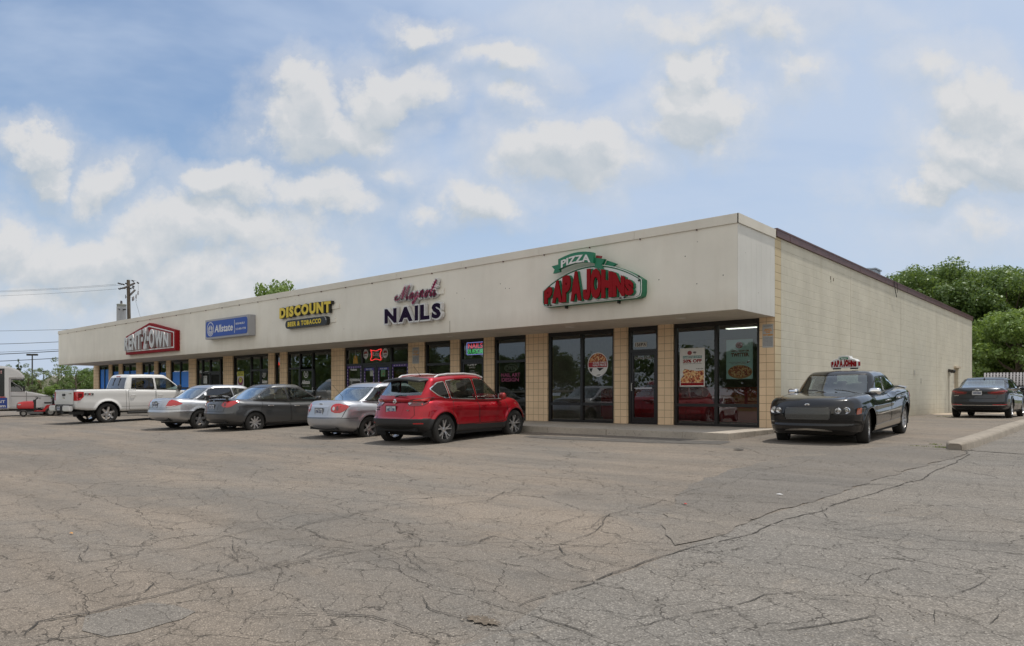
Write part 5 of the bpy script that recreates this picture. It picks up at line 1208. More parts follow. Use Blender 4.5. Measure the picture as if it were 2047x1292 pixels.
def build_car(s):
    """s: dict describing the car; x forward, y left, z up, origin on the ground between the axles"""
    root = empty(s['name'], (0,0,0), 0, s['label'], 'car' if 'cat' not in s else s['cat'])
    ds = s.get('ds', .022); xr, xf, Wd, Hb = s['xr'], s['xf'], s['W'], 1.0
    cx = (xr+xf)/2; L = xf-xr
    # ------- lower body
    P, F, T = box_lattice(axis_pts(xr, xf, ds, (xr+.12, xf-.12)), axis_pts(-Wd/2, Wd/2, ds*1.25), axis_pts(0, Hb, ds*1.35))
    B0 = P.copy(); Q = round_box(P, (L/2, Wd/2, Hb/2), s.get('r', (.26,.20,.20)), (cx,0,.5))
    u, y, w = Q[:,0].copy(), Q[:,1].copy(), Q[:,2].copy(); v = y/(Wd/2)
    top, bot = crv(s['top'], .02), crv(s['bot'], .015)
    sec, plan = crv(s['sec'], .05), crv(s['plan'], .03)
    endr, endf = crv(s['endr'], .04), crv(s['endf'], .04)
    z = bot(u)+w*(top(u)-bot(u))+s.get('crown', .035)*(1-v**2)*np.clip(w-.6, 0, 1)**1.5*3
    gr = np.clip((s.get('gr', .9)-(u-xr))/s.get('gr', .9), 0, 1)**1.3; gf = np.clip((s.get('gf', 1.0)-(xf-u))/s.get('gf', 1.0), 0, 1)**1.3
    x = u+gr*(endr(w)+s.get('kr', .14)*np.abs(v)**3)-gf*(endf(w)+s.get('kf', .22)*np.abs(v)**3)
    yy = y*plan(u)*sec(w)
    for (x0, z0, x1, z1, amp, wd, lo, hi) in s.get('lines', []):     # pressed lines along the flank
        zl = z0+(x-x0)*(z1-z0)/(x1-x0); g = amp*np.exp(-((z-zl)/wd)**2)*np.clip((x-lo)/.25, 0, 1)*np.clip((hi-x)/.25, 0, 1)
        yy += np.sign(yy)*g*(np.abs(v) > .75)
    wr_ = s['wr']; axl = [-s['wb']/2, s['wb']/2]; zc = s['zc']; Ra = s['arch']
    for a in axl:
        dd = np.hypot(x-a, z-zc); yy += np.sign(yy)*(np.abs(v) > .7)*s.get('flare', .018)*np.exp(-((dd-Ra-.015)/.05)**2)*(z > bot(u)+.02)
    V = np.stack([x, yy, z], 1)
    sides = [(-1, 2), (1, 3)]; nb = len(V)
    # ------- greenhouse
    g = s['gh']; Hg = 1.0; gw = g['W']; xb, xe = g['xr'](0)*1.0, g['xf'](0)*1.0
    PG, FG, TG = box_lattice(axis_pts(0, 1, ds/(xe-xb), g.get('ubrk', ())), axis_pts(-gw/2, gw/2, ds*1.25, (-gw/2+g['pw'], gw/2-g['pw'])), axis_pts(0, Hg, ds*2.2, (g['w0'], g['w1'])), bottom=False)
    QG = round_box(PG, (.5, gw/2, .5), g.get('r', (.07,.10,.16)), (.5,0,.5))
    below = PG[:,2] < .5; QG[below,2] = PG[below,2]
    # keep the foot of the box square in height but rounded in plan
    uu, yg, wg = QG[:,0], QG[:,1], QG[:,2]; vg = yg/(gw/2)
    XR, XF = g['xr'](wg), g['xf'](wg); xg = XR+uu*(XF-XR)
    ef = np.clip(1-(1-uu)/.5, 0, 1)**1.5; er = np.clip(1-uu/.5, 0, 1)**1.5
    xg = xg-ef*g.get('kf', .10)*np.abs(vg)**2.2*(1-.35*wg)+er*g.get('kr', .07)*np.abs(vg)**2.2*(1-.35*wg)
    roof = crv(g['roof'], .03); belt = crv(g['belt'], .03)
    zg = belt(xg)+wg*(roof(xg)-belt(xg))
    zg += g.get('crown', .03)*(1-vg**2)*wg**3
    pl = crv(g['plan'], .05); yq = yg*pl(xg)*(1-g['tum']*wg**1.35)
    VG = np.stack([xg, yq, zg], 1)
    Vall = np.concatenate([V, VG]); Fall = np.concatenate([F, FG+nb]); Tall = np.concatenate([T, TG+10])
    N = vnormals(Vall, Fall)
    reg = np.zeros(len(Fall), int); NAMES = {0:('body', s['paint'])}
    sX, sZ = Vall[:,0], Vall[:,2]
    isG = np.arange(len(Vall)) >= nb
    # snapping to arches, windows and door outlines
    arcs = []
    for a in axl:
        arcs.append([(a+Ra*math.cos(t_), zc+Ra*math.sin(t_)*s.get('archk', 1.0)) for t_ in np.linspace(-.6, PI+.6, 50)])
    doors = [smooth_poly(dp, .05) for dp in s.get('doors', [])]; wins = [smooth_poly(wp_, s.get('wround', .045)) for wp_ in g['windows']]
    X_, Z_ = sX.copy(), sZ.copy(); sideV = np.abs(np.concatenate([v, vg])) > .62
    dsn = ds*.62
    for pz in arcs: snap(pz, X_, Z_, dsn, sideV & ~isG)
    for pz in doors: snap(pz, X_, Z_, dsn*.8, sideV & ~isG)
    for pz in wins: snap(pz, X_, Z_, dsn, sideV & isG)
    Vall[:,0], Vall[:,2] = X_, Z_
    C = Vall[Fall].mean(1); ay = np.abs(C[:,1])
    isLow = Tall < 10; sideF = (Tall == 2)|(Tall == 3)|((Tall < 10) & (ay > Wd*.34) & (Tall != 5)); gside = (Tall == 12)|(Tall == 13)
    nr = 1; sgn_ = np.where(C[:,1] > 0, 1, -1)
    def newreg(m, name, mat):
        nonlocal nr
        reg[m & (reg >= 0)] = nr; NAMES[nr] = (name, mat); nr += 1; return nr-1
    for (za, zb_, nm, mt) in s.get('cladding', []):     # lower bands in another material
        clf = crv(za, .01); newreg(isLow & (C[:,2] < clf(C[:,0])) & (C[:,2] > zb_), nm, mt)
    dreg = {}
    for i, pz in enumerate(doors):
        for sg in (-1, 1):
            m = sideF & (sgn_ == sg) & inside(pz, C[:,0], C[:,2]) & (ay > Wd*.36) & (reg == 0); dreg[(i, sg)] = newreg(m, 'door', s['paint'])
    for i, pz in enumerate(wins):
        for sg in (-1, 1): newreg(gside & (sgn_ == sg) & inside(pz, C[:,0], C[:,2]), 'side_window', g.get('glass', [M_CGLASS]*9)[i])
    PGc = PG[FG].mean(1); a_ = np.zeros(len(Fall), bool); a_[len(F):] = (TG == 1) & (np.abs(PGc[:,1]) < gw/2-g['pw']) & (PGc[:,2] > g['w0']) & (PGc[:,2] < g['w1']); newreg(a_, 'windshield', M_WGLASS)
    a_ = np.zeros(len(Fall), bool); a_[len(F):] = (TG == 0) & (np.abs(PGc[:,1]) < gw/2-g.get('pwr', g['pw'])) & (PGc[:,2] > g.get('w0r', g['w0'])) & (PGc[:,2] < g.get('w1r', g['w1'])); newreg(a_, 'rear_window', g.get('rglass', M_WGLASS))
    if g.get('rooftop'): a_ = (Tall == 14); newreg(a_, 'roof', g['rooftop'])
    # removed: wheel arches, hidden faces
    kill = np.zeros(len(Fall), bool)
    for pz in arcs: kill |= isLow & (ay > Wd*.5-.30) & inside(pz, C[:,0], C[:,2])
    xa, xb2 = g['xr'](g['w0'])+.12, g['xf'](g['w0'])-.12
    kill |= isLow & (Tall == 4) & (C[:,0] > xa) & (C[:,0] < xb2) & (ay < gw/2-.10)
    if s.get('hole'): h0, h1, hy = s['hole']; kill |= isLow & (Tall == 4) & (C[:,0] > h0) & (C[:,0] < h1) & (ay < hy)
    keep = ~kill
    sk = Skin(Vall, Fall[keep], (float(V[:,0].min()), float(V[:,0].max()), Wd/2))
    made = {}
    for k, (nm, mt) in NAMES.items():
        m = keep & (reg == k)
        if not m.any(): continue
        VV = Vall
        if 'window' in nm or nm == 'windshield': VV = Vall-N*.006
        made[k] = np_mesh(nm, VV, Fall[m], mt, root, N)
    body = made[0]
    # ------- lining, wells, cabin
    b = MB(); zt = min(belt(0.0), top(0.0))
    hw = Wd/2-.30; b.box(xr+.55, xf-.5, -hw, hw, s['zf'], zc+.10); b.box(xr+.16, xr+.55, -hw, hw, float(bot(xr+.2))+.03, zc+.09)
    b.box(-s['wb']/2+Ra+.06, s['wb']/2-Ra-.06, -Wd/2+.09, Wd/2-.09, s['zf']+.01, s['zf']+.12)
    b.box(s['wb']/2-Ra-.1, xf-.42, -hw+.01, hw-.01, zc+.10, top(s['wb']/2)-.12)
    b.box(xr+.34, -s['wb']/2+Ra-.05, -hw+.012, hw-.012, zc+.10, min(top(xr+.4), top(-s['wb']/2))-.12)
    for a in axl:
        for sg in (-1, 1):
            rr_ = Ra+.035; vs, fs = [], []; y0, y1 = sg*(Wd/2-(.045 if a < 0 else .10)), sg*(Wd/2-.33)
            for i, t_ in enumerate(np.linspace(-.35, PI+.35, 19)):
                vs += [(a+rr_*math.cos(t_), y0, zc+rr_*math.sin(t_)), (a+rr_*math.cos(t_), y1, zc+rr_*math.sin(t_))]
                if i: fs.append((2*i-2, 2*i-1, 2*i+1, 2*i))
            b.add(vs, fs)
    b.build('underbody', M_GAP, root)
    b = MB(); b.box(max(xa-.25, xr+.4), xb2+.15, -Wd/2+.13, Wd/2-.13, zc+.11, zc+.16)
    bx0, bx1, bz = max(xa-.2, xr+.45), g['xf'](0)-.15, belt(0)-.03
    for sg in (-1, 1): b.box(bx0, bx1, min(sg*(Wd/2-.14), sg*(Wd/2-.17)), max(sg*(Wd/2-.14), sg*(Wd/2-.17)), zc+.16, bz-.05)
    b.box(bx1-.45, bx1-.02, -Wd/2+.2, Wd/2-.2, bz-.30, bz-.045)           # dash
    b.box(bx0, bx0+.35, -Wd/2+.2, Wd/2-.2, bz-.12, bz-.055)              # parcel shelf
    b.build('cabin_lining', M_CAR_IN, root)
    sm2 = s.get('seat', M_SEAT_D)
    for x_ in s.get('seats', (.15,)):
        for y_ in (-.36, .36): seat(root, x_, y_, zc+.17, sm2)
    if s.get('rearseat') is not None:
        x_ = s['rearseat']; b = MB(); b.box(x_-.2, x_+.3, -.62, .62, zc+.17, zc+.33); M = Matrix.Translation((x_-.2,0,zc+.3)) @ Matrix.Rotation(R(-18),4,'Y'); b.box(-.08,.05,-.62,.62,0,.52,0,M)
        for y_ in (-.38,.38): b.box(-.06,.02,y_-.12,y_+.12,.53,.61,0,M)
        b.build('rear_seat', sm2, root, smooth=True, bevel=.03)
    sw_ = MB(); M = Matrix.Translation((bx1-.52, .36, bz-.07)) @ Matrix.Rotation(R(-62), 4, 'Y'); sw_.lathe([(.175,-.012),(.19,0),(.175,.012),(.16,0)], M, 24, closed=True); sw_.box(-.17,.17,-.03,.03,-.012,.008,0,M); sw_.build('steering_wheel', M_PLAS, root, smooth=True)
    # ------- trims
    gp = MB()
    for i, pz in enumerate(doors):
        for sg in (-1, 1): strip(sk, gp, pz, 'side', sg, .011, .0022, True)
    for ln in s.get('gaps', []): strip(sk, gp, ln[1], ln[0], ln[2] if len(ln) > 2 else 1, .010, .0022)
    gp.build('panel_gap', M_GAP, body)
    tr = MB()
    for pz in wins:
        for sg in (-1, 1): strip(sk, tr, pz, 'side', sg, g.get('trimw', .022), .0035, True)
    if tr.v: tr.build('window_trim', g.get('trim', M_PLAS), root)
    for tr_ in s.get('strips', []):
        b = MB(); nm, mt, ax, pts, w_, off_ = tr_
        for sg in ((-1, 1) if ax == 'side' else (1,)): strip(sk, b, pts, ax, sg, w_, off_)
        if b.v: b.build(nm, mt, root, smooth=True)
    for (nm, mt, ax, poly, off_, *rest) in s.get('decals', []):
        par = root; pp = smooth_poly(poly, rest[0] if rest else .03)
        if ax == 'side':
            for sg in (-1, 1): decal(sk, nm, pp, ax, mt, par, sg, off_)
        elif ax in ('rear2', 'front2'):
            for sg in (-1, 1): decal(sk, nm, [(sg*a, c_) for a, c_ in pp], ax[:-1], mt, par, 1, off_)
        else: decal(sk, nm, pp, ax, mt, par, 1, off_)
    # lamps built from pieces: (name, material, side polygon, end polygon, end)
    for (nm, mt, poly, end, off_, subs) in s.get('lamps', []):
        for sg in (-1, 1):
            first = decal(sk, nm, smooth_poly(poly, .03), end, mt, root, sg, off_, .035, .012)
            if first is None: continue
            for (n2, m2, poly2, o2) in subs: decal(sk, n2, poly2, end, m2, first, sg, o2, .03, .006)
    # handles
    for i, (hx, hz) in enumerate(s.get('handles', [])):
        for sg in (-1, 1):
            h, n = sk.hit('side', hx, hz, sg)
            if h is None: continue
            par = made.get(dreg.get((i, sg)), body); b = MB(); yy_ = h.y
            b.tube([(hx-.085, yy_+sg*.004, hz), (hx-.07, yy_+sg*.032, hz+.002), (hx+.07, yy_+sg*.030, hz+.002), (hx+.085, yy_+sg*.002, hz)], .0125, 8)
            b.build('handle', s.get('handle_mat', s['paint']), par, smooth=True)
    # mirrors
    mx, mz, ml = s['mirror']
    for sg in (-1, 1):
        h, n = sk.hit('side', mx, mz-.02, sg); y0 = abs(h.y) if h else Wd/2-.1
        m_ = empty('wing_mirror', (mx, sg*(y0+.13), mz+.03), parent=root)
        Pm, Fm, Tm = box_lattice(axis_pts(-.075,.075,.02), axis_pts(-.115,.115,.02), axis_pts(-ml,ml,.02)); Pm = round_box(Pm, (.075,.115,ml), (.07,.06,ml*.9)); Pm[:,0] += np.abs(Pm[:,1]*sg+.1)*-.2
        np_mesh('shell', Pm, Fm, s.get('mirror_mat', s['paint']), m_)
        b = MB(); b.box(-.03,.03,-.20 if sg > 0 else .08,-.08 if sg > 0 else .20,-ml*.7,-ml*.3); b.build('arm', M_PLAS, m_)
        b = MB(); b.box(-.078,-.074,-.095,.095,-ml*.75,ml*.75); b.build('mirror_glass', M_CHROME, m_)
    # wheels
    for a, st in ((-s['wb']/2, 0), (s['wb']/2, s.get('steer', 0))):
        for sg in (-1, 1): make_wheel(root, (a, sg*(s['track']/2), wr_), wr_, s.get('tw', .21), s['rimr'], s['spokes'], sg, st, s.get('rim_mat'))
    b = MB(); b.cyl((-s['wb']/2,-s['track']/2,wr_), (-s['wb']/2,s['track']/2,wr_), .035, n=8)
    ex = s.get('exhaust')
    if ex: b.cyl((xr+.02, ex, s['zf']+.02), (xr+.5, ex, s['zf']+.02), .032, n=12)
    b.build('axle', M_HUB, root)
    if s.get('plate'): 
        h, n = sk.hit('rear', 0, s['plate'][0]); p_ = plate(root, h.x-.004, s['plate'][2] if len(s['plate']) > 2 else 0, s['plate'][0], s['plate'][1])
    if s.get('ext'): s['ext'](root, sk, body)
    return root
def badge(root, sk, ax, a, z, rx_, rz, name='badge', mat=None):
    h, n = sk.hit(ax, a, z)
    if h is None: return
    sx = 1 if ax == 'rear' else -1
    b = MB(); M = Matrix.Translation(h) @ Matrix.Rotation(PI/2, 4, 'Y') @ Matrix.Scale(rz, 4, (1,0,0)) @ Matrix.Scale(rx_, 4, (0,1,0)); M = Matrix.Translation(h) @ Matrix(((0,0,1,0),(0,rx_,0,0),(rz,0,0,0),(0,0,0,1)))
    b.lathe([(.62,-.012),(.62,.012),(1,.010),(1,-.010)], M, 24, closed=True); b.box(-.18,.18,-1,1,-.013,.013,0,M); return b.build(name, mat or M_CHROME, root)
def side_text(root, sk, txt, x, z, w, h, mat, ax='side', sg=-1, name='badge_lettering', par=None, off=.003):
    hit, n = sk.hit(ax, x if ax == 'side' else x, z, sg)
    if hit is None: return
    b = MB()
    if ax == 'side': M = Matrix.Translation((x, hit.y, z)) @ Matrix.Rotation(0 if sg < 0 else PI, 4, 'Z')
    else: M = Matrix.Translation((hit.x, x, z)) @ Matrix.Rotation(-PI/2, 4, 'Z')
    text_mb(b, txt, -w/2, w/2, -h/2, h/2, -off, .006, .03, M=M); return b.build(name, mat, par or root)
def put(root, X, Y, head, z=None, pitch=0, roll=0):
    root.location = (X, Y, gz(X, Y) if z is None else z); root.rotation_euler = (R(roll), R(pitch), R(head))
def sedan(name, label, L, W_, wb, xr, H, deck, hood, rgb, rgt, wsb, wst, **k):
    """common proportions of a saloon"""
    xf = xr+L; zb = k.pop('belt', deck-.07)
    s = dict(name=name, label=label, W=W_, wb=wb, xr=xr, xf=xf,
        top=[(xr,deck-.07),(xr+.12,deck-.01),(xr+.35,deck),(rgb,deck-.01),(rgt,zb+.01),(0,zb-.02),(wsb-.2,zb-.03),(wsb+.15,hood+.07),(wsb+.6,hood+.02),(xf-.45,hood-.06),(xf-.15,hood-.15),(xf,hood-.24)],
        bot=[(xr,.30),(xr+.5,.24),(-wb/2,.24),(-wb/2+.4,.19),(wb/2-.4,.18),(wb/2,.22),(xf-.3,.20),(xf,.24)],
        sec=[(0,.90),(.12,.955),(.35,.995),(.55,1.0),(.75,.985),(.9,.955),(1,.93)],
        plan=[(xr,.90),(xr+.5,.965),(-wb/2+.2,.995),(0,1),(wb/2-.2,.99),(xf-.5,.95),(xf,.88)],
        endr=[(0,.10),(.25,.015),(.45,.0),(.52,.02),(.75,.05),(1,.07)], endf=[(0,.10),(.2,.01),(.45,.0),(.7,.06),(1,.22)],
        wr=.315, zc=.32, arch=.345, zf=.20, track=W_-.24, rimr=.205, spokes=(7,.03,.022,.6,.75,0), mirror=(wsb-.42, zb+.03, .07), tw=.205)
    s['gh'] = dict(W=W_-.13, xr=crv([(0,rgb),(.3,rgb+(rgt-rgb)*.30),(.8,rgb+(rgt-rgb)*.78),(1,rgt)], .08), xf=crv([(0,wsb),(.5,wsb+(wst-wsb)*.5),(1,wst)], .05),
        belt=[(rgb-.3,deck-.06),(rgb,deck-.045),(rgt,zb-.02),(wsb,hood+.02),(wsb+.3,hood-.02)], roof=[(rgb,H-.20),(rgt-.15,H-.07),(rgt+.25,H-.012),((rgt+wst)/2,H),(wst-.1,H-.02),(wst+.25,H-.07),(wsb,H-.25)],
        plan=[(rgb,.90),(rgt,.965),(0,1),(wst,.99),(wsb,.93)], tum=.205, w0=.10, w1=.90, pw=.085, crown=.028, kf=.20, kr=.14, r=(.12,.15,.20))
    s.update({a: b for a, b in k.items() if a != 'gh'}); s['gh'].update(k.get('gh', {})); return s
P_RED = paint('crimson_metallic', (.38,.003,.014), .55, .32); P_SIL = paint('silver_metallic', (.46,.47,.49), .75, .34); P_SIL2 = paint('light_silver_metallic', (.44,.455,.49), .72, .36)
P_GREY = paint('graphite_metallic', (.080,.083,.088), .55, .34, .1); P_BLK = paint('gloss_black', (.004,.004,.005), 0, .2, .05); P_WHT = paint('gloss_white', (.66,.66,.655), 0, .35); P_CHAR = paint('charcoal_metallic', (.022,.027,.034), .4, .28, .06)
def circ(cx, cz, r, n=20): return [(cx+r*math.cos(2*PI*k/n), cz+r*math.sin(2*PI*k/n)) for k in range(n)]
# ---------------------------------------------------------------- red crossover
def rogue_ext(root, sk, body):
    # spoiler
    Pm, Fm, Tm = box_lattice(axis_pts(-.19,.19,.02), axis_pts(-.60,.60,.03), axis_pts(-.03,.03,.015)); Pm = round_box(Pm, (.19,.60,.03), (.05,.06,.028)); Pm[:,2] += -.05*(Pm[:,1]/.6)**2+.10*(Pm[:,0]); Pm[:,0] += .10*(Pm[:,1]/.6)**2
    Pm[:,0] -= 1.72; Pm[:,2] += 1.505; np_mesh('roof_spoiler', Pm, Fm, M_PLAS, root, vnormals(Pm, Fm))
    for sg in (-1, 1):
        b = MB(); pts = [(-1.35,sg*.575,1.50),(-1.2,sg*.585,1.575),(-.9,sg*.59,1.605),(-.3,sg*.59,1.618),(.15,sg*.58,1.59),(.42,sg*.565,1.525)]
        b.tube(pts, .024, 8); b.build('roof_rail', simple('satin_silver', (.66,.66,.66), .35, .4), root, smooth=True)
    b = MB(); b.cyl((-1.15,0,1.56),(-1.38,0,1.80),.006,.003,6); b.cyl((-1.12,0,1.55),(-1.17,0,1.59),.025,.015,8); b.build('antenna', M_PLAS, root)
    badge(root, sk, 'rear', 0, 1.00, .055, .052)
    side_text(root, sk, 'AWD', -.42, .80, .10, .035, M_CHROME, 'rear'); side_text(root, sk, 'ROGUE', .52, .86, .17, .03, M_PLAS, 'rear'); side_text(root, sk, 'SPORT', .52, .81, .17, .03, M_PLAS, 'rear')
    b = MB(); h, n = sk.hit('rear', 0, 1.12)
    b.tube([(h.x-.02,.02,1.10),(h.x-.03,-.12,1.13),(h.x-.03,-.36,1.12)], .012, 6); b.build('rear_wiper', M_PLAS, root)
rog = dict(name='parked_car', label='red crossover with black lower cladding and silver roof rails before the nail salon', ds=.016, W=1.836, wb=2.646, xr=-2.13, xf=2.25, paint=P_RED,
    top=[(-2.13,.98),(-1.9,1.03),(-1.5,1.04),(-.5,1.00),(.6,.965),(1.0,.98),(1.35,1.01),(1.7,.97),(2.0,.88),(2.25,.72)],
    bot=[(-2.13,.36),(-1.9,.30),(-1.32,.28),(-.9,.23),(.9,.22),(1.3,.27),(2.0,.20),(2.25,.24)],
    sec=[(0,.90),(.1,.955),(.3,.99),(.5,1.0),(.68,1.0),(.82,.975),(1,.925)], plan=[(-2.13,.90),(-1.7,.965),(-1.2,1.0),(0,.985),(1.2,.995),(1.8,.95),(2.25,.86)],
    endr=[(0,.12),(.22,.01),(.40,0),(.46,.05),(.7,.09),(1,.14)], endf=[(0,.09),(.25,.0),(.5,.02),(.75,.10),(1,.28)], kr=.20, kf=.30, gr=.8, r=(.24,.17,.15),
    lines=[(-2,.86,1.5,.80,.016,.06,-1.6,1.6),(-1,.62,1,.58,-.014,.10,-.9,.9)], flare=.028, wr=.348, zc=.355, arch=.395, zf=.21, track=1.60, rimr=.235, tw=.22, spokes=(5,.020,.016,.62,.80,.24), steer=R(-3),
    cladding=[([(-2.3,.62),(-1.75,.62),(-1.70,.60),(-1.325,.60),(-.86,.44),(.86,.42),(1.3,.58),(1.7,.5),(2.3,.45)],0,'lower_cladding',M_PLAS)],
    doors=[[(-1.05,.46),(-1.08,.70),(-.98,.98),(-.10,.96),(-.08,.44),(-.92,.44)],[(-.06,.44),(-.08,.96),(.98,.955),(1.02,.60),(.84,.44)]],
    handles=[(-.83,.87),(.10,.86)], mirror=(.78,1.03,.085), mirror_mat=P_RED,
    gaps=[('rear',[(-.52,1.02),(-.60,.70),(-.52,.60),(.52,.60),(.60,.70),(.52,1.02)]),('side',[(-1.12,1.1),(-1.25,1.35)],1)],
    decals=[('bumper_recess',M_GAP,'rear',[(-.62,.37),(-.55,.45),(.55,.45),(.62,.37),(.5,.33),(-.5,.33)],.004),('plate_recess',P_RED,'rear',[(-.32,.96),(-.26,.70),(.26,.70),(.32,.96)],.003),('fuel_flap',P_RED,'side',[(-1.62,.86),(-1.45,.86),(-1.45,.99),(-1.62,.99)],.003),
            ('reflector',M_TAIL,'rear2',[(.60,.50),(.78,.50),(.78,.525),(.60,.525)],.006,.008),('headlight',M_CLEAR,'side',[(1.75,.80),(2.10,.74),(2.14,.79),(1.62,.93)],.006)],
    lamps=[('tail_light',M_TAILD,[(.40,.955),(.52,1.04),(.80,1.065),(1.15,1.07),(1.52,1.09),(1.46,1.05),(1.22,.95),(1.05,.90),(.62,.89),(.46,.90)],'cr',.010,[('lens_red',simple('tail_lens_bright', (.70,.02,.02), .12, coat=1),[(.55,.985),(.62,1.03),(1.1,1.055),(1.38,1.065),(1.22,1.0),(1.0,.965),(.62,.955)],.013),('lens_red',simple('tail_lens_bright', (.70,.02,.02)),circ(1.02,.93,.022,12),.014),('lens_clear',M_CLEAR,[(.42,.955),(.49,.92),(.54,.95),(.49,1.0)],.014)])],
    plate=(.815,'HKX 1298',.08), seats=(.30,), rearseat=-.62, seat=M_SEAT_D, ext=rogue_ext,
    gh=dict(W=1.70, xr=crv([(0,-2.04),(.35,-1.93),(.8,-1.70),(1,-1.60)],.06), xf=crv([(0,1.28),(.5,.82),(1,.30)],.05), belt=[(-2.2,.99),(-1.5,1.00),(0,.93),(1.0,.95),(1.4,.95)], roof=[(-2.1,1.38),(-1.6,1.51),(-1.0,1.565),(-.3,1.585),(.3,1.56),(.8,1.45),(1.3,1.3)],
        plan=[(-2.1,.86),(-1.6,.93),(-.8,.985),(.3,1),(.9,.96),(1.3,.9)], tum=.20, w0=.20, w1=.86, w0r=.30, w1r=.88, pw=.085, pwr=.10, crown=.03, kf=.22, kr=.20, r=(.05,.12,.15),
        windows=[[(-1.62,1.27),(-1.40,1.12),(-1.16,1.055),(-1.06,1.05),(-1.14,1.44),(-1.36,1.41)],[(-1.0,1.045),(-.14,1.01),(-.20,1.495),(-.75,1.485),(-1.09,1.45)],[(-.08,1.01),(.86,1.0),(.62,1.24),(.34,1.44),(.14,1.49),(-.13,1.495)]],
        glass=[M_TGLASS,M_CGLASS,M_CGLASS], trim=M_CHROME, trimw=.020))
c = build_car(rog); put(c, -5.99, -5.19, 94.6, -.28, -1.2)
# the pillar between the windows is black
# ---------------------------------------------------------------- silver saloon next to it
def cor_ext(root, sk, body):
    badge(root, sk, 'rear', 0, .955, .06, .038)
    b = MB(); h, n = sk.hit('top', -1.35, .25); b.cyl((h.x,.2,h.z-.02),(h.x-.32,.2,h.z+.30),.005,.003,6); b.build('antenna', M_PLAS, root)
    side_text(root, sk, 'COROLLA', .48, .90, .22, .03, M_CHROME, 'rear'); side_text(root, sk, 'CE', -.62, .90, .08, .03, M_CHROME, 'rear')
corolla = sedan('parked_car', 'light silver saloon with round red tail lamps parked left of the red crossover', 4.53, 1.70, 2.60, -2.29, 1.475, 1.03, .93, -1.72, -.92, 1.28, .42, ds=.02, paint=P_SIL2, kr=.20, kf=.3,
    lines=[(-2,.78,1.5,.74,.012,.05,-1.9,1.7)], wr=.312, zc=.318, arch=.345, rimr=.200, spokes=(6,.034,.030,.55,.72,0), flare=.014, tw=.195, seat=M_SEAT_L, seats=(.25,), rearseat=-.62,
    doors=[[(-1.02,.40),(-1.12,.70),(-.98,.955),(-.12,.95),(-.10,.30),(-.88,.28)],[(-.07,.30),(-.09,.95),(.92,.94),(.96,.50),(.84,.28)]], handles=[(-.86,.82),(.08,.81)],
    gaps=[('rear',[(-.78,1.0),(-.70,.62),(.70,.62),(.78,1.0)]),('side',[(-2.2,.60),(-1.68,.60)],1),('side',[(-2.2,.60),(-1.68,.60)],-1),('rear',[(-.8,.60),(.8,.60)])],
    decals=[('plate_recess',P_SIL2,'rear',[(-.36,.90),(-.32,.68),(.32,.68),(.36,.90)],.004),('fuel_flap',P_SIL2,'side',[(-1.66,.80),(-1.49,.80),(-1.49,.94),(-1.66,.94)],.003),('headlight',M_CLEAR,'side',[(1.72,.66),(2.08,.60),(2.12,.70),(1.78,.82)],.005)],
    strips=[('chrome_strip',M_CHROME,'rear',[(-.34,.90),(.34,.90)],.022,.010)],
    lamps=[('tail_light',M_TAIL,[(.44,.84),(.48,.93),(.62,.965),(.85,.965),(1.15,.92),(1.19,.88),(1.02,.78),(.85,.735),(.60,.735),(.47,.77)],'cr',.010,[('reverse_lamp',M_CLEAR,circ(.56,.845,.045,16),.013),('inner_lens',M_TAILD,circ(.71,.85,.058,16),.013)])],
    plate=(.77,'EYM 3257'), ext=cor_ext,
    gh=dict(windows=[[(-1.42,1.13),(-1.30,1.03),(-.16,1.00),(-.22,1.385),(-.80,1.37),(-1.12,1.30)],[(-.10,1.0),(.88,.985),(.50,1.24),(.22,1.36),(-.16,1.39)]], glass=[M_CGLASS,M_CGLASS], w0=.12, w1=.88))
c = build_car(corolla); put(c, -8.95, -4.90, 92.5, -.32, -1.2)
# ---------------------------------------------------------------- graphite saloon
def ela_ext(root, sk, body):
    b = MB(); pts = [(-2.10,-.66,1.10),(-2.12,-.5,1.145),(-2.14,0,1.16),(-2.12,.5,1.145),(-2.10,.66,1.10)]
    for a_, b_ in zip(pts[:-1], pts[1:]):
        q = [(a_[0]-.09,a_[1],a_[2]),(a_[0]+.09,a_[1],a_[2]-.012),(b_[0]+.09,b_[1],b_[2]-.012),(b_[0]-.09,b_[1],b_[2])]; b.add([(*p[:2],p[2]+.012) for p in q]+[(*p[:2],p[2]-.014) for p in q], [(0,1,2,3),(7,6,5,4),(0,4,5,1),(1,5,6,2),(2,6,7,3),(3,7,4,0)])
    for y_ in (-.60,.60): b.box(-2.14,-2.06,y_-.02,y_+.02,.99,1.12)
    b.build('spoiler', P_GREY, root)
    for y_, z_, w_, h_, m_, nm in ((.62,.955,.11,.05,simple('sticker_lime',(.4,.5,.1),.5),'sticker'),(.36,.95,.14,.022,simple('sticker_orange',(.55,.14,.05),.5),'sticker')):
        h, n = sk.hit('rear', y_, z_); b = MB(); b.box(h.x-.006,h.x,y_-w_/2,y_+w_/2,z_-h_/2,z_+h_/2); b.build(nm, m_, root)
    side_text(root, sk, 'ELANTRA', -.42, .95, .22, .028, M_CHROME, 'rear'); badge(root, sk, 'rear', 0, .96, .055, .030)
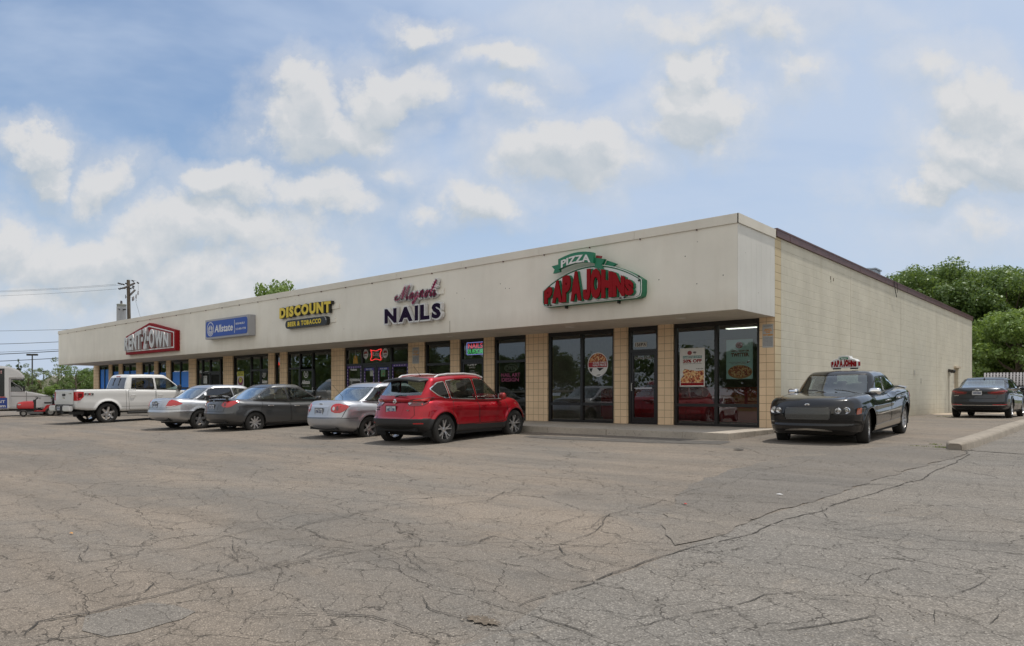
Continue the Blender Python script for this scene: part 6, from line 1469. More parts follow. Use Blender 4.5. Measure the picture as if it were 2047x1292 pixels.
elantra = sedan('parked_car', 'dark grey saloon with a small boot spoiler parked between the two silver saloons', 4.505, 1.775, 2.65, -2.31, 1.48, 1.03, .92, -1.72, -.72, 1.42, .46, ds=.021, paint=P_GREY, kr=.22, kf=.3,
    lines=[(-2,.88,1.5,.74,.018,.06,-1.9,1.5)], wr=.315, zc=.32, arch=.35, rimr=.205, spokes=(9,.030,.026,.70,.80,0), flare=.015, seats=(.25,), rearseat=-.62, seat=M_SEAT_L,
    doors=[[(-1.02,.40),(-1.14,.66),(-1.04,.98),(-.10,.95),(-.08,.30),(-.88,.28)],[(-.05,.30),(-.07,.95),(1.0,.935),(1.02,.50),(.86,.28)]], handles=[(-.80,.82),(.14,.79)], handle_mat=M_CHROME,
    gaps=[('rear',[(-.60,1.0),(-.56,.66),(.56,.66),(.60,1.0)]),('rear',[(-.8,.60),(.8,.60)])],
    decals=[('plate_recess',P_GREY,'rear',[(-.34,.90),(-.30,.70),(.30,.70),(.34,.90)],.004),('headlight',M_CLEAR,'side',[(1.7,.66),(2.05,.60),(2.1,.70),(1.72,.82)],.005)],
    lamps=[('tail_light',M_TAIL,[(.50,.86),(.55,.95),(.89,.97),(1.15,.985),(1.42,.985),(1.30,.93),(1.05,.82),(.88,.79),(.60,.80)],'cr',.010,[('inner_lens',M_TAILD,circ(.68,.875,.05,14),.013)])],
    plate=(.80,'FVL 7127'), ext=ela_ext,
    gh=dict(kr=.18, windows=[[(-1.42,1.10),(-1.34,1.04),(-1.12,1.02),(-1.16,1.25),(-1.30,1.19)],[(-1.06,1.015),(-.16,.99),(-.22,1.385),(-.62,1.38),(-1.0,1.30),(-1.10,1.25)],[(-.10,.99),(.98,.98),(.62,1.19),(.28,1.34),(-.16,1.39)]], glass=[M_CGLASS,M_CGLASS,M_CGLASS], trimw=.016))
c = build_car(elantra); put(c, -14.57, -4.91, 91.7, -.31, -1)
# ---------------------------------------------------------------- older silver saloon
def tau_ext(root, sk, body):
    badge(root, sk, 'rear', 0, .92, .075, .028)
taurus = sedan('parked_car', 'older silver saloon with pointed red tail lamps parked right of the white pickup', 5.02, 1.85, 2.756, -2.46, 1.43, 1.01, .90, -1.85, -1.0, 1.45, .50, ds=.022, paint=P_SIL, kr=.26, kf=.34,
    lines=[(-2,.60,1.5,.58,.014,.03,-2.3,2.0)], wr=.325, zc=.33, arch=.36, rimr=.205, spokes=(5,.045,.045,.5,.72,0), flare=.014, seats=(.25,), rearseat=-.70,
    doors=[[(-1.10,.42),(-1.18,.70),(-1.05,.95),(-.12,.93),(-.10,.30),(-.95,.28)],[(-.07,.30),(-.09,.93),(1.05,.915),(1.06,.5),(.9,.28)]], handles=[(-.90,.82),(.10,.80)],
    gaps=[('rear',[(-.62,.99),(-.58,.72),(.58,.72),(.62,.99)]),('rear',[(-.85,.68),(.85,.68)])],
    decals=[('plate_recess',P_SIL,'rear',[(-.40,.93),(-.36,.73),(.36,.73),(.40,.93)],.004),('fuel_flap',P_SIL,'side',circ(-1.62,.84,.09,18),.003),('headlight',M_CLEAR,'side',[(1.9,.62),(2.3,.56),(2.34,.68),(1.85,.76)],.005)],
    strips=[('chrome_strip',M_CHROME,'rear',[(-.30,.935),(.30,.935)],.02,.010)],
    lamps=[('tail_light',M_TAIL,[(.58,.745),(.72,.945),(.92,.975),(1.15,.95),(1.42,.86),(1.40,.84),(1.15,.775),(.92,.745)],'cr',.010,[('reverse_lamp',M_CLEAR,[(.60,.75),(.92,.752),(1.2,.79),(1.1,.795),(.9,.775),(.62,.775)],.013)])],
    plate=(.82,'GHT 5108'), ext=tau_ext,
    gh=dict(kr=.24, windows=[[(-1.62,1.06),(-1.48,1.0),(-1.18,.98),(-1.14,1.28),(-1.42,1.22),(-1.58,1.13)],[(-1.08,.98),(-.16,.965),(-.22,1.345),(-.75,1.34),(-1.06,1.29)],[(-.10,.96),(1.0,.95),(.62,1.16),(.32,1.29),(-.16,1.345)]], glass=[M_CGLASS,M_TGLASS,M_CGLASS], trimw=.02))
c = build_car(taurus); put(c, -17.15, -5.43, 94.1, -.27, -1)
# ---------------------------------------------------------------- black saloon with delivery sign
def cha_ext(root, sk, body):
    # grille insert of fine slats, brow badge, bumper strip
    M_SL = simple('billet_grille', (.22,.22,.21), .4, .8)
    b = MB(); g = decal(sk, 'grille', smooth_poly([(-.42,.765),(-.455,.63),(-.41,.55),(.41,.55),(.455,.63),(.42,.765),(.32,.79),(-.32,.79)], .05), 'front', M_GAP, root, 1, .006, .05)
    for k in range(16): strip(sk, b, [(-.425+(.02 if k < 2 or k > 13 else 0),.558+k*.0146),(.425-(.02 if k < 2 or k > 13 else 0),.558+k*.0146)], 'front', 1, .0065, .016)
    b.build('slats', M_SL, g)
    b = MB(); strip(sk, b, [(-.435,.765),(-.47,.64),(-.42,.54),(.42,.54),(.47,.64),(.435,.765),(.33,.80),(-.33,.80)], 'front', 1, .018, .012, True); b.build('grille_frame', P_BLK, root, smooth=True)
    badge(root, sk, 'front', 0, .84, .05, .022)
    for sg in (-1, 1):
        hl = decal(sk, 'headlight', smooth_poly([(sg*a, z) for a, z in [(.50,.645),(.50,.785),(.74,.81),(.82,.74),(.82,.64)]], .04), 'front', M_PLAS, root, 1, .006, .04)
        for y_, r_ in ((.57,.058),(.70,.066)):
            h, n = sk.hit('front', sg*y_, .725)
            if h is None: continue
            M = Matrix.Translation(h) @ Matrix.Rotation(PI/2, 4, 'Y'); bb = MB()
            bb.lathe([(0,.022),(.022,.02),(.03,.010),(r_*.8,.022),(r_*.92,.030),(r_,.018),(r_,-.03)], M, 24); bb.build('lamp_ring', M_CHROME, hl, smooth=True)
            bb = MB(); bb.lathe([(0,.034),(r_*.5,.032),(r_*.9,.026)], M, 20); bb.build('lamp_lens', glass_mat('lamp_glass', (.9,.9,.9), 1.2), hl, smooth=True)
        decal(sk, 'marker_lamp', smooth_poly([(2.02,.65),(2.16,.64),(2.12,.76),(2.0,.77)], .02), 'side', M_AMB, root, sg, .007, .04)
        decal(sk, 'chrome_moulding', smooth_poly([(-.98,.615),(-.05,.60),(-.05,.625),(-.98,.64)], .008), 'side', M_CHROME, root, sg, .014, .05)
        decal(sk, 'chrome_moulding', smooth_poly([(.0,.60),(.95,.58),(.95,.605),(.0,.625)], .008), 'side', M_CHROME, root, sg, .014, .05)
        decal(sk, 'rocker_panel', smooth_poly([(-1.08,.275),(1.05,.27),(1.05,.37),(-1.04,.41)], .01), 'side', simple('rocker_steel', (.50,.47,.42), .30, .9), root, sg, .008, .06)
        decal(sk, 'pillar_trim', smooth_poly([(-.20,1.05),(-.12,1.05),(-.19,1.33),(-.26,1.33)], .006), 'side', M_CHROME, root, sg, .008, .04)
    decal(sk, 'chin_strip', smooth_poly([(-.46,.325),(-.32,.36),(0,.375),(.32,.36),(.46,.325),(.32,.328),(0,.342),(-.32,.328)], .008), 'front', simple('rocker_steel', (.50,.47,.42), .30, .9), root, 1, .008, .05)
    strip_ = MB(); strip(sk, strip_, [(-.80,.525),(-.5,.515),(.5,.515),(.80,.525)], 'front', 1, .012, .004); strip_.build('bumper_line', M_GAP, root)
    # rear wing
    b = MB(); pts = [(-2.36,-.76,1.05),(-2.40,-.6,1.085),(-2.43,0,1.095),(-2.40,.6,1.085),(-2.36,.76,1.05)]
    for a_, b_ in zip(pts[:-1], pts[1:]):
        q = [(a_[0]-.09,a_[1],a_[2]+.012),(a_[0]+.10,a_[1],a_[2]-.01),(b_[0]+.10,b_[1],b_[2]-.01),(b_[0]-.09,b_[1],b_[2]+.012)]; b.add([(*p[:2],p[2]+.012) for p in q]+[(*p[:2],p[2]-.014) for p in q], [(0,1,2,3),(7,6,5,4),(0,4,5,1),(1,5,6,2),(2,6,7,3),(3,7,4,0)])
    for y_ in (-.7,.7): b.box(-2.42,-2.34,y_-.02,y_+.02,.96,1.06)
    b.build('spoiler', P_BLK, root)
    # wipers
    for y_ in (.05,.62):
        b = MB(); pts = [(1.17,y_,1.02),(1.02,y_-.3,1.075),(.97,y_-.52,1.09)]; b.tube(pts, .009, 6); b.build('wiper', M_PLAS, root)
cha = sedan('parked_car', 'black saloon with silver grille and chrome mirrors carrying a pizza delivery roof sign', 5.08, 1.89, 3.05, -2.59, 1.475, 1.07, .96, -2.02, -.88, 1.20, .50, ds=.016, paint=P_BLK,
    top=[(-2.59,.95),(-2.4,1.02),(-1.9,1.05),(-1.2,1.05),(-.75,1.02),(-.4,.975),(0,.96),(.9,.955),(1.25,1.01),(1.7,.985),(2.1,.96),(2.35,.925),(2.49,.87)],
    bot=[(-2.59,.32),(-2.1,.24),(-1.52,.24),(-1.1,.20),(1.1,.19),(1.5,.22),(2.2,.22),(2.49,.26)], sec=[(0,.90),(.12,.955),(.35,.99),(.55,1.0),(.75,.99),(.9,.965),(1,.94)],
    endf=[(0,.10),(.12,.03),(.28,.0),(.34,.03),(.42,.015),(.65,.01),(.85,.03),(1,.08)], plan=[(-2.59,.90),(-2.1,.965),(-1.5,1.0),(0,.99),(1.5,1.0),(2.1,.95),(2.49,.83)], kf=.20, kr=.12, r=(.14,.13,.15), gf=.8, crown=.045, lines=[(-2,1.0,-.6,.96,.020,.06,-2.4,-.5),(-1,.80,2,.76,.008,.05,-.5,2.2)], flare=.020,
    wr=.352, zc=.36, arch=.385, rimr=.235, tw=.225, track=1.59, spokes=(10,.020,.018,.66,.82,0), steer=R(10), seats=(.1,), rearseat=-.85, mirror=(.80,1.02,.07), mirror_mat=M_CHROME,
    doors=[[(-1.10,.42),(-1.16,.75),(-1.12,1.0),(-.22,.955),(-.20,.27),(-.92,.27)],[(-.17,.27),(-.19,.955),(.98,.955),(1.08,.60),(.98,.27)]], handles=[(-.90,.865),(.02,.845)], handle_mat=M_CHROME,
    gaps=[('top',[(1.28,-.70),(2.3,-.62)]),('top',[(1.28,.70),(2.3,.62)]),('side',[(1.12,.30),(1.14,.93)],1),('side',[(2.0,.45),(1.92,.75)],1)],
    lamps=[('tail_light',M_TAIL,[(.45,.82),(.48,.96),(.95,.98),(1.25,.96),(1.2,.83),(.95,.80)],'cr',.008,[])], plate=None, ext=cha_ext,
    gh=dict(W=1.64, belt=[(-2.3,.97),(-1.95,1.0),(-.95,1.0),(0,.94),(.9,.93),(1.25,.97),(1.5,.95)], plan=[(-1.9,.84),(-1.2,.95),(-.5,.99),(.5,.99),(1.2,.92)], tum=.21, w0=.13, w1=.90, kf=.32,
        windows=[[(-1.36,1.17),(-1.14,1.08),(-.26,1.045),(-.31,1.345),(-.72,1.34),(-1.10,1.285)],[(-.12,1.04),(.72,1.03),(.46,1.21),(.24,1.32),(-.18,1.35)]], glass=[M_TGLASS,M_TGLASS], trim=M_PLAS, trimw=.02))
CHX, CHY, CHH = 1.80, -.62, -89.0
c = build_car(cha); put(c, CHX, CHY, CHH, -.125, 2.0)
# roof sign of the delivery car
e = empty('roof_sign', (0,0,0), label='red white and green arched pizza delivery sign sitting on the roof of the black saloon', cat='sign')
prof = [(-.42,0),(.42,0),(.42,.17),(.36,.22),(.20,.255),(.17,.31),(0,.33),(-.17,.31),(-.20,.255),(-.36,.22),(-.42,.17)]
b = MB(); n_ = len(prof); 
def pf(k, x): return [(x, y*k, z) for y, z in prof]
rings = [pf(.93,-.16), pf(1,-.12), pf(1,.12), pf(.93,.16)]; vs = [p for r_ in rings for p in r_]; fs = [tuple(range(n_)), tuple(range(3*n_,4*n_))]
for a in range(3): fs += [(a*n_+i, a*n_+(i+1)%n_, (a+1)*n_+(i+1)%n_, (a+1)*n_+i) for i in range(n_)]
b.add(vs, fs); b.build('sign_shell', simple('sign_shell_white', (.62,.62,.60), .35), e, bevel=.006)
for sx in (1, -1):
    M = Matrix.Translation((sx*.1605,0,0)) @ Matrix.Rotation(PI/2 if sx > 0 else -PI/2, 4, 'Z')
    b = MB(); letters_mb(b, 'PAPA JOHNS', -.39,.39,.03,.215,0,.006,.09,.02, lambda u, w: (u, w*(.74+.30*np.sin(PI*u))), 0, M, {' ':.12}); b.build('lettering', M_RED, e)
    b = MB(); b.add([(x_,-.001,z_) for x_, z_ in [(-.13,.225),(.13,.225),(.13,.275),(0,.29),(-.13,.275)]]+[(x_,-.005,z_) for x_, z_ in [(-.13,.225),(.13,.225),(.13,.275),(0,.29),(-.13,.275)]], [(0,1,2,3,4),(9,8,7,6,5)]+[(i,(i+1)%5,5+(i+1)%5,5+i) for i in range(5)], 0, M); b.build('green_cap', M_GRN, e)
    b = MB(); text_mb(b, 'PIZZA', -.09,.09,.236,.268,-.005,.003,.03,M=M); b.build('cap_lettering', M_WHT, e)
b = MB(); b.box(-.10,.10,.425,.43,.05,.16); b.box(-.10,.10,-.43,-.425,.05,.16); b.build('end_patch', M_RED, e)
b = MB()
for y_ in (-.27,.27): b.box(-.12,.12,y_-.09,y_+.09,-.035,0)
b.build('mount_foot', M_PLAS, e)
hd = R(CHH); zr = -.125+1.475+.028+.04
e.scale = (.75,.68,.85); e.location = (CHX+math.cos(hd)*(-.12), CHY+math.sin(hd)*(-.12), zr+.012); e.rotation_euler = (0, R(2.0), hd)
# ---------------------------------------------------------------- charcoal saloon at the back
def kia_ext(root, sk, body):
    badge(root, sk, 'rear', 0, 1.005, .07, .030); side_text(root, sk, 'OPTIMA', .60, .80, .24, .028, M_CHROME, 'rear')
    h, n = sk.hit('top', -.95, 0); b = MB(); b.add([(-1.02,-.025,h.z-.02),(-.82,-.025,h.z-.02),(-.82,.025,h.z-.02),(-1.02,.025,h.z-.02),(-1.0,0,h.z+.05)], [(0,1,4),(1,2,4),(2,3,4),(3,0,4)]); b.build('fin_antenna', M_PLAS, root)
kia = sedan('parked_car', 'dark charcoal saloon seen from behind parked on the drive past the black one', 4.85, 1.86, 2.805, -2.48, 1.465, 1.08, .95, -1.95, -.95, 1.45, .52, ds=.022, paint=P_CHAR, kr=.20, kf=.3, r=(.22,.17,.17),
    endr=[(0,.12),(.2,.03),(.38,.0),(.55,.04),(.78,.07),(.92,.02),(1,.04)], lines=[(-2,.90,1.5,.80,.014,.05,-2,1.6)], wr=.338, zc=.345, arch=.37, rimr=.225, spokes=(10,.022,.018,.62,.78,0), seats=(.25,), rearseat=-.70,
    doors=[[(-1.10,.42),(-1.18,.70),(-1.05,.99),(-.12,.97),(-.10,.30),(-.95,.28)],[(-.07,.30),(-.09,.97),(1.05,.945),(1.06,.5),(.9,.28)]], handles=[(-.90,.86),(.10,.84)], handle_mat=M_CHROME,
    gaps=[('rear',[(-.66,.92),(-.56,.70),(.56,.70),(.66,.92)])],
    decals=[('bumper_insert',M_PLAS,'rear',[(-.66,.26),(-.80,.42),(.80,.42),(.66,.26)],.004),('reflector',M_TAIL,'rear2',[(.46,.465),(.86,.475),(.84,.50),(.46,.49)],.007,.008),('headlight',M_CLEAR,'side',[(1.8,.68),(2.15,.60),(2.2,.70),(1.8,.82)],.005)],
    strips=[('chrome_strip',M_CHROME,'rear',[(-.80,.46),(.80,.46)],.016,.008),('chrome_strip',M_CHROME,'side',[(-1.62,1.16),(-1.4,1.30),(-1.0,1.40),(-.3,1.43)],.016,.006)],
    lamps=[('tail_light',M_TAILD,[(.34,.86),(.30,.93),(.5,.965),(.93,1.0),(1.3,1.0),(1.46,.98),(1.3,.93),(1.1,.87),(.93,.845),(.6,.83)],'cr',.010,[('red_bar',M_TAIL,[(.42,.91),(.95,.965),(1.3,.975),(1.2,.955),(.95,.935),(.42,.89)],.013)])],
    plate=(.895,'GDR 8504'), ext=kia_ext,
    gh=dict(kr=.20, tum=.22, w0=.10, w1=.92, windows=[[(-1.50,1.15),(-1.30,1.07),(-1.02,1.05),(-1.06,1.35),(-1.3,1.27)],[(-.98,1.05),(-.16,1.02),(-.22,1.385),(-.62,1.385),(-1.0,1.36)],[(-.10,1.02),(1.0,1.0),(.62,1.21),(.30,1.34),(-.16,1.39)]], glass=[M_TGLASS]*3, trimw=.02))
c = build_car(kia); put(c, 2.41, 14.89, 89.4, .0)
# ---------------------------------------------------------------- white crew cab pickup
def f_ext(root, sk, body):
    # open load bed with a dark soft cover rolled flush, tailgate and bumper
    b = MB(); b.box(-2.95,-1.16,-.80,.80,1.325,1.345); 
    for sg in (-1, 1): b.box(-2.98,-1.13,sg*.86-.06,sg*.86+.06,1.352,1.372)
    b.box(-3.0,-2.92,-.80,.80,1.345,1.372); b.build('bed_cover', simple('bed_vinyl', (.035,.035,.036), .7, bump=.2, bs=40), root, bevel=.008)
    tg = decal(sk, 'tailgate', smooth_poly([(-.78,.78),(.78,.78),(.78,1.31),(-.78,1.31)], .03), 'rear', P_WHT, root, 1, .008, .1)
    b = MB(); strip(sk, b, smooth_poly([(-.79,.77),(.79,.77),(.79,1.315),(-.79,1.315)], .03), 'rear', 1, .008, .004, True); b.build('panel_gap', M_GAP, root)
    h, n = sk.hit('rear', 0, 1.12); b = MB(); b.box(h.x-.03,h.x,-.13,.13,1.10,1.19); b.build('tailgate_handle', M_PLAS, tg or root, bevel=.01)
    badge(root, sk, 'rear', 0, 1.02, .10, .045); side_text(root, sk, 'F-150', -.55, 1.20, .22, .05, M_CHROME, 'rear', off=.014)
    b = MB(); b.box(-3.24,-3.06,.34,.86,.52,.74); b.build('bumper_end', P_WHT, root, bevel=.03); b = MB(); b.box(-3.24,-3.06,-.86,-.34,.52,.74); o = b.build('bumper_end', P_WHT, root, bevel=.03)
    b = MB(); b.box(-3.22,-3.05,-.335,.335,.54,.72); b.box(-3.20,-3.06,-.86,.86,.742,.765); b.box(-3.1,-2.9,-.1,.1,.40,.52); b.box(-3.0,-2.6,-.7,-.3,.38,.50); b.build('bumper_step', M_PLAS, o, bevel=.01)
    plate(root, -3.225, 0, .63, 'PHX 4021')
    for sg in (-1, 1):
        side_text(root, sk, 'FX2', -2.52 if sg < 0 else -2.52, 1.17, .34, .085, M_PLAS, 'side', sg); side_text(root, sk, 'X', -2.50, 1.17, .10, .088, M_TAIL, 'side', sg)
        b = MB(); b.tube([(-1.05,sg*.93,.40),(1.15,sg*.93,.40)], .05, 8); b.build('side_step', M_PLAS, root, smooth=True)
    # cab rear wall pillars in the window
    for y_ in (-.24,.24):
        b = MB(); h0, _ = sk.hit('rear', y_, 1.50); h1, _ = sk.hit('rear', y_, 1.80); b.tube([tuple(h0-Vector((.004,0,0))), tuple(h1-Vector((.004,0,0)))], .014, 6); b.build('window_divider', M_PLAS, root)
    b = MB(); h, n = sk.hit('rear', 0, 1.87); b.box(h.x-.02,h.x,-.16,.16,1.855,1.885); b.build('brake_lamp', M_TAIL, root)
f150 = dict(name='pickup_truck', cat='pickup', label='white crew cab pickup with black bed cover parked at the left end of the row', ds=.026, W=2.0, wb=3.68, xr=-3.03, xf=2.87, paint=P_WHT,
    top=[(-3.03,1.345),(-2.9,1.36),(-1.2,1.36),(-1.0,1.33),(1.0,1.27),(1.35,1.27),(1.8,1.26),(2.5,1.20),(2.75,1.10),(2.87,1.0)],
    bot=[(-3.03,.60),(-2.6,.54),(-1.8,.50),(-1.3,.46),(1.3,.44),(1.84,.50),(2.6,.40),(2.87,.42)], sec=[(0,.95),(.1,.98),(.4,1.0),(.6,1.0),(.8,.99),(1,.965)], plan=[(-3.03,.985),(-2.0,.99),(0,1),(2.0,.99),(2.6,.95),(2.87,.90)],
    endr=[(0,.03),(.3,0),(1,.02)], endf=[(0,.06),(.4,0),(.8,.03),(1,.15)], kr=.03, kf=.22, gr=.3, r=(.05,.08,.10), crown=.02, lines=[(-3,1.0,2,1.0,-.012,.16,-2.9,2.5)], flare=.045,
    wr=.40, zc=.42, arch=.47, zf=.42, track=1.72, rimr=.275, tw=.27, spokes=(6,.055,.042,.55,.72,0), seats=(.55,), rearseat=-.45, mirror=(1.12,1.36,.13), mirror_mat=M_PLAS,
    doors=[[(-1.0,.52),(-1.03,1.30),(.08,1.29),(.08,.50)],[(.11,.50),(.11,1.29),(1.25,1.265),(1.22,.62),(1.15,.50)]], handles=[(-.84,1.10),(.28,1.09)],
    gaps=[('side',[(-1.12,.50),(-1.12,1.34)],1),('side',[(-1.12,.50),(-1.12,1.34)],-1),('side',[(-1.30,.66),(1.2,.64)],-1)],
    decals=[('headlight',M_CLEAR,'side',[(2.35,.85),(2.80,.82),(2.82,1.08),(2.38,1.12)],.006)],
    lamps=[('tail_light',M_TAIL,[(.83,.92),(.83,1.26),(1.0,1.27),(1.30,1.26),(1.30,1.08),(1.16,.93),(1.0,.92)],'cr',.012,[('lens_dark',M_TAILD,[(1.10,1.02),(1.24,1.09),(1.24,1.19),(1.08,1.21)],.016)])],
    plate=None, ext=f_ext, hole=None,
    gh=dict(W=1.86, xr=crv([(0,-1.14),(.5,-1.06),(1,-.92)],.05), xf=crv([(0,1.55),(.5,1.20),(1,.72)],.05), belt=[(-1.3,1.28),(1.6,1.22)], roof=[(-1.2,1.86),(-.9,1.925),(-.3,1.945),(.5,1.93),(.8,1.88),(1.5,1.75)], plan=[(-1.2,.96),(0,1),(1,.99),(1.5,.93)], tum=.15, w0=.16, w1=.84, w0r=.18, w1r=.82, pw=.09, pwr=.16, crown=.03, kf=.20, kr=.05, r=(.06,.10,.17),
        windows=[[(-.88,1.36),(.06,1.34),(.04,1.80),(-.80,1.80)],[(.16,1.34),(.95,1.31),(1.12,1.36),(.96,1.52),(.68,1.74),(.50,1.79),(.14,1.80)]], glass=[M_TGLASS,M_CGLASS], rglass=M_TGLASS, trimw=.02))
c = build_car(f150); put(c, -25.11, -5.02, 94.9, -.27, -1)
# ================================================================= trees
def leaf_mat(name, c1, c2, c3):
    t = NT(name); P = t.obj()
    n1 = t.noise(P, .9, 3, .5); n2 = t.new('TexNoise', {'Vector':P, 'Scale':9.0, 'Detail':2}).outputs[0]
    c = t.mix(t.new('MapRange', {'Value':n1, 'From Min':.35, 'From Max':.65}).outputs[0], c1, c2)
    c = t.mix(t.new('MapRange', {'Value':n2, 'From Min':.45, 'From Max':.75}).outputs[0], c, c3)
    d = t.new('BsdfDiffuse', {'Color':c}); tl = t.new('BsdfTranslucent', {'Color':t.mix(.5, c, (.24,.32,.05))}); g = t.new('BsdfGlossy', {'Color':(.7,.75,.7,1), 'Roughness':.45})
    m = t.new('MixShader', {0:.42, 1:d, 2:tl}); m2 = t.new('MixShader', {0:.05, 1:m, 2:g}); t.t.links.new(m2.outputs[0], t.out.inputs[0]); return t.mat
M_LEAF = leaf_mat('broad_leaf', (.075,.135,.034), (.115,.185,.046), (.175,.25,.08))
M_LEAF2 = leaf_mat('bright_leaf', (.14,.22,.04), (.18,.27,.055), (.24,.33,.10))
M_LEAF3 = leaf_mat('pale_leaf', (.14,.18,.08), (.19,.23,.12), (.28,.31,.19))
M_LEAFD = leaf_mat('dark_leaf', (.045,.085,.03), (.07,.115,.04), (.10,.15,.06))
M_BARK = simple('bark', (.11,.085,.062), .95, var=.3, vs=10, bump=.7, bs=30)
def leaves_mesh(name, cl, n, size, seed=0, droop=.0):
    """cl: array of clump centres + radius (x,y,z,r)"""
    g = np.random.default_rng(seed); cl = np.array(cl, float); w = cl[:,3]**2; w /= w.sum()
    k = g.choice(len(cl), n, p=w); d = g.normal(size=(n,3)); d /= np.linalg.norm(d, axis=1)[:,None]
    rad = cl[k,3]*(.45+.6*g.random(n)**.6); P = cl[k,:3]+d*rad[:,None]*np.array([1,1,.78])
    nn_ = d*.9+g.normal(size=(n,3))*.55+np.array([0,0,.35]); nn_ /= np.linalg.norm(nn_, axis=1)[:,None]
    a = np.cross(nn_, g.normal(size=(n,3))); a /= np.linalg.norm(a, axis=1)[:,None]; b = np.cross(nn_, a)
    s_ = size*(.55+.9*g.random(n))[:,None]
    V = np.stack([P-a*s_, P-b*s_*.55+nn_*s_*.15, P+a*s_, P+b*s_*.55+nn_*s_*.1], 1).reshape(-1,3)
    F = np.arange(4*n).reshape(-1,4)
    me = bpy.data.meshes.new(name); me.vertices.add(len(V)); me.vertices.foreach_set('co', V.astype(np.float32).ravel()); me.loops.add(4*n); me.loops.foreach_set('vertex_index', F.ravel().astype(np.int32))
    me.polygons.add(n); me.polygons.foreach_set('loop_start', (np.arange(n)*4).astype(np.int32)); me.polygons.foreach_set('loop_total', np.full(n,4,np.int32)); me.update(calc_edges=True); return me
def tree_parts(h, cr, seed, n=9000, size=.20, kind='broad', clumps=70, cs=1.0):
    """trunk and crown meshes for a tree of height h and crown radius cr"""
    r_ = random.Random(seed); b = MB(); base = h*(.22 if kind == 'broad' else .12); tr = h*.022+.05
    pts = [Vector((0,0,-.3))]; 
    for i in range(1, 7): pts.append(Vector((r_.uniform(-.03,.03)*h*i/6, r_.uniform(-.03,.03)*h*i/6, h*.86*i/6)))
    for i in range(6): b.cyl(pts[i], pts[i+1], tr*(1-i/6.5), tr*(1-(i+1)/6.5), 9)
    cl = []
    for k in range(clumps):
        if kind == 'cone':
            t_ = r_.random()**1.2; z = base+(h-base)*t_; rr_ = cr*(1-t_)*.95+.1; a = r_.uniform(0, 2*PI); q = r_.random()**.5
            cl.append((math.cos(a)*rr_*q, math.sin(a)*rr_*q, z, cr*.22*(1.15-t_)))
        else:
            a = r_.uniform(0, 2*PI); ph = math.asin(r_.uniform(-.75, 1)); q = .45+.55*r_.random()**.6
            lump = 1+.18*math.sin(3*a+seed)+.12*math.sin(5*a+2*seed)
            zc_ = base+(h-base)*.50; rz = (h-base)*.50
            x, y, z = math.cos(a)*math.cos(ph)*cr*q*lump, math.sin(a)*math.cos(ph)*cr*q*lump, zc_+math.sin(ph)*rz*q*(1+.06*math.sin(4*a))
            cl.append((x, y, z, cr*r_.uniform(.14,.30)*(.8 if kind == 'sparse' else cs)))
    for c_ in cl[::3]:
        t_ = min(.9, max(.2, (c_[2]/h-.15))); i = int(t_*6); s_ = pts[min(i,5)].lerp(pts[min(i+1,6)], t_*6-i) if i < 6 else pts[6]
        s_ = s_*.92; e_ = Vector(c_[:3]); m = s_.lerp(e_, .5)+Vector((0,0,-.04*h)); b.cyl(s_, m, tr*.32, tr*.20, 6); b.cyl(m, e_, tr*.20, tr*.05, 6)
    t_ = b.build('trunk', M_BARK, smooth=True); me_t = t_.data; bpy.data.objects.remove(t_)
    return me_t, leaves_mesh('crown', cl, n, size, seed)
def plant_tree(parts, loc, rz, sc, label, leaf, group=None, name='tree', cat='tree'):
    e = empty(name, loc, rz, label, cat, group); e.scale = (sc, sc, sc)
    t_ = bpy.data.objects.new('trunk', parts[0]); COL.objects.link(t_); t_.parent = e
    c_ = bpy.data.objects.new('crown', parts[1]); COL.objects.link(c_); c_.parent = e
    if not parts[1].materials: parts[1].materials.append(leaf)
    if parts[1].materials[0] is not leaf: c_.material_slots[0].link = 'OBJECT'; c_.material_slots[0].material = leaf
    return e
TA = tree_parts(13, 5.6, 3, 42000, .125, clumps=230, cs=.72); TB = tree_parts(12, 5.6, 8, 42000, .125, clumps=230, cs=.72); TC = tree_parts(11, 4.2, 15, 9000, .18, clumps=70)
TS = tree_parts(9, 3.2, 21, 2600, .13, 'sparse', 46); TK = tree_parts(9, 2.0, 30, 4500, .16, 'cone', 60); TSM = tree_parts(6, 2.6, 41, 12000, .11, clumps=70)
def gpos(px, D, z=-.4):
    p = at_depth(px, 800, D); return Vector((p.x, p.y, z))
GR = 'big leafy trees behind the strip mall'
def top_scale(D, ytop, h, z0): return ((HYP-ytop)*D/FPX+CAM[2]-z0)/h
rt = [(1792,72,527,TA,.3,'dark leafy tree rising directly behind the far end of the side wall'),(1868,66,514,TB,1.9,'tall leafy tree second from the left behind the mall'),(1940,70,508,TA,3.6,'tallest leafy tree in the middle of the trees behind the mall'),
      (2012,62,527,TB,.9,'leafy tree near the right edge of the picture with a rounded top'),(2085,66,520,TA,5.0,'leafy tree cut off by the right edge of the picture'),(1745,84,560,TB,2.6,'low dark tree just showing over the maroon parapet')]
rt += [(1832,78,533,TB,2.2,'leafy tree filling the gap between the first and second big trees'),(1905,80,522,TA,4.4,'leafy tree filling the gap left of the tallest tree'),(1975,82,518,TB,5.1,'leafy tree standing back between the tallest tree and the right edge')]
for px, D, yt, T_, rz, lab in rt: plant_tree(T_, gpos(px, D, -.1), rz, top_scale(D, yt, 14.2 if T_ is TA else 13.1, -.1), lab, M_LEAF, GR)
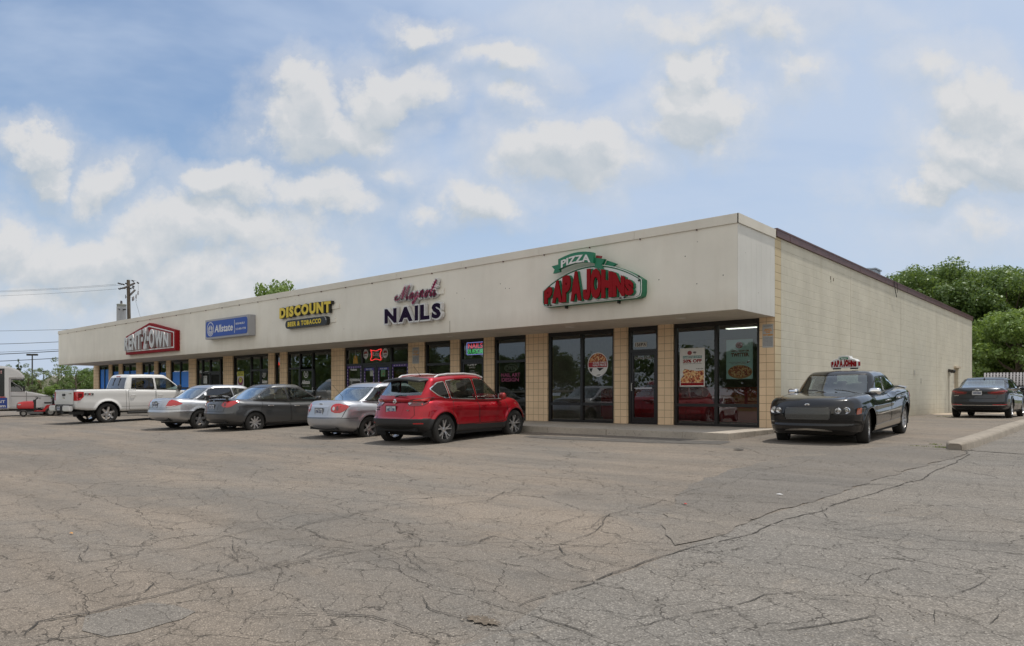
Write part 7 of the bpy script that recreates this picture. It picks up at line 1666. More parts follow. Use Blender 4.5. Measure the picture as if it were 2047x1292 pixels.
for px, D, yt, rz, sc_, lab in [(1965,50,640,.5,1,'lower brighter green tree beside the back corner of the mall'),(2035,46,622,2.0,1,'lower bright green tree at the right edge above the ribbed panels'),(2110,48,640,4.0,1,'lower bright tree beyond the right edge'),(1915,56,655,4.4,1,'low bright tree hidden partly behind the back corner of the mall')]:
    plant_tree(TSM, gpos(px, D, -.1), rz, top_scale(D, yt, 6, -.1), lab, M_LEAF2, 'lower bright green trees at the back of the drive')
# dark undergrowth behind
cl = [(p.x, p.y, rr.uniform(.3,3.2), rr.uniform(1.0,1.9)) for p in [gpos(rr.uniform(1700,2260), rr.uniform(58,64)) for _ in range(120)]]
o = link('undergrowth', leaves_mesh('undergrowth', cl, 26000, .17, 5), M_LEAFD); tag(o, 'dark green undergrowth filling the space beneath the big trees behind the mall', 'undergrowth', kind='stuff')
k_ = top_scale(84, 551, 11, -.4); plant_tree(TC, gpos(553, 84, -.4), .7, 1, 'bright leafy tree top showing above the roof line left of the DISCOUNT sign', M_LEAF2).scale = (.95, .95, k_*.95)
# left of the mall
plant_tree(TK, gpos(37, 92, -.5), 0, top_scale(92, 716, 9, -.5), 'narrow dark evergreen above the white van beside the tall lamp', M_LEAFD)
plant_tree(TS, gpos(56, 96, -.5), 1, top_scale(96, 728, 9, -.5), 'pale sparse tree right of the dark evergreen', M_LEAF3, 'sparse pale trees left of the mall')
plant_tree(TS, gpos(116, 100, -.5), 2.2, top_scale(100, 716, 9, -.5), 'sparse grey green tree above the gabled building', M_LEAF3, 'sparse pale trees left of the mall')
plant_tree(TS, gpos(152, 88, -.5), 4, top_scale(88, 722, 9, -.5), 'thin sparse tree under the end of the fascia', M_LEAF, 'sparse pale trees left of the mall')
plant_tree(TS, gpos(20, 104, -.5), 3, top_scale(104, 730, 9, -.5), 'faint sparse tree at the left behind the van roof', M_LEAF3, 'sparse pale trees left of the mall')
plant_tree(TSM, gpos(104, 66, -.45), 3, top_scale(66, 772, 6, -.45), 'small round bright shrub left of the pickup tailgate', M_LEAF2, name='shrub', cat='shrub')
for i, (px, D, yt, rz) in enumerate([(178,128,737,0),(136,150,752,1),(158,140,755,2),(196,135,742,2.5),(60,150,756,3)]):
    plant_tree(TC, gpos(px, D, -.5), rz, top_scale(D, yt, 11, -.5), ['rounded green tree beside the end pier of the mall','round green tree above the right end of the gabled building','round tree between the low white wall and the mall','green tree hidden partly behind the end pier','green tree behind the tall lamp pole'][i], M_LEAF, 'round green trees beyond the gabled building')
cl = []
for _ in range(420):
    px = rr.uniform(-260, 330); D = rr.uniform(235, 300); p = gpos(px, D, 0); cl.append((p.x, p.y, rr.uniform(.5, 1)*(((HYP-762)*D/FPX)+1.2*math.sin(px*.05)), rr.uniform(2.0,3.4)))
o = link('distant_wood', leaves_mesh('distant_wood', cl, 34000, .55, 9), M_LEAF); tag(o, 'distant green wood along the horizon at the left', 'wood', kind='stuff')
# ---------------------------------------------------------------- buildings far left
def far_building(name, label, px0, px1, D, ytop, yap=None, mat=None, rmat=None, z0=-.5, depth=14):
    a, b_ = gpos(px0, D, z0), gpos(px1, D, z0); w = (b_-a).length; ang = math.atan2(b_.y-a.y, b_.x-a.x); e = empty(name, a, ang, label, 'building')
    h = (HYP-ytop)*D/FPX+CAM[2]-z0; m = MB(); m.box(0,w,0,depth,-.3,h); m.build('wall', mat, e)
    m = MB()
    if yap:
        hz = (HYP-yap)*D/FPX+CAM[2]-z0; m.prism([(-.3,h-.1),(w+.3,h-.1),(w/2,hz)], .05, -depth, Matrix.Rotation(PI/2,4,'X')); m.build('gable', mat, e)
        m = MB(); m.add([(-.5,-.2,h-.2),(w/2,-.2,hz+.12),(w/2,depth,hz+.12),(-.5,depth,h-.2),(w+.5,-.2,h-.2),(w+.5,depth,h-.2)], [(0,1,2,3),(1,4,5,2)]); m.build('roof', rmat, e)
    else: m.box(-.15,w+.15,-.15,depth+.15,h+.002,h+.25); m.build('parapet', rmat, e)
    return e, w, h
M_CRM = simple('far_cream_render', (.46,.44,.37), .9, var=.06, vs=.5); M_FT = simple('far_tan_render', (.42,.31,.20), .9, var=.08, vs=.5); M_FRF = simple('far_roof', (.30,.28,.25), .9); M_FW = simple('far_pale_panel', (.50,.49,.45), .9, var=.06, vs=.3)
e, w, h = far_building('gabled_shop', 'cream gabled shop building in the distance behind the red mowers', 84, 121, 150, 763, 752, M_CRM, M_FRF)
m = MB(); text_mb(m, 'MARKET', w*.30, w*.82, 1.0, 1.6, -.06, .05, .03); m.build('shop_lettering', simple('far_grey', (.16,.16,.20), .7), e)
far_building('side_wing', 'tan wing left of the distant gabled shop', 73, 83.6, 151, 763, None, M_FT, M_FT); far_building('side_wing', 'tan wing right of the distant gabled shop', 121.4, 131, 151, 763, None, M_FT, M_FT)
far_building('low_warehouse', 'long low pale warehouse wall between the gabled shop and the mall', 131.5, 215, 156, 768, None, M_FW, M_FW); far_building('low_warehouse', 'low pale wall left of the gabled shop behind the lamp', 40, 72.6, 156, 768, None, M_FW, M_FW)
# ---------------------------------------------------------------- lamps, pole, wires
def street_lamp(px, D, yt, wid, lab):
    z0 = -.5; h = (HYP-yt)*D/FPX+CAM[2]-z0; e = empty('street_lamp', gpos(px, D, z0), 0, lab, 'street lamp', 'tall lamps of the far car park')
    b = MB(); b.cyl((0,0,0),(0,0,h-.2),.14,.09,10); b.build('pole', simple('lamp_bronze', (.045,.04,.035), .6), e)
    b = MB(); b.cyl((0,0,0),(0,0,.7),.32,n=14); b.build('base', simple('old_concrete', (.40,.33,.25)), e)
    a = R(41)
    for s_ in (-1, 1):
        b = MB(); M = Matrix.Rotation(a, 4, 'Z'); b.box(min(s_*.1,s_*wid/2),max(s_*.1,s_*wid/2),-.22,.22,h-.35,h-.05,0,M); b.build('lamp_head', simple('lamp_bronze', (.045,.04,.035)), e, bevel=.03)
street_lamp(64.5, 118, 707, 1.7, 'tall double headed car park lamp standing behind the white van'); street_lamp(87, 190, 741, 1.4, 'smaller more distant double lamp in front of the gabled shop'); street_lamp(122.5, 150, 737, 1.7, 'double lamp beside the pickup tailgate in front of the sparse tree')
PD = 55.; pb = gpos(261, PD, -.45); pt = at_depth(256.5, 560, PD)
e = empty('utility_pole', pb, 0, 'weathered wooden utility pole with cross arms rising behind the left end of the mall', 'utility pole')
b = MB(); b.cyl((0,0,-.3), tuple(pt-pb), .17, .115, 14); b.build('pole', simple('weathered_pole', (.13,.105,.080), .95, var=.3, vs=6, bump=.6, bs=20), e, smooth=True)
ax_ = Vector((UX[0], UX[1], 0)); dp = Vector((UY[0], UY[1], 0))
def L_(px, py, D=PD): return at_depth(px, py, D)-pb
for p_, q_ in (((247.5,576.5,PD-.6),(269,566.5,PD+.7)),((260,590,PD-.3),(269.5,580.5,PD+.8))):
    b = MB(); a, c_ = L_(*p_), L_(*q_); b.cyl(a, c_, .075, n=6); b.build('cross_arm', simple('arm_wood', (.06,.05,.045), .9), e)
b = MB(); b.cyl(L_(262,588), L_(268,582,PD+.6), .025, n=6); b.cyl(L_(251,594), L_(256,594), .03, n=6); b.cyl(L_(251,589.5), L_(251,597), .025, n=6); b.build('brace', M_HUB, e)
ins_ = simple('insulator', (.05,.045,.05), .4)
for px, py in [(238,567),(242,568),(247,569),(239,578),(243,577),(247,576.5),(253,567.5),(266,562),(267,573),(266,576),(276,566),(261,577)]:
    b = MB(); c_ = L_(px, py); 
    for k in range(3): b.cyl(c_-ax_*(.10-.1*k), c_-ax_*(.04-.1*k), .055, n=8)
    b.build('insulator', ins_, e)
for k, (px, py) in enumerate([(276,586),(265,598),(272,593),(267,597)]):
    b = MB(); c_ = L_(px, py, PD-.2); r1 = .10
    pp = [c_+ax_*(r1*math.cos(t_)*.8)+Vector((0,0,r1*1.6*math.sin(t_)-r1*.5*math.cos(t_))) for t_ in [2*PI*i/8 for i in range(9)]]; b.tube(pp, .02, 5)
    b.cyl(pp[0], pp[4], .03, n=6); b.build('fuse_cutout', simple('cutout_grey', (.20,.18,.18), .5), e)
b = MB()
for path in ([(258,562),(270,561),(276,564),(276.5,580),(275,584)],[(262,560),(267,562),(267,580)],[(268,597),(273,602),(272,592)],[(247,574),(254,580),(258,590),(263,596)]): b.tube([L_(x, y, PD-.1) for x, y in path], .008, 4)
b.build('jumper_wire', M_HUB, e)
# transformer bank
e2 = empty('transformer', gpos(243, PD-1.0, 0), 0, 'ribbed silver transformer can mounted beside the wooden pole above the roof', 'transformer')
c0 = Vector(e2.location); zt_ = at_depth(242, 609, PD-1).z; zb_ = zt_-1.9; r0 = 8.9*(PD-1)/FPX
b = MB(); prof = []; n_ = 48
vs, fs = [], []
for k in range(n_):
    t_ = 2*PI*k/n_; r_ = r0*(1 if k % 2 else .90)
    vs += [(r_*math.cos(t_), r_*math.sin(t_), zb_), (r_*math.cos(t_), r_*math.sin(t_), zt_-.18)]
for k in range(n_): j = (k+1) % n_; fs.append((2*k,2*j,2*j+1,2*k+1))
b.add(vs, fs); b.cyl((0,0,zb_-.02),(0,0,zb_),r0*.9,n=24); b.build('can', simple('transformer_grey', (.40,.41,.43), .45, .2), e2)
b = MB(); b.cyl((0,0,zt_-.18),(0,0,zt_-.02),r0*.96,n=30); b.cyl((0,0,zt_-.02),(0,0,zt_+.03),r0*1.07,r0*.9,n=30); b.build('lid', simple('transformer_lid', (.24,.25,.23), .5), e2, smooth=True)
b = MB()
for dx_ in (-.05,.12): b.lathe([(.02,0),(.07,.03),(.035,.06),(.07,.10),(.03,.14),(.05,.18),(.02,.26)], Matrix.Translation(tuple(ax_*dx_+Vector((0,0,zt_+.02)))), 10)
b.build('bushing', ins_, e2)
b = MB()
for k, o_ in enumerate((-.40,-.46,-.34)): b.tube([tuple(ax_*(-.18)+Vector((0,0,zt_-.02))), tuple(ax_*(o_+.02)+Vector((0,0,zt_-.12-.05*k))), tuple(ax_*(o_-.09)+Vector((0,0,zt_-.6))), tuple(ax_*(o_-.10+.06*k)+Vector((0,0,zt_-1.2))), tuple(ax_*(o_+.0)+Vector((0,0,zt_-1.8)))], .018, 6)
b.build('service_cable', M_PLAS, e2)
b = MB(); b.box(.25,.75,-.05,.05,zt_-.45,zt_-.38); b.cyl(tuple(ax_*.25+Vector((0,0,zt_-.4))), tuple(ax_*.62+Vector((0,0,zt_-.4))), .03, n=6); b.build('mount', M_HUB, e2)
def wire(p, q, lab, r_=.012, sag=.3, n=14, g='overhead wires at the left'):
    pts = []
    for i in range(n+1): t_ = i/n; v = p.lerp(q, t_); v.z -= sag*4*t_*(1-t_); pts.append(tuple(v))
    m = MB(); m.tube(pts, r_, 5); tag(m.build('overhead_wire', M_PLAS), lab, 'wire', g)
wire(at_depth(232,568.5,PD), at_depth(-250,583,75), 'topmost thin wire running left from the tip of the wooden pole', .008)
wire(at_depth(243,570,PD), at_depth(-250,585,76), 'second thin wire just under the topmost one left of the pole', .008)
wire(at_depth(233,578,PD), at_depth(-250,593,75), 'third thin wire running left from the lower end of the cross arm', .008)
wire(at_depth(258,655,PD), at_depth(-250,664,66), 'single thin wire entering behind the upper left corner of the fascia', .014, .1)
wire(at_depth(258,676,PD), at_depth(-250,690,62), 'wire crossing the sky below the fascia corner, second from the lower three', .02, .2)
wire(at_depth(258,692,PD), at_depth(-250,714,58), 'thick cable passing in front of the tall double lamp head', .028, .2)
wire(at_depth(258,690,PD+2), at_depth(-250,711,60), 'thinner wire converging with the thick cable at the tall lamp', .014, .15)
wire(at_depth(258,706,PD), at_depth(-250,728,58), 'lowest thick cable crossing the tree tops at the left', .026, .2)
wire(at_depth(271,602,PD), at_depth(284,645,PD+4), 'slanting guy wire going down right from the wooden pole', .008, .02)
# ---------------------------------------------------------------- white cutaway van
M_VW = simple('van_white', (.62,.62,.62), .4, coat=.5, var=.03, vs=2)
vn = at_depth(103, 800, 45.0); e = empty('delivery_van', (vn.x, vn.y, gz(vn.x, vn.y)), R(76), 'white cutaway delivery van with dark printed side and blue lower panel at the left edge', 'van')
def side_poly(mb, poly, y0, y1, mi=0): return mb.prism([(x, z) for x, z in poly], -y1, -y0, Matrix.Rotation(PI/2, 4, 'X'), mi)
b = MB(); side_poly(b, [(-.02,.42),(-.0,1.0),(-.15,1.18),(-1.05,1.40),(-1.30,1.42),(-2.05,2.05),(-2.35,2.12),(-2.9,2.12),(-2.9,.38),(-.1,.38)], -.98, .98); b.build('cab', M_VW, e, bevel=.07, smooth=True)
b = MB(); side_poly(b, [(-2.45,2.16),(-2.45,.36),(-7.2,.36),(-7.2,2.95),(-3.0,2.95),(-2.5,2.90),(-2.05,2.70),(-1.80,2.40),(-1.72,2.16)], -1.12, 1.12); b.build('box_body', M_VW, e, bevel=.09, smooth=True)
for sg in (-1,):
    y = sg*1.125
    b = MB(); b.box(-7.15,-2.75,y,y+.006,1.12,2.78); pn = b.build('printed_panel', simple('van_print_dark', (.022,.025,.028), .25, var=.4, vs=2), e)
    b = MB(); b.box(-7.15,-2.62,y-.003,y+.004,.42,1.05); b.build('blue_panel', simple('van_blue', (.02,.055,.27), .35), e)
    b = MB(); b.box(-7.15,-2.70,y-.004,y+.004,1.055,1.11); b.build('red_stripe', simple('van_red', (.45,.03,.02), .4), e)
    b = MB(); b.prism([(-3.6,1.25),(-3.05,1.25),(-3.12,1.8),(-3.2,2.3),(-3.6,2.35)], -.0, .012, Matrix.Translation((0,y,0)) @ Matrix.Rotation(PI/2,4,'X')); b.build('green_figure_print', simple('van_green', (.06,.36,.14), .4), pn)
    b = MB(); text_mb(b, 'THE RENT', -3.95,-2.72,.74,.90,y-.004,.004,.02); text_mb(b, 'rent2own.com', -4.35,-2.70,.48,.66,y-.004,.004,.03); b.build('panel_lettering', M_WHT, e)
    b = MB(); text_mb(b, 'Today!!!', -3.75,-2.88,2.42,2.66,y-.001,.006,.03); b.build('panel_lettering', simple('van_pink', (.55,.30,.30), .5), pn)
    b = MB(); y2 = sg*.985
    b.prism([(-1.52,1.44),(-2.30,1.44),(-2.36,1.98),(-2.05,1.96),(-1.62,1.60)], 0, .012, Matrix.Translation((0,y2,0)) @ Matrix.Rotation(PI/2,4,'X')); b.build('door_window', glass_mat('van_glass', (.10,.2,.17), 1.4), e)
    b = MB(); b.prism([(-1.50,1.42),(-2.33,1.42),(-2.40,2.01),(-2.03,1.99),(-1.55,1.62)], 0, .006, Matrix.Translation((0,y2,0)) @ Matrix.Rotation(PI/2,4,'X')); b.build('window_seal', M_PLAS, e)
    b = MB()
    for a_, c_ in (((-1.30,.50),(-1.32,1.42)),((-2.47,.50),(-2.47,2.0)),((-1.30,.50),(-2.47,.50)),((-.1,1.12),(-2.9,1.16))): b.box(min(a_[0],c_[0])-.006,max(a_[0],c_[0])+.006,y2-.004,y2,min(a_[1],c_[1])-.004,max(a_[1],c_[1])+.004)
    b.build('door_gap', simple('gap_grey', (.25,.25,.25), .8), e)
    b = MB(); b.box(-2.40,-2.30,y2-.03,y2,1.10,1.32); b.build('door_handle', M_PLAS, e, bevel=.01)
    b = MB(); b.box(-1.50,-1.38,y2-.22,y2-.10,1.42,1.75); b.box(-1.46,-1.40,y2-.12,y2,1.5,1.54); b.build('wing_mirror', M_PLAS, e, bevel=.02)
for ch in e.children:
    if ch.name.split('.')[0] in ('box_body','printed_panel','blue_panel','red_stripe','panel_lettering'): ch.location.x = .36
b = MB(); b.box(-2.08,-1.40,-1.08,1.08,2.125,2.158); b.build('shadow_gap', M_HUB, e)
b = MB(); side_poly(b, [(-1.28,1.455),(-2.02,2.06),(-2.00,2.075),(-1.26,1.47)], -.85, .85); b.build('windshield', glass_mat('van_glass', (.10,.2,.17), 1.4), e)
b = MB(); b.box(.0,.03,-.75,.75,.75,1.0); b.build('grille', M_PLAS, e); b = MB(); b.box(-.15,.12,-1.0,1.0,.40,.62); b.build('front_bumper', M_PLAS, e, bevel=.04)
b = MB(); b.box(-7.1,-.5,-.8,.8,.30,.40); b.build('chassis', M_HUB, e)
for a_ in (-.95,-5.6):
    for sg in (-1, 1): make_wheel(e, (a_, sg*.86, .37), .37, .22, .21, (8,.03,.03,.5,.6,0), sg)
# ---------------------------------------------------------------- red lawn tractors
M_MR = simple('mower_red', (.42,.008,.012), .35, coat=.3)
def mower(lab):
    e = empty('lawn_tractor', (0,0,0), 0, lab, 'lawn tractor', 'red riding mowers beside the white van')
    # hood
    b = MB(); secs = [(.92,.20,.50,.72),(.86,.24,.46,.80),(.60,.26,.46,.86),(.30,.27,.46,.89),(.12,.27,.46,.90)]; rg = []
    for x, w, z0, z1 in secs: rg.append([(x,-w,z0),(x,-w*1.05,(z0+z1)/2),(x,-w*.80,z1-.03),(x,0,z1+.015),(x,w*.80,z1-.03),(x,w*1.05,(z0+z1)/2),(x,w,z0)])
    vs = [p for r_ in rg for p in r_]; fs = [tuple(range(7)), tuple(range(28,35))[::-1]]
    for a in range(4): fs += [(a*7+i,a*7+i+1,(a+1)*7+i+1,(a+1)*7+i) for i in range(6)]
    b.add(vs, fs); b.build('hood', M_MR, e, smooth=True, bevel=.01)
    b = MB(); b.box(.915,.945,-.17,.17,.47,.70); b.box(.80,.93,-.235,-.20,.70,.76,0) ; b.build('grille', M_PLAS, e, bevel=.01)
    for s_ in (-1, 1): b = MB(); b.box(.74,.90,s_*.245-.012,s_*.245+.012,.66,.74); b.build('headlight', M_CLEAR, e, bevel=.01)
    b = MB(); b.box(.0,.14,-.24,.24,.38,.98); b.box(-.05,.95,-.10,.10,.28,.46); b.tube([(.05,0,.95),(-.10,0,1.08)], .03, 8); b.build('dashboard', M_PLAS, e, bevel=.02)
    b = MB(); b.lathe([(.155,-.012),(.18,0),(.155,.012),(.13,0)], Matrix.Translation((-.11,0,1.09)) @ Matrix.Rotation(R(-30),4,'Y'), 20, closed=True); b.box(-.26,.04,-.015,.015,1.08,1.10); b.build('steering_wheel', M_PLAS, e, smooth=True)
    b = MB(); side_poly(b, [(.10,.34),(-.38,.34),(-.55,.50),(-.62,.66),(-1.05,.70),(-1.08,.62),(-.95,.56),(-.60,.50),(-.42,.28),(.12,.28)], -.44, .44)
    side_poly(b, [(-.30,.34),(-.52,.66),(-1.08,.72),(-1.02,.48),(-.72,.44)], -.22, .22); b.build('fender', M_MR, e, smooth=True, bevel=.02)
    b = MB(); M = Matrix.Translation((-.62,0,.74)); b.box(-.18,.24,-.22,.22,.0,.09,0,M); M2 = Matrix.Translation((-.80,0,.80)) @ Matrix.Rotation(R(-12),4,'Y'); b.box(-.05,.03,-.21,.21,0,.30,0,M2); b.build('seat', M_PLAS, e, smooth=True, bevel=.035)
    b = MB(); b.box(-.35,.42,-.52,.52,.14,.26); b.box(-.2,.3,.52,.68,.14,.22); b.build('cutting_deck', simple('deck_grey', (.12,.12,.12), .5), e, bevel=.03)
    b = MB(); b.box(-1.12,-1.02,-.05,.05,.20,.30); b.box(-1.30,-1.08,-.25,.25,.16,.30); b.build('hitch', M_HUB, e)
    for x, r_, w, y in ((.62,.19,.15,.40),(-.70,.26,.24,.42)):
        for s_ in (-1, 1):
            wl = empty('wheel', (x, s_*y, r_), parent=e); M = Matrix.Rotation(-PI/2*s_,4,'X'); h = w/2
            b = MB(); b.lathe([(r_*.55,-h),(r_*.85,-h),(r_,-h*.5),(r_,h*.5),(r_*.85,h),(r_*.55,h)], M, 28); b.build('tyre', M_TYRE, wl, smooth=True)
            b = MB(); b.lathe([(r_*.56,h*.9),(r_*.50,h*.4),(r_*.2,h*.4),(r_*.15,h*.8),(0,h*.8)], M, 24); b.build('rim', simple('mower_rim', (.36,.35,.33), .5), wl, smooth=True)
    return e
m1 = mower('red riding lawn mower with black seat nearest to the camera beside the white van'); p = at_depth(72, 830, 42.5); m1.location = (p.x, p.y, gz(p.x, p.y)); m1.rotation_euler = (0,0,R(256))
m2 = copy_tree(m1); m2['label'] = 'second red riding mower half hidden behind the first and the white pickup bumper'; p = at_depth(109, 829, 45.0); m2.location = (p.x, p.y, gz(p.x, p.y)); m2.rotation_euler = (0,0,R(250)); m2.scale = (1.05,1.05,1.05)
b = MB(); p = at_depth(112, 797, 44.4); gq = random.Random(3)
for k in range(16): c_ = p+Vector((gq.uniform(-.18,.18), gq.uniform(-.12,.12), gq.uniform(-.05,.22))); b.add([tuple(c_+Vector((gq.uniform(-.10,.10),gq.uniform(-.10,.10),gq.uniform(-.09,.09)))) for _ in range(5)], [(0,1,2),(2,3,4),(0,3,4),(1,3,4),(0,2,4)], k % 2)
o = b.build('plastic_bag', [simple('bag_white', (.55,.58,.60), .5), simple('bag_blue', (.14,.32,.42), .5)]); tag(o, 'crumpled white and pale blue bag lying on the rear mower beside the pickup', 'bag')
# grass verge under the van line
vg = MB(); q = [gpos(-80,58,0), gpos(60,58,0), gpos(60,68,0), gpos(-80,68,0)]; 
vg.add([(v.x, v.y, -.375) for v in q], [(0,1,2,3)]); o = vg.build('grass_verge', simple('verge_grass', (.20,.22,.06), 1, var=.3, vs=3)); o['kind'] = 'structure'
# ---------------------------------------------------------------- back of the drive
def gback(px, D): return gpos(px, D, 0)
a, b_ = gback(1938, 47), gback(1988, 47); w = (b_-a).length+1.2; ang = math.atan2(b_.y-a.y, b_.x-a.x)
e = empty('shed', a, ang, 'low reddish brown shed roof just beyond the back corner of the mall', 'shed'); hz = (HYP-738)*47/FPX+CAM[2]
b = MB(); b.box(0,w,0,3,-.1,hz-.75); b.build('wall', simple('shed_wall', (.22,.17,.13), .9, var=.1), e)
b = MB(); b.add([(-.2,-.2,hz-.80),(w+.2,-.2,hz-.80),(w+.2,1.5,hz),(-.2,1.5,hz),(-.2,3.2,hz-.80),(w+.2,3.2,hz-.80)], [(0,1,2,3),(3,2,5,4),(0,3,4),(1,5,2)]); b.build('roof', simple('shed_roof', (.17,.095,.075), .85, var=.15, vs=6), e)
M_RIBW = simple('rib_pale_metal', (.42,.40,.40), .4, .3, var=.2, vs=6); M_RIBD = simple('rib_dark', (.03,.028,.028), .7)
tl = gback(1962, 40); tr_ = gback(2072, 38.5); L0 = (tr_-tl).length; ang = math.atan2(tr_.y-tl.y, tr_.x-tl.x)
e = empty('flatbed_trailer', tl, ang, 'dark flatbed trailer under the ribbed metal panels behind the charcoal saloon', 'trailer')
b = MB(); b.box(-.3,L0+.6,0,1.6,.85,1.02); b.build('deck', M_PLAS, e); b = MB(); b.box(-.2,L0+.5,.05,.12,1.02,1.34); b.build('side_rail', M_PLAS, e)
for x in (.6, L0-.6, L0+.1):
    b = MB(); b.lathe([(.18,-.1),(.36,-.1),(.38,-.05),(.38,.05),(.36,.1),(.18,.1)], Matrix.Translation((x,.2,.38)) @ Matrix.Rotation(PI/2,4,'X'), 24); b.build('wheel', M_TYRE, e, smooth=True)
for k in range(2):
    lab = ['left bundle of pale ribbed metal panels leaning back on the dark trailer','right bundle of pale ribbed metal panels at the right picture edge'][k]
    q = empty('ribbed_panel', tl+(tr_-tl)*(.02+.49*k)+Vector((0,0,1.05)), ang, lab, 'metal panel', 'ribbed metal panels on the trailer'); wq = L0*.48
    b = MB(); S0 = Matrix.Translation((0,.3,0)) @ Matrix.Rotation(R(-22),4,'X'); b.box(0,wq,.02,.05,.0,1.12,0,S0); b.build('backing', M_RIBD, q)
    b = MB(); n_ = 8
    for i in range(n_):
        x = wq*(i+.15)/n_; wd_ = wq/n_*.58
        for j in range(9): z0, z1 = 1.1*j/9, 1.1*(j+1)/9; cur = .06*math.sin(PI*z0/1.1); cur2 = .06*math.sin(PI*z1/1.1); b.add([(x,.02-cur,z0),(x+wd_,.02-cur,z0),(x+wd_,.02-cur2,z1),(x,.02-cur2,z1),(x,.03,z0),(x+wd_,.03,z0),(x+wd_,.03,z1),(x,.03,z1)], [(0,1,2,3),(1,5,6,2),(4,0,3,7)], 0, S0)
        for j in range(7): b.box(x+wd_*1.25, x+wd_*1.55, .0,.02,.08+j*.145,.15+j*.145,0,S0)
    b.build('rib', M_RIBW, q)
bp = at_ground(1898, 825); e = empty('storage_bin', (.35, bp.y, gz(.35, bp.y)), 0, 'small dark blue plastic bin standing against the cream side wall', 'bin')
b = MB(); h_ = .55; b.add([(-.22,-.3,0),(.22,-.3,0),(.22,.3,0),(-.22,.3,0),(-.27,-.36,h_),(.27,-.36,h_),(.27,.36,h_),(-.27,.36,h_)], [(0,3,2,1),(0,1,5,4),(1,2,6,5),(2,3,7,6),(3,0,4,7)])
for z in (.15,.3,.45): b.box(-.27,.27,-.37,-.34,z-.015,z+.015)
b.build('tub', simple('bin_blue', (.035,.035,.15), .5), e); b = MB(); b.box(-.29,.29,-.39,.39,h_,h_+.05); b.build('lid', simple('bin_blue', (.035,.035,.15)), e, bevel=.012)
# litter
for px, py, c_, lab, s_ in [(1558,991,(.55,.55,.55),'small white scrap of paper on the asphalt right of centre',.05),(143,1069,(.50,.24,.06),'tiny orange leaf on the asphalt at the left',.035),(1370,1010,(.4,.05,.04),'tiny red wrapper on the asphalt in front of the black saloon',.03),(1476,901,(.04,.035,.03),'flat dark rag on the asphalt left of the black saloon',.14)]:
    p = at_ground(px, py); m = MB(); g_ = random.Random(px); n_ = 6
    vs = [(s_*g_.uniform(.5,1)*math.cos(2*PI*i/n_), s_*.6*g_.uniform(.5,1)*math.sin(2*PI*i/n_), .012+g_.uniform(0,.3)*s_*.4) for i in range(n_)]+[(0,0,.02+s_*.12)]
    m.add(vs, [(i,(i+1)%n_,n_) for i in range(n_)]); o = m.build('litter', simple('litter_%d' % px, c_, .8)); o.location = (p.x, p.y, p.z+.002); tag(o, lab, 'litter', 'litter on the asphalt')
# ---------------------------------------------------------------- across the lot, behind the camera (seen mirrored in the shop glass)
def recolour(o, frm, to):
    for ch in [o]+list(o.children_recursive):
        for sl_ in getattr(ch, 'material_slots', []):
            if sl_.material == frm: sl_.link = 'OBJECT'; sl_.material = to
src = {o['label'][:8]: o for o in S.objects if o.parent is None and o.get('category') in ('car','pickup')}
cars_ = [o for o in S.objects if o.parent is None and o.get('category') == 'car']
red_c = next(o for o in cars_ if 'crossover' in o['label']); sil_c = next(o for o in cars_ if 'round red tail' in o['label']); gr_c = next(o for o in cars_ if 'boot spoiler' in o['label'])
for base, X, Y, H_, to, frm, lab in [(red_c,-13.4,-24.5,84,P_WHT,P_RED,'white crossover parked across the lot facing the shops'),(red_c,-17.4,-25.5,88,P_RED,P_RED,'second red crossover parked across the lot facing the shops'),(sil_c,-25.2,-25.5,86,P_SIL2,P_SIL2,'silver saloon parked across the lot facing the shops'),(gr_c,-21.3,-25.8,88,P_GREY,P_GREY,'grey saloon parked across the lot facing the shops'),(sil_c,-33.0,-25.5,90,P_WHT,P_SIL2,'white saloon parked across the lot facing the shops'),(gr_c,-37.5,-25.5,92,P_BLK,P_GREY,'black saloon parked across the lot facing the shops')]:
    k = copy_tree(base); k['label'] = lab; k['group'] = 'cars parked across the lot'; put(k, X, Y, H_)
    if frm is not to: recolour(k, frm, to)
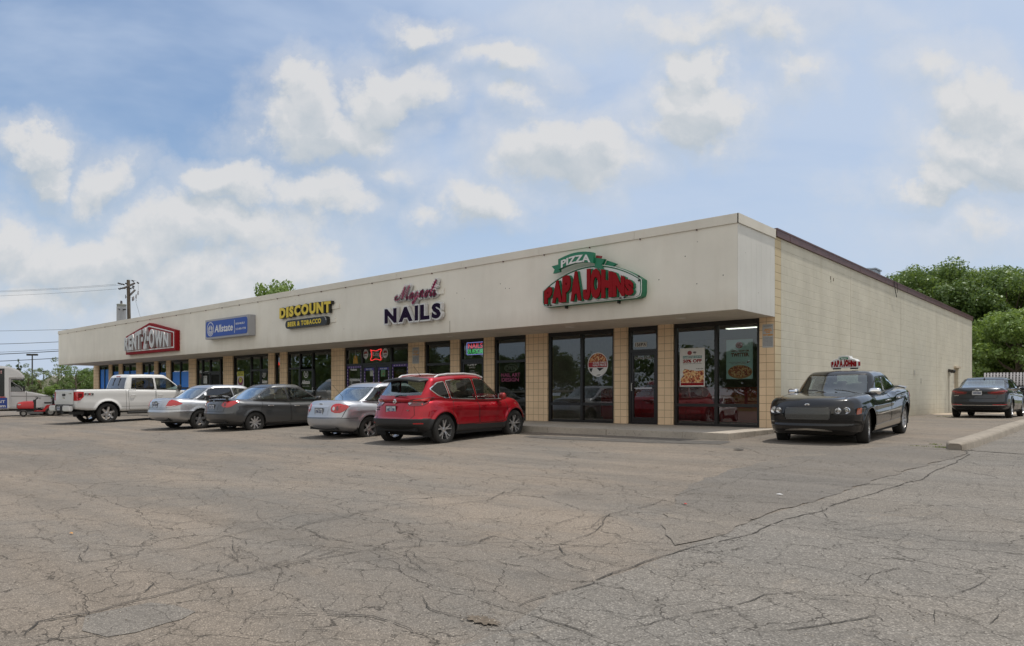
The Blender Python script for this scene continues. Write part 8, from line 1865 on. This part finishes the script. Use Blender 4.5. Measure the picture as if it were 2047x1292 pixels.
e, w, h = far_building('low_warehouse', 'long low cream building across the road behind the camera', 0, 1, 50, 760, None, M_CRM, M_FRF)
e.location = (-75, -78, -1.1); e.rotation_euler = (0,0,R(-4)); e.scale = (160, 1, 1.0)
for i, (x, y, k) in enumerate([(10,52,.95),(17,58,1),(25,50,.9),(33,57,1.05),(42,48,.95),(52,40,.9),(47,10,.7),(50,-8,.8),(52,24,.9),(44,-24,.7),(48,-40,.8)]):
    plant_tree([TA, TB][i % 2], (x, y, -.2 if y > -5 else -.5), i*2.1, k, 'leafy tree %s beyond the right edge' % ['nearest the drive','second from the drive','third from the drive','fourth from the drive','fifth from the drive','at the far right corner','on the right verge, middle','on the right verge, before the middle','on the right verge, back','on the right verge, front','on the right verge, foremost'][i], M_LEAF, 'trees beyond the right edge')
for i in range(15):
    T_ = [TA, TB, TC][i % 3]; plant_tree(T_, (-100+i*9.5+rr.uniform(-2,2), -62-rr.uniform(0,8)-(30 if i in (5,6,7) else 0), -1.1), i*1.3, rr.uniform(.62,.95), 'leafy tree number %s along the far side of the road behind the camera' % ['one','two','three','four','five','six','seven','eight','nine','ten','eleven','twelve','thirteen','fourteen','fifteen'][i], M_LEAFD, 'trees across the road behind the camera')
cl = []
for _ in range(150):
    a = rr.uniform(0, 1); cl.append((-175+rr.uniform(0,45)+30*(1-a), -125+130*a, rr.uniform(.3, 1)*12-1, rr.uniform(2.6,4.2)))
for _ in range(300):
    x = rr.uniform(-260, 90); y = -125-rr.uniform(0, 40); cl.append((x, y, rr.uniform(.3, 1)*11-1, rr.uniform(2.6,4.2)))
o = link('roadside_wood', leaves_mesh('roadside_wood', cl, 36000, .65, 19), M_LEAFD); tag(o, 'dark wood across the road behind the camera', 'wood', kind='stuff')
e = empty('utility_pole', (-9.5,-34,-1.1), 0, 'wooden utility pole across the lot behind the camera', 'utility pole'); b = MB(); b.cyl((0,0,0),(0,0,10),.17,.12,12); b.build('pole', M_BARK, e); b = MB(); b.box(-1.2,1.2,-.06,.06,9.0,9.14); b.build('cross_arm', M_BARK, e)
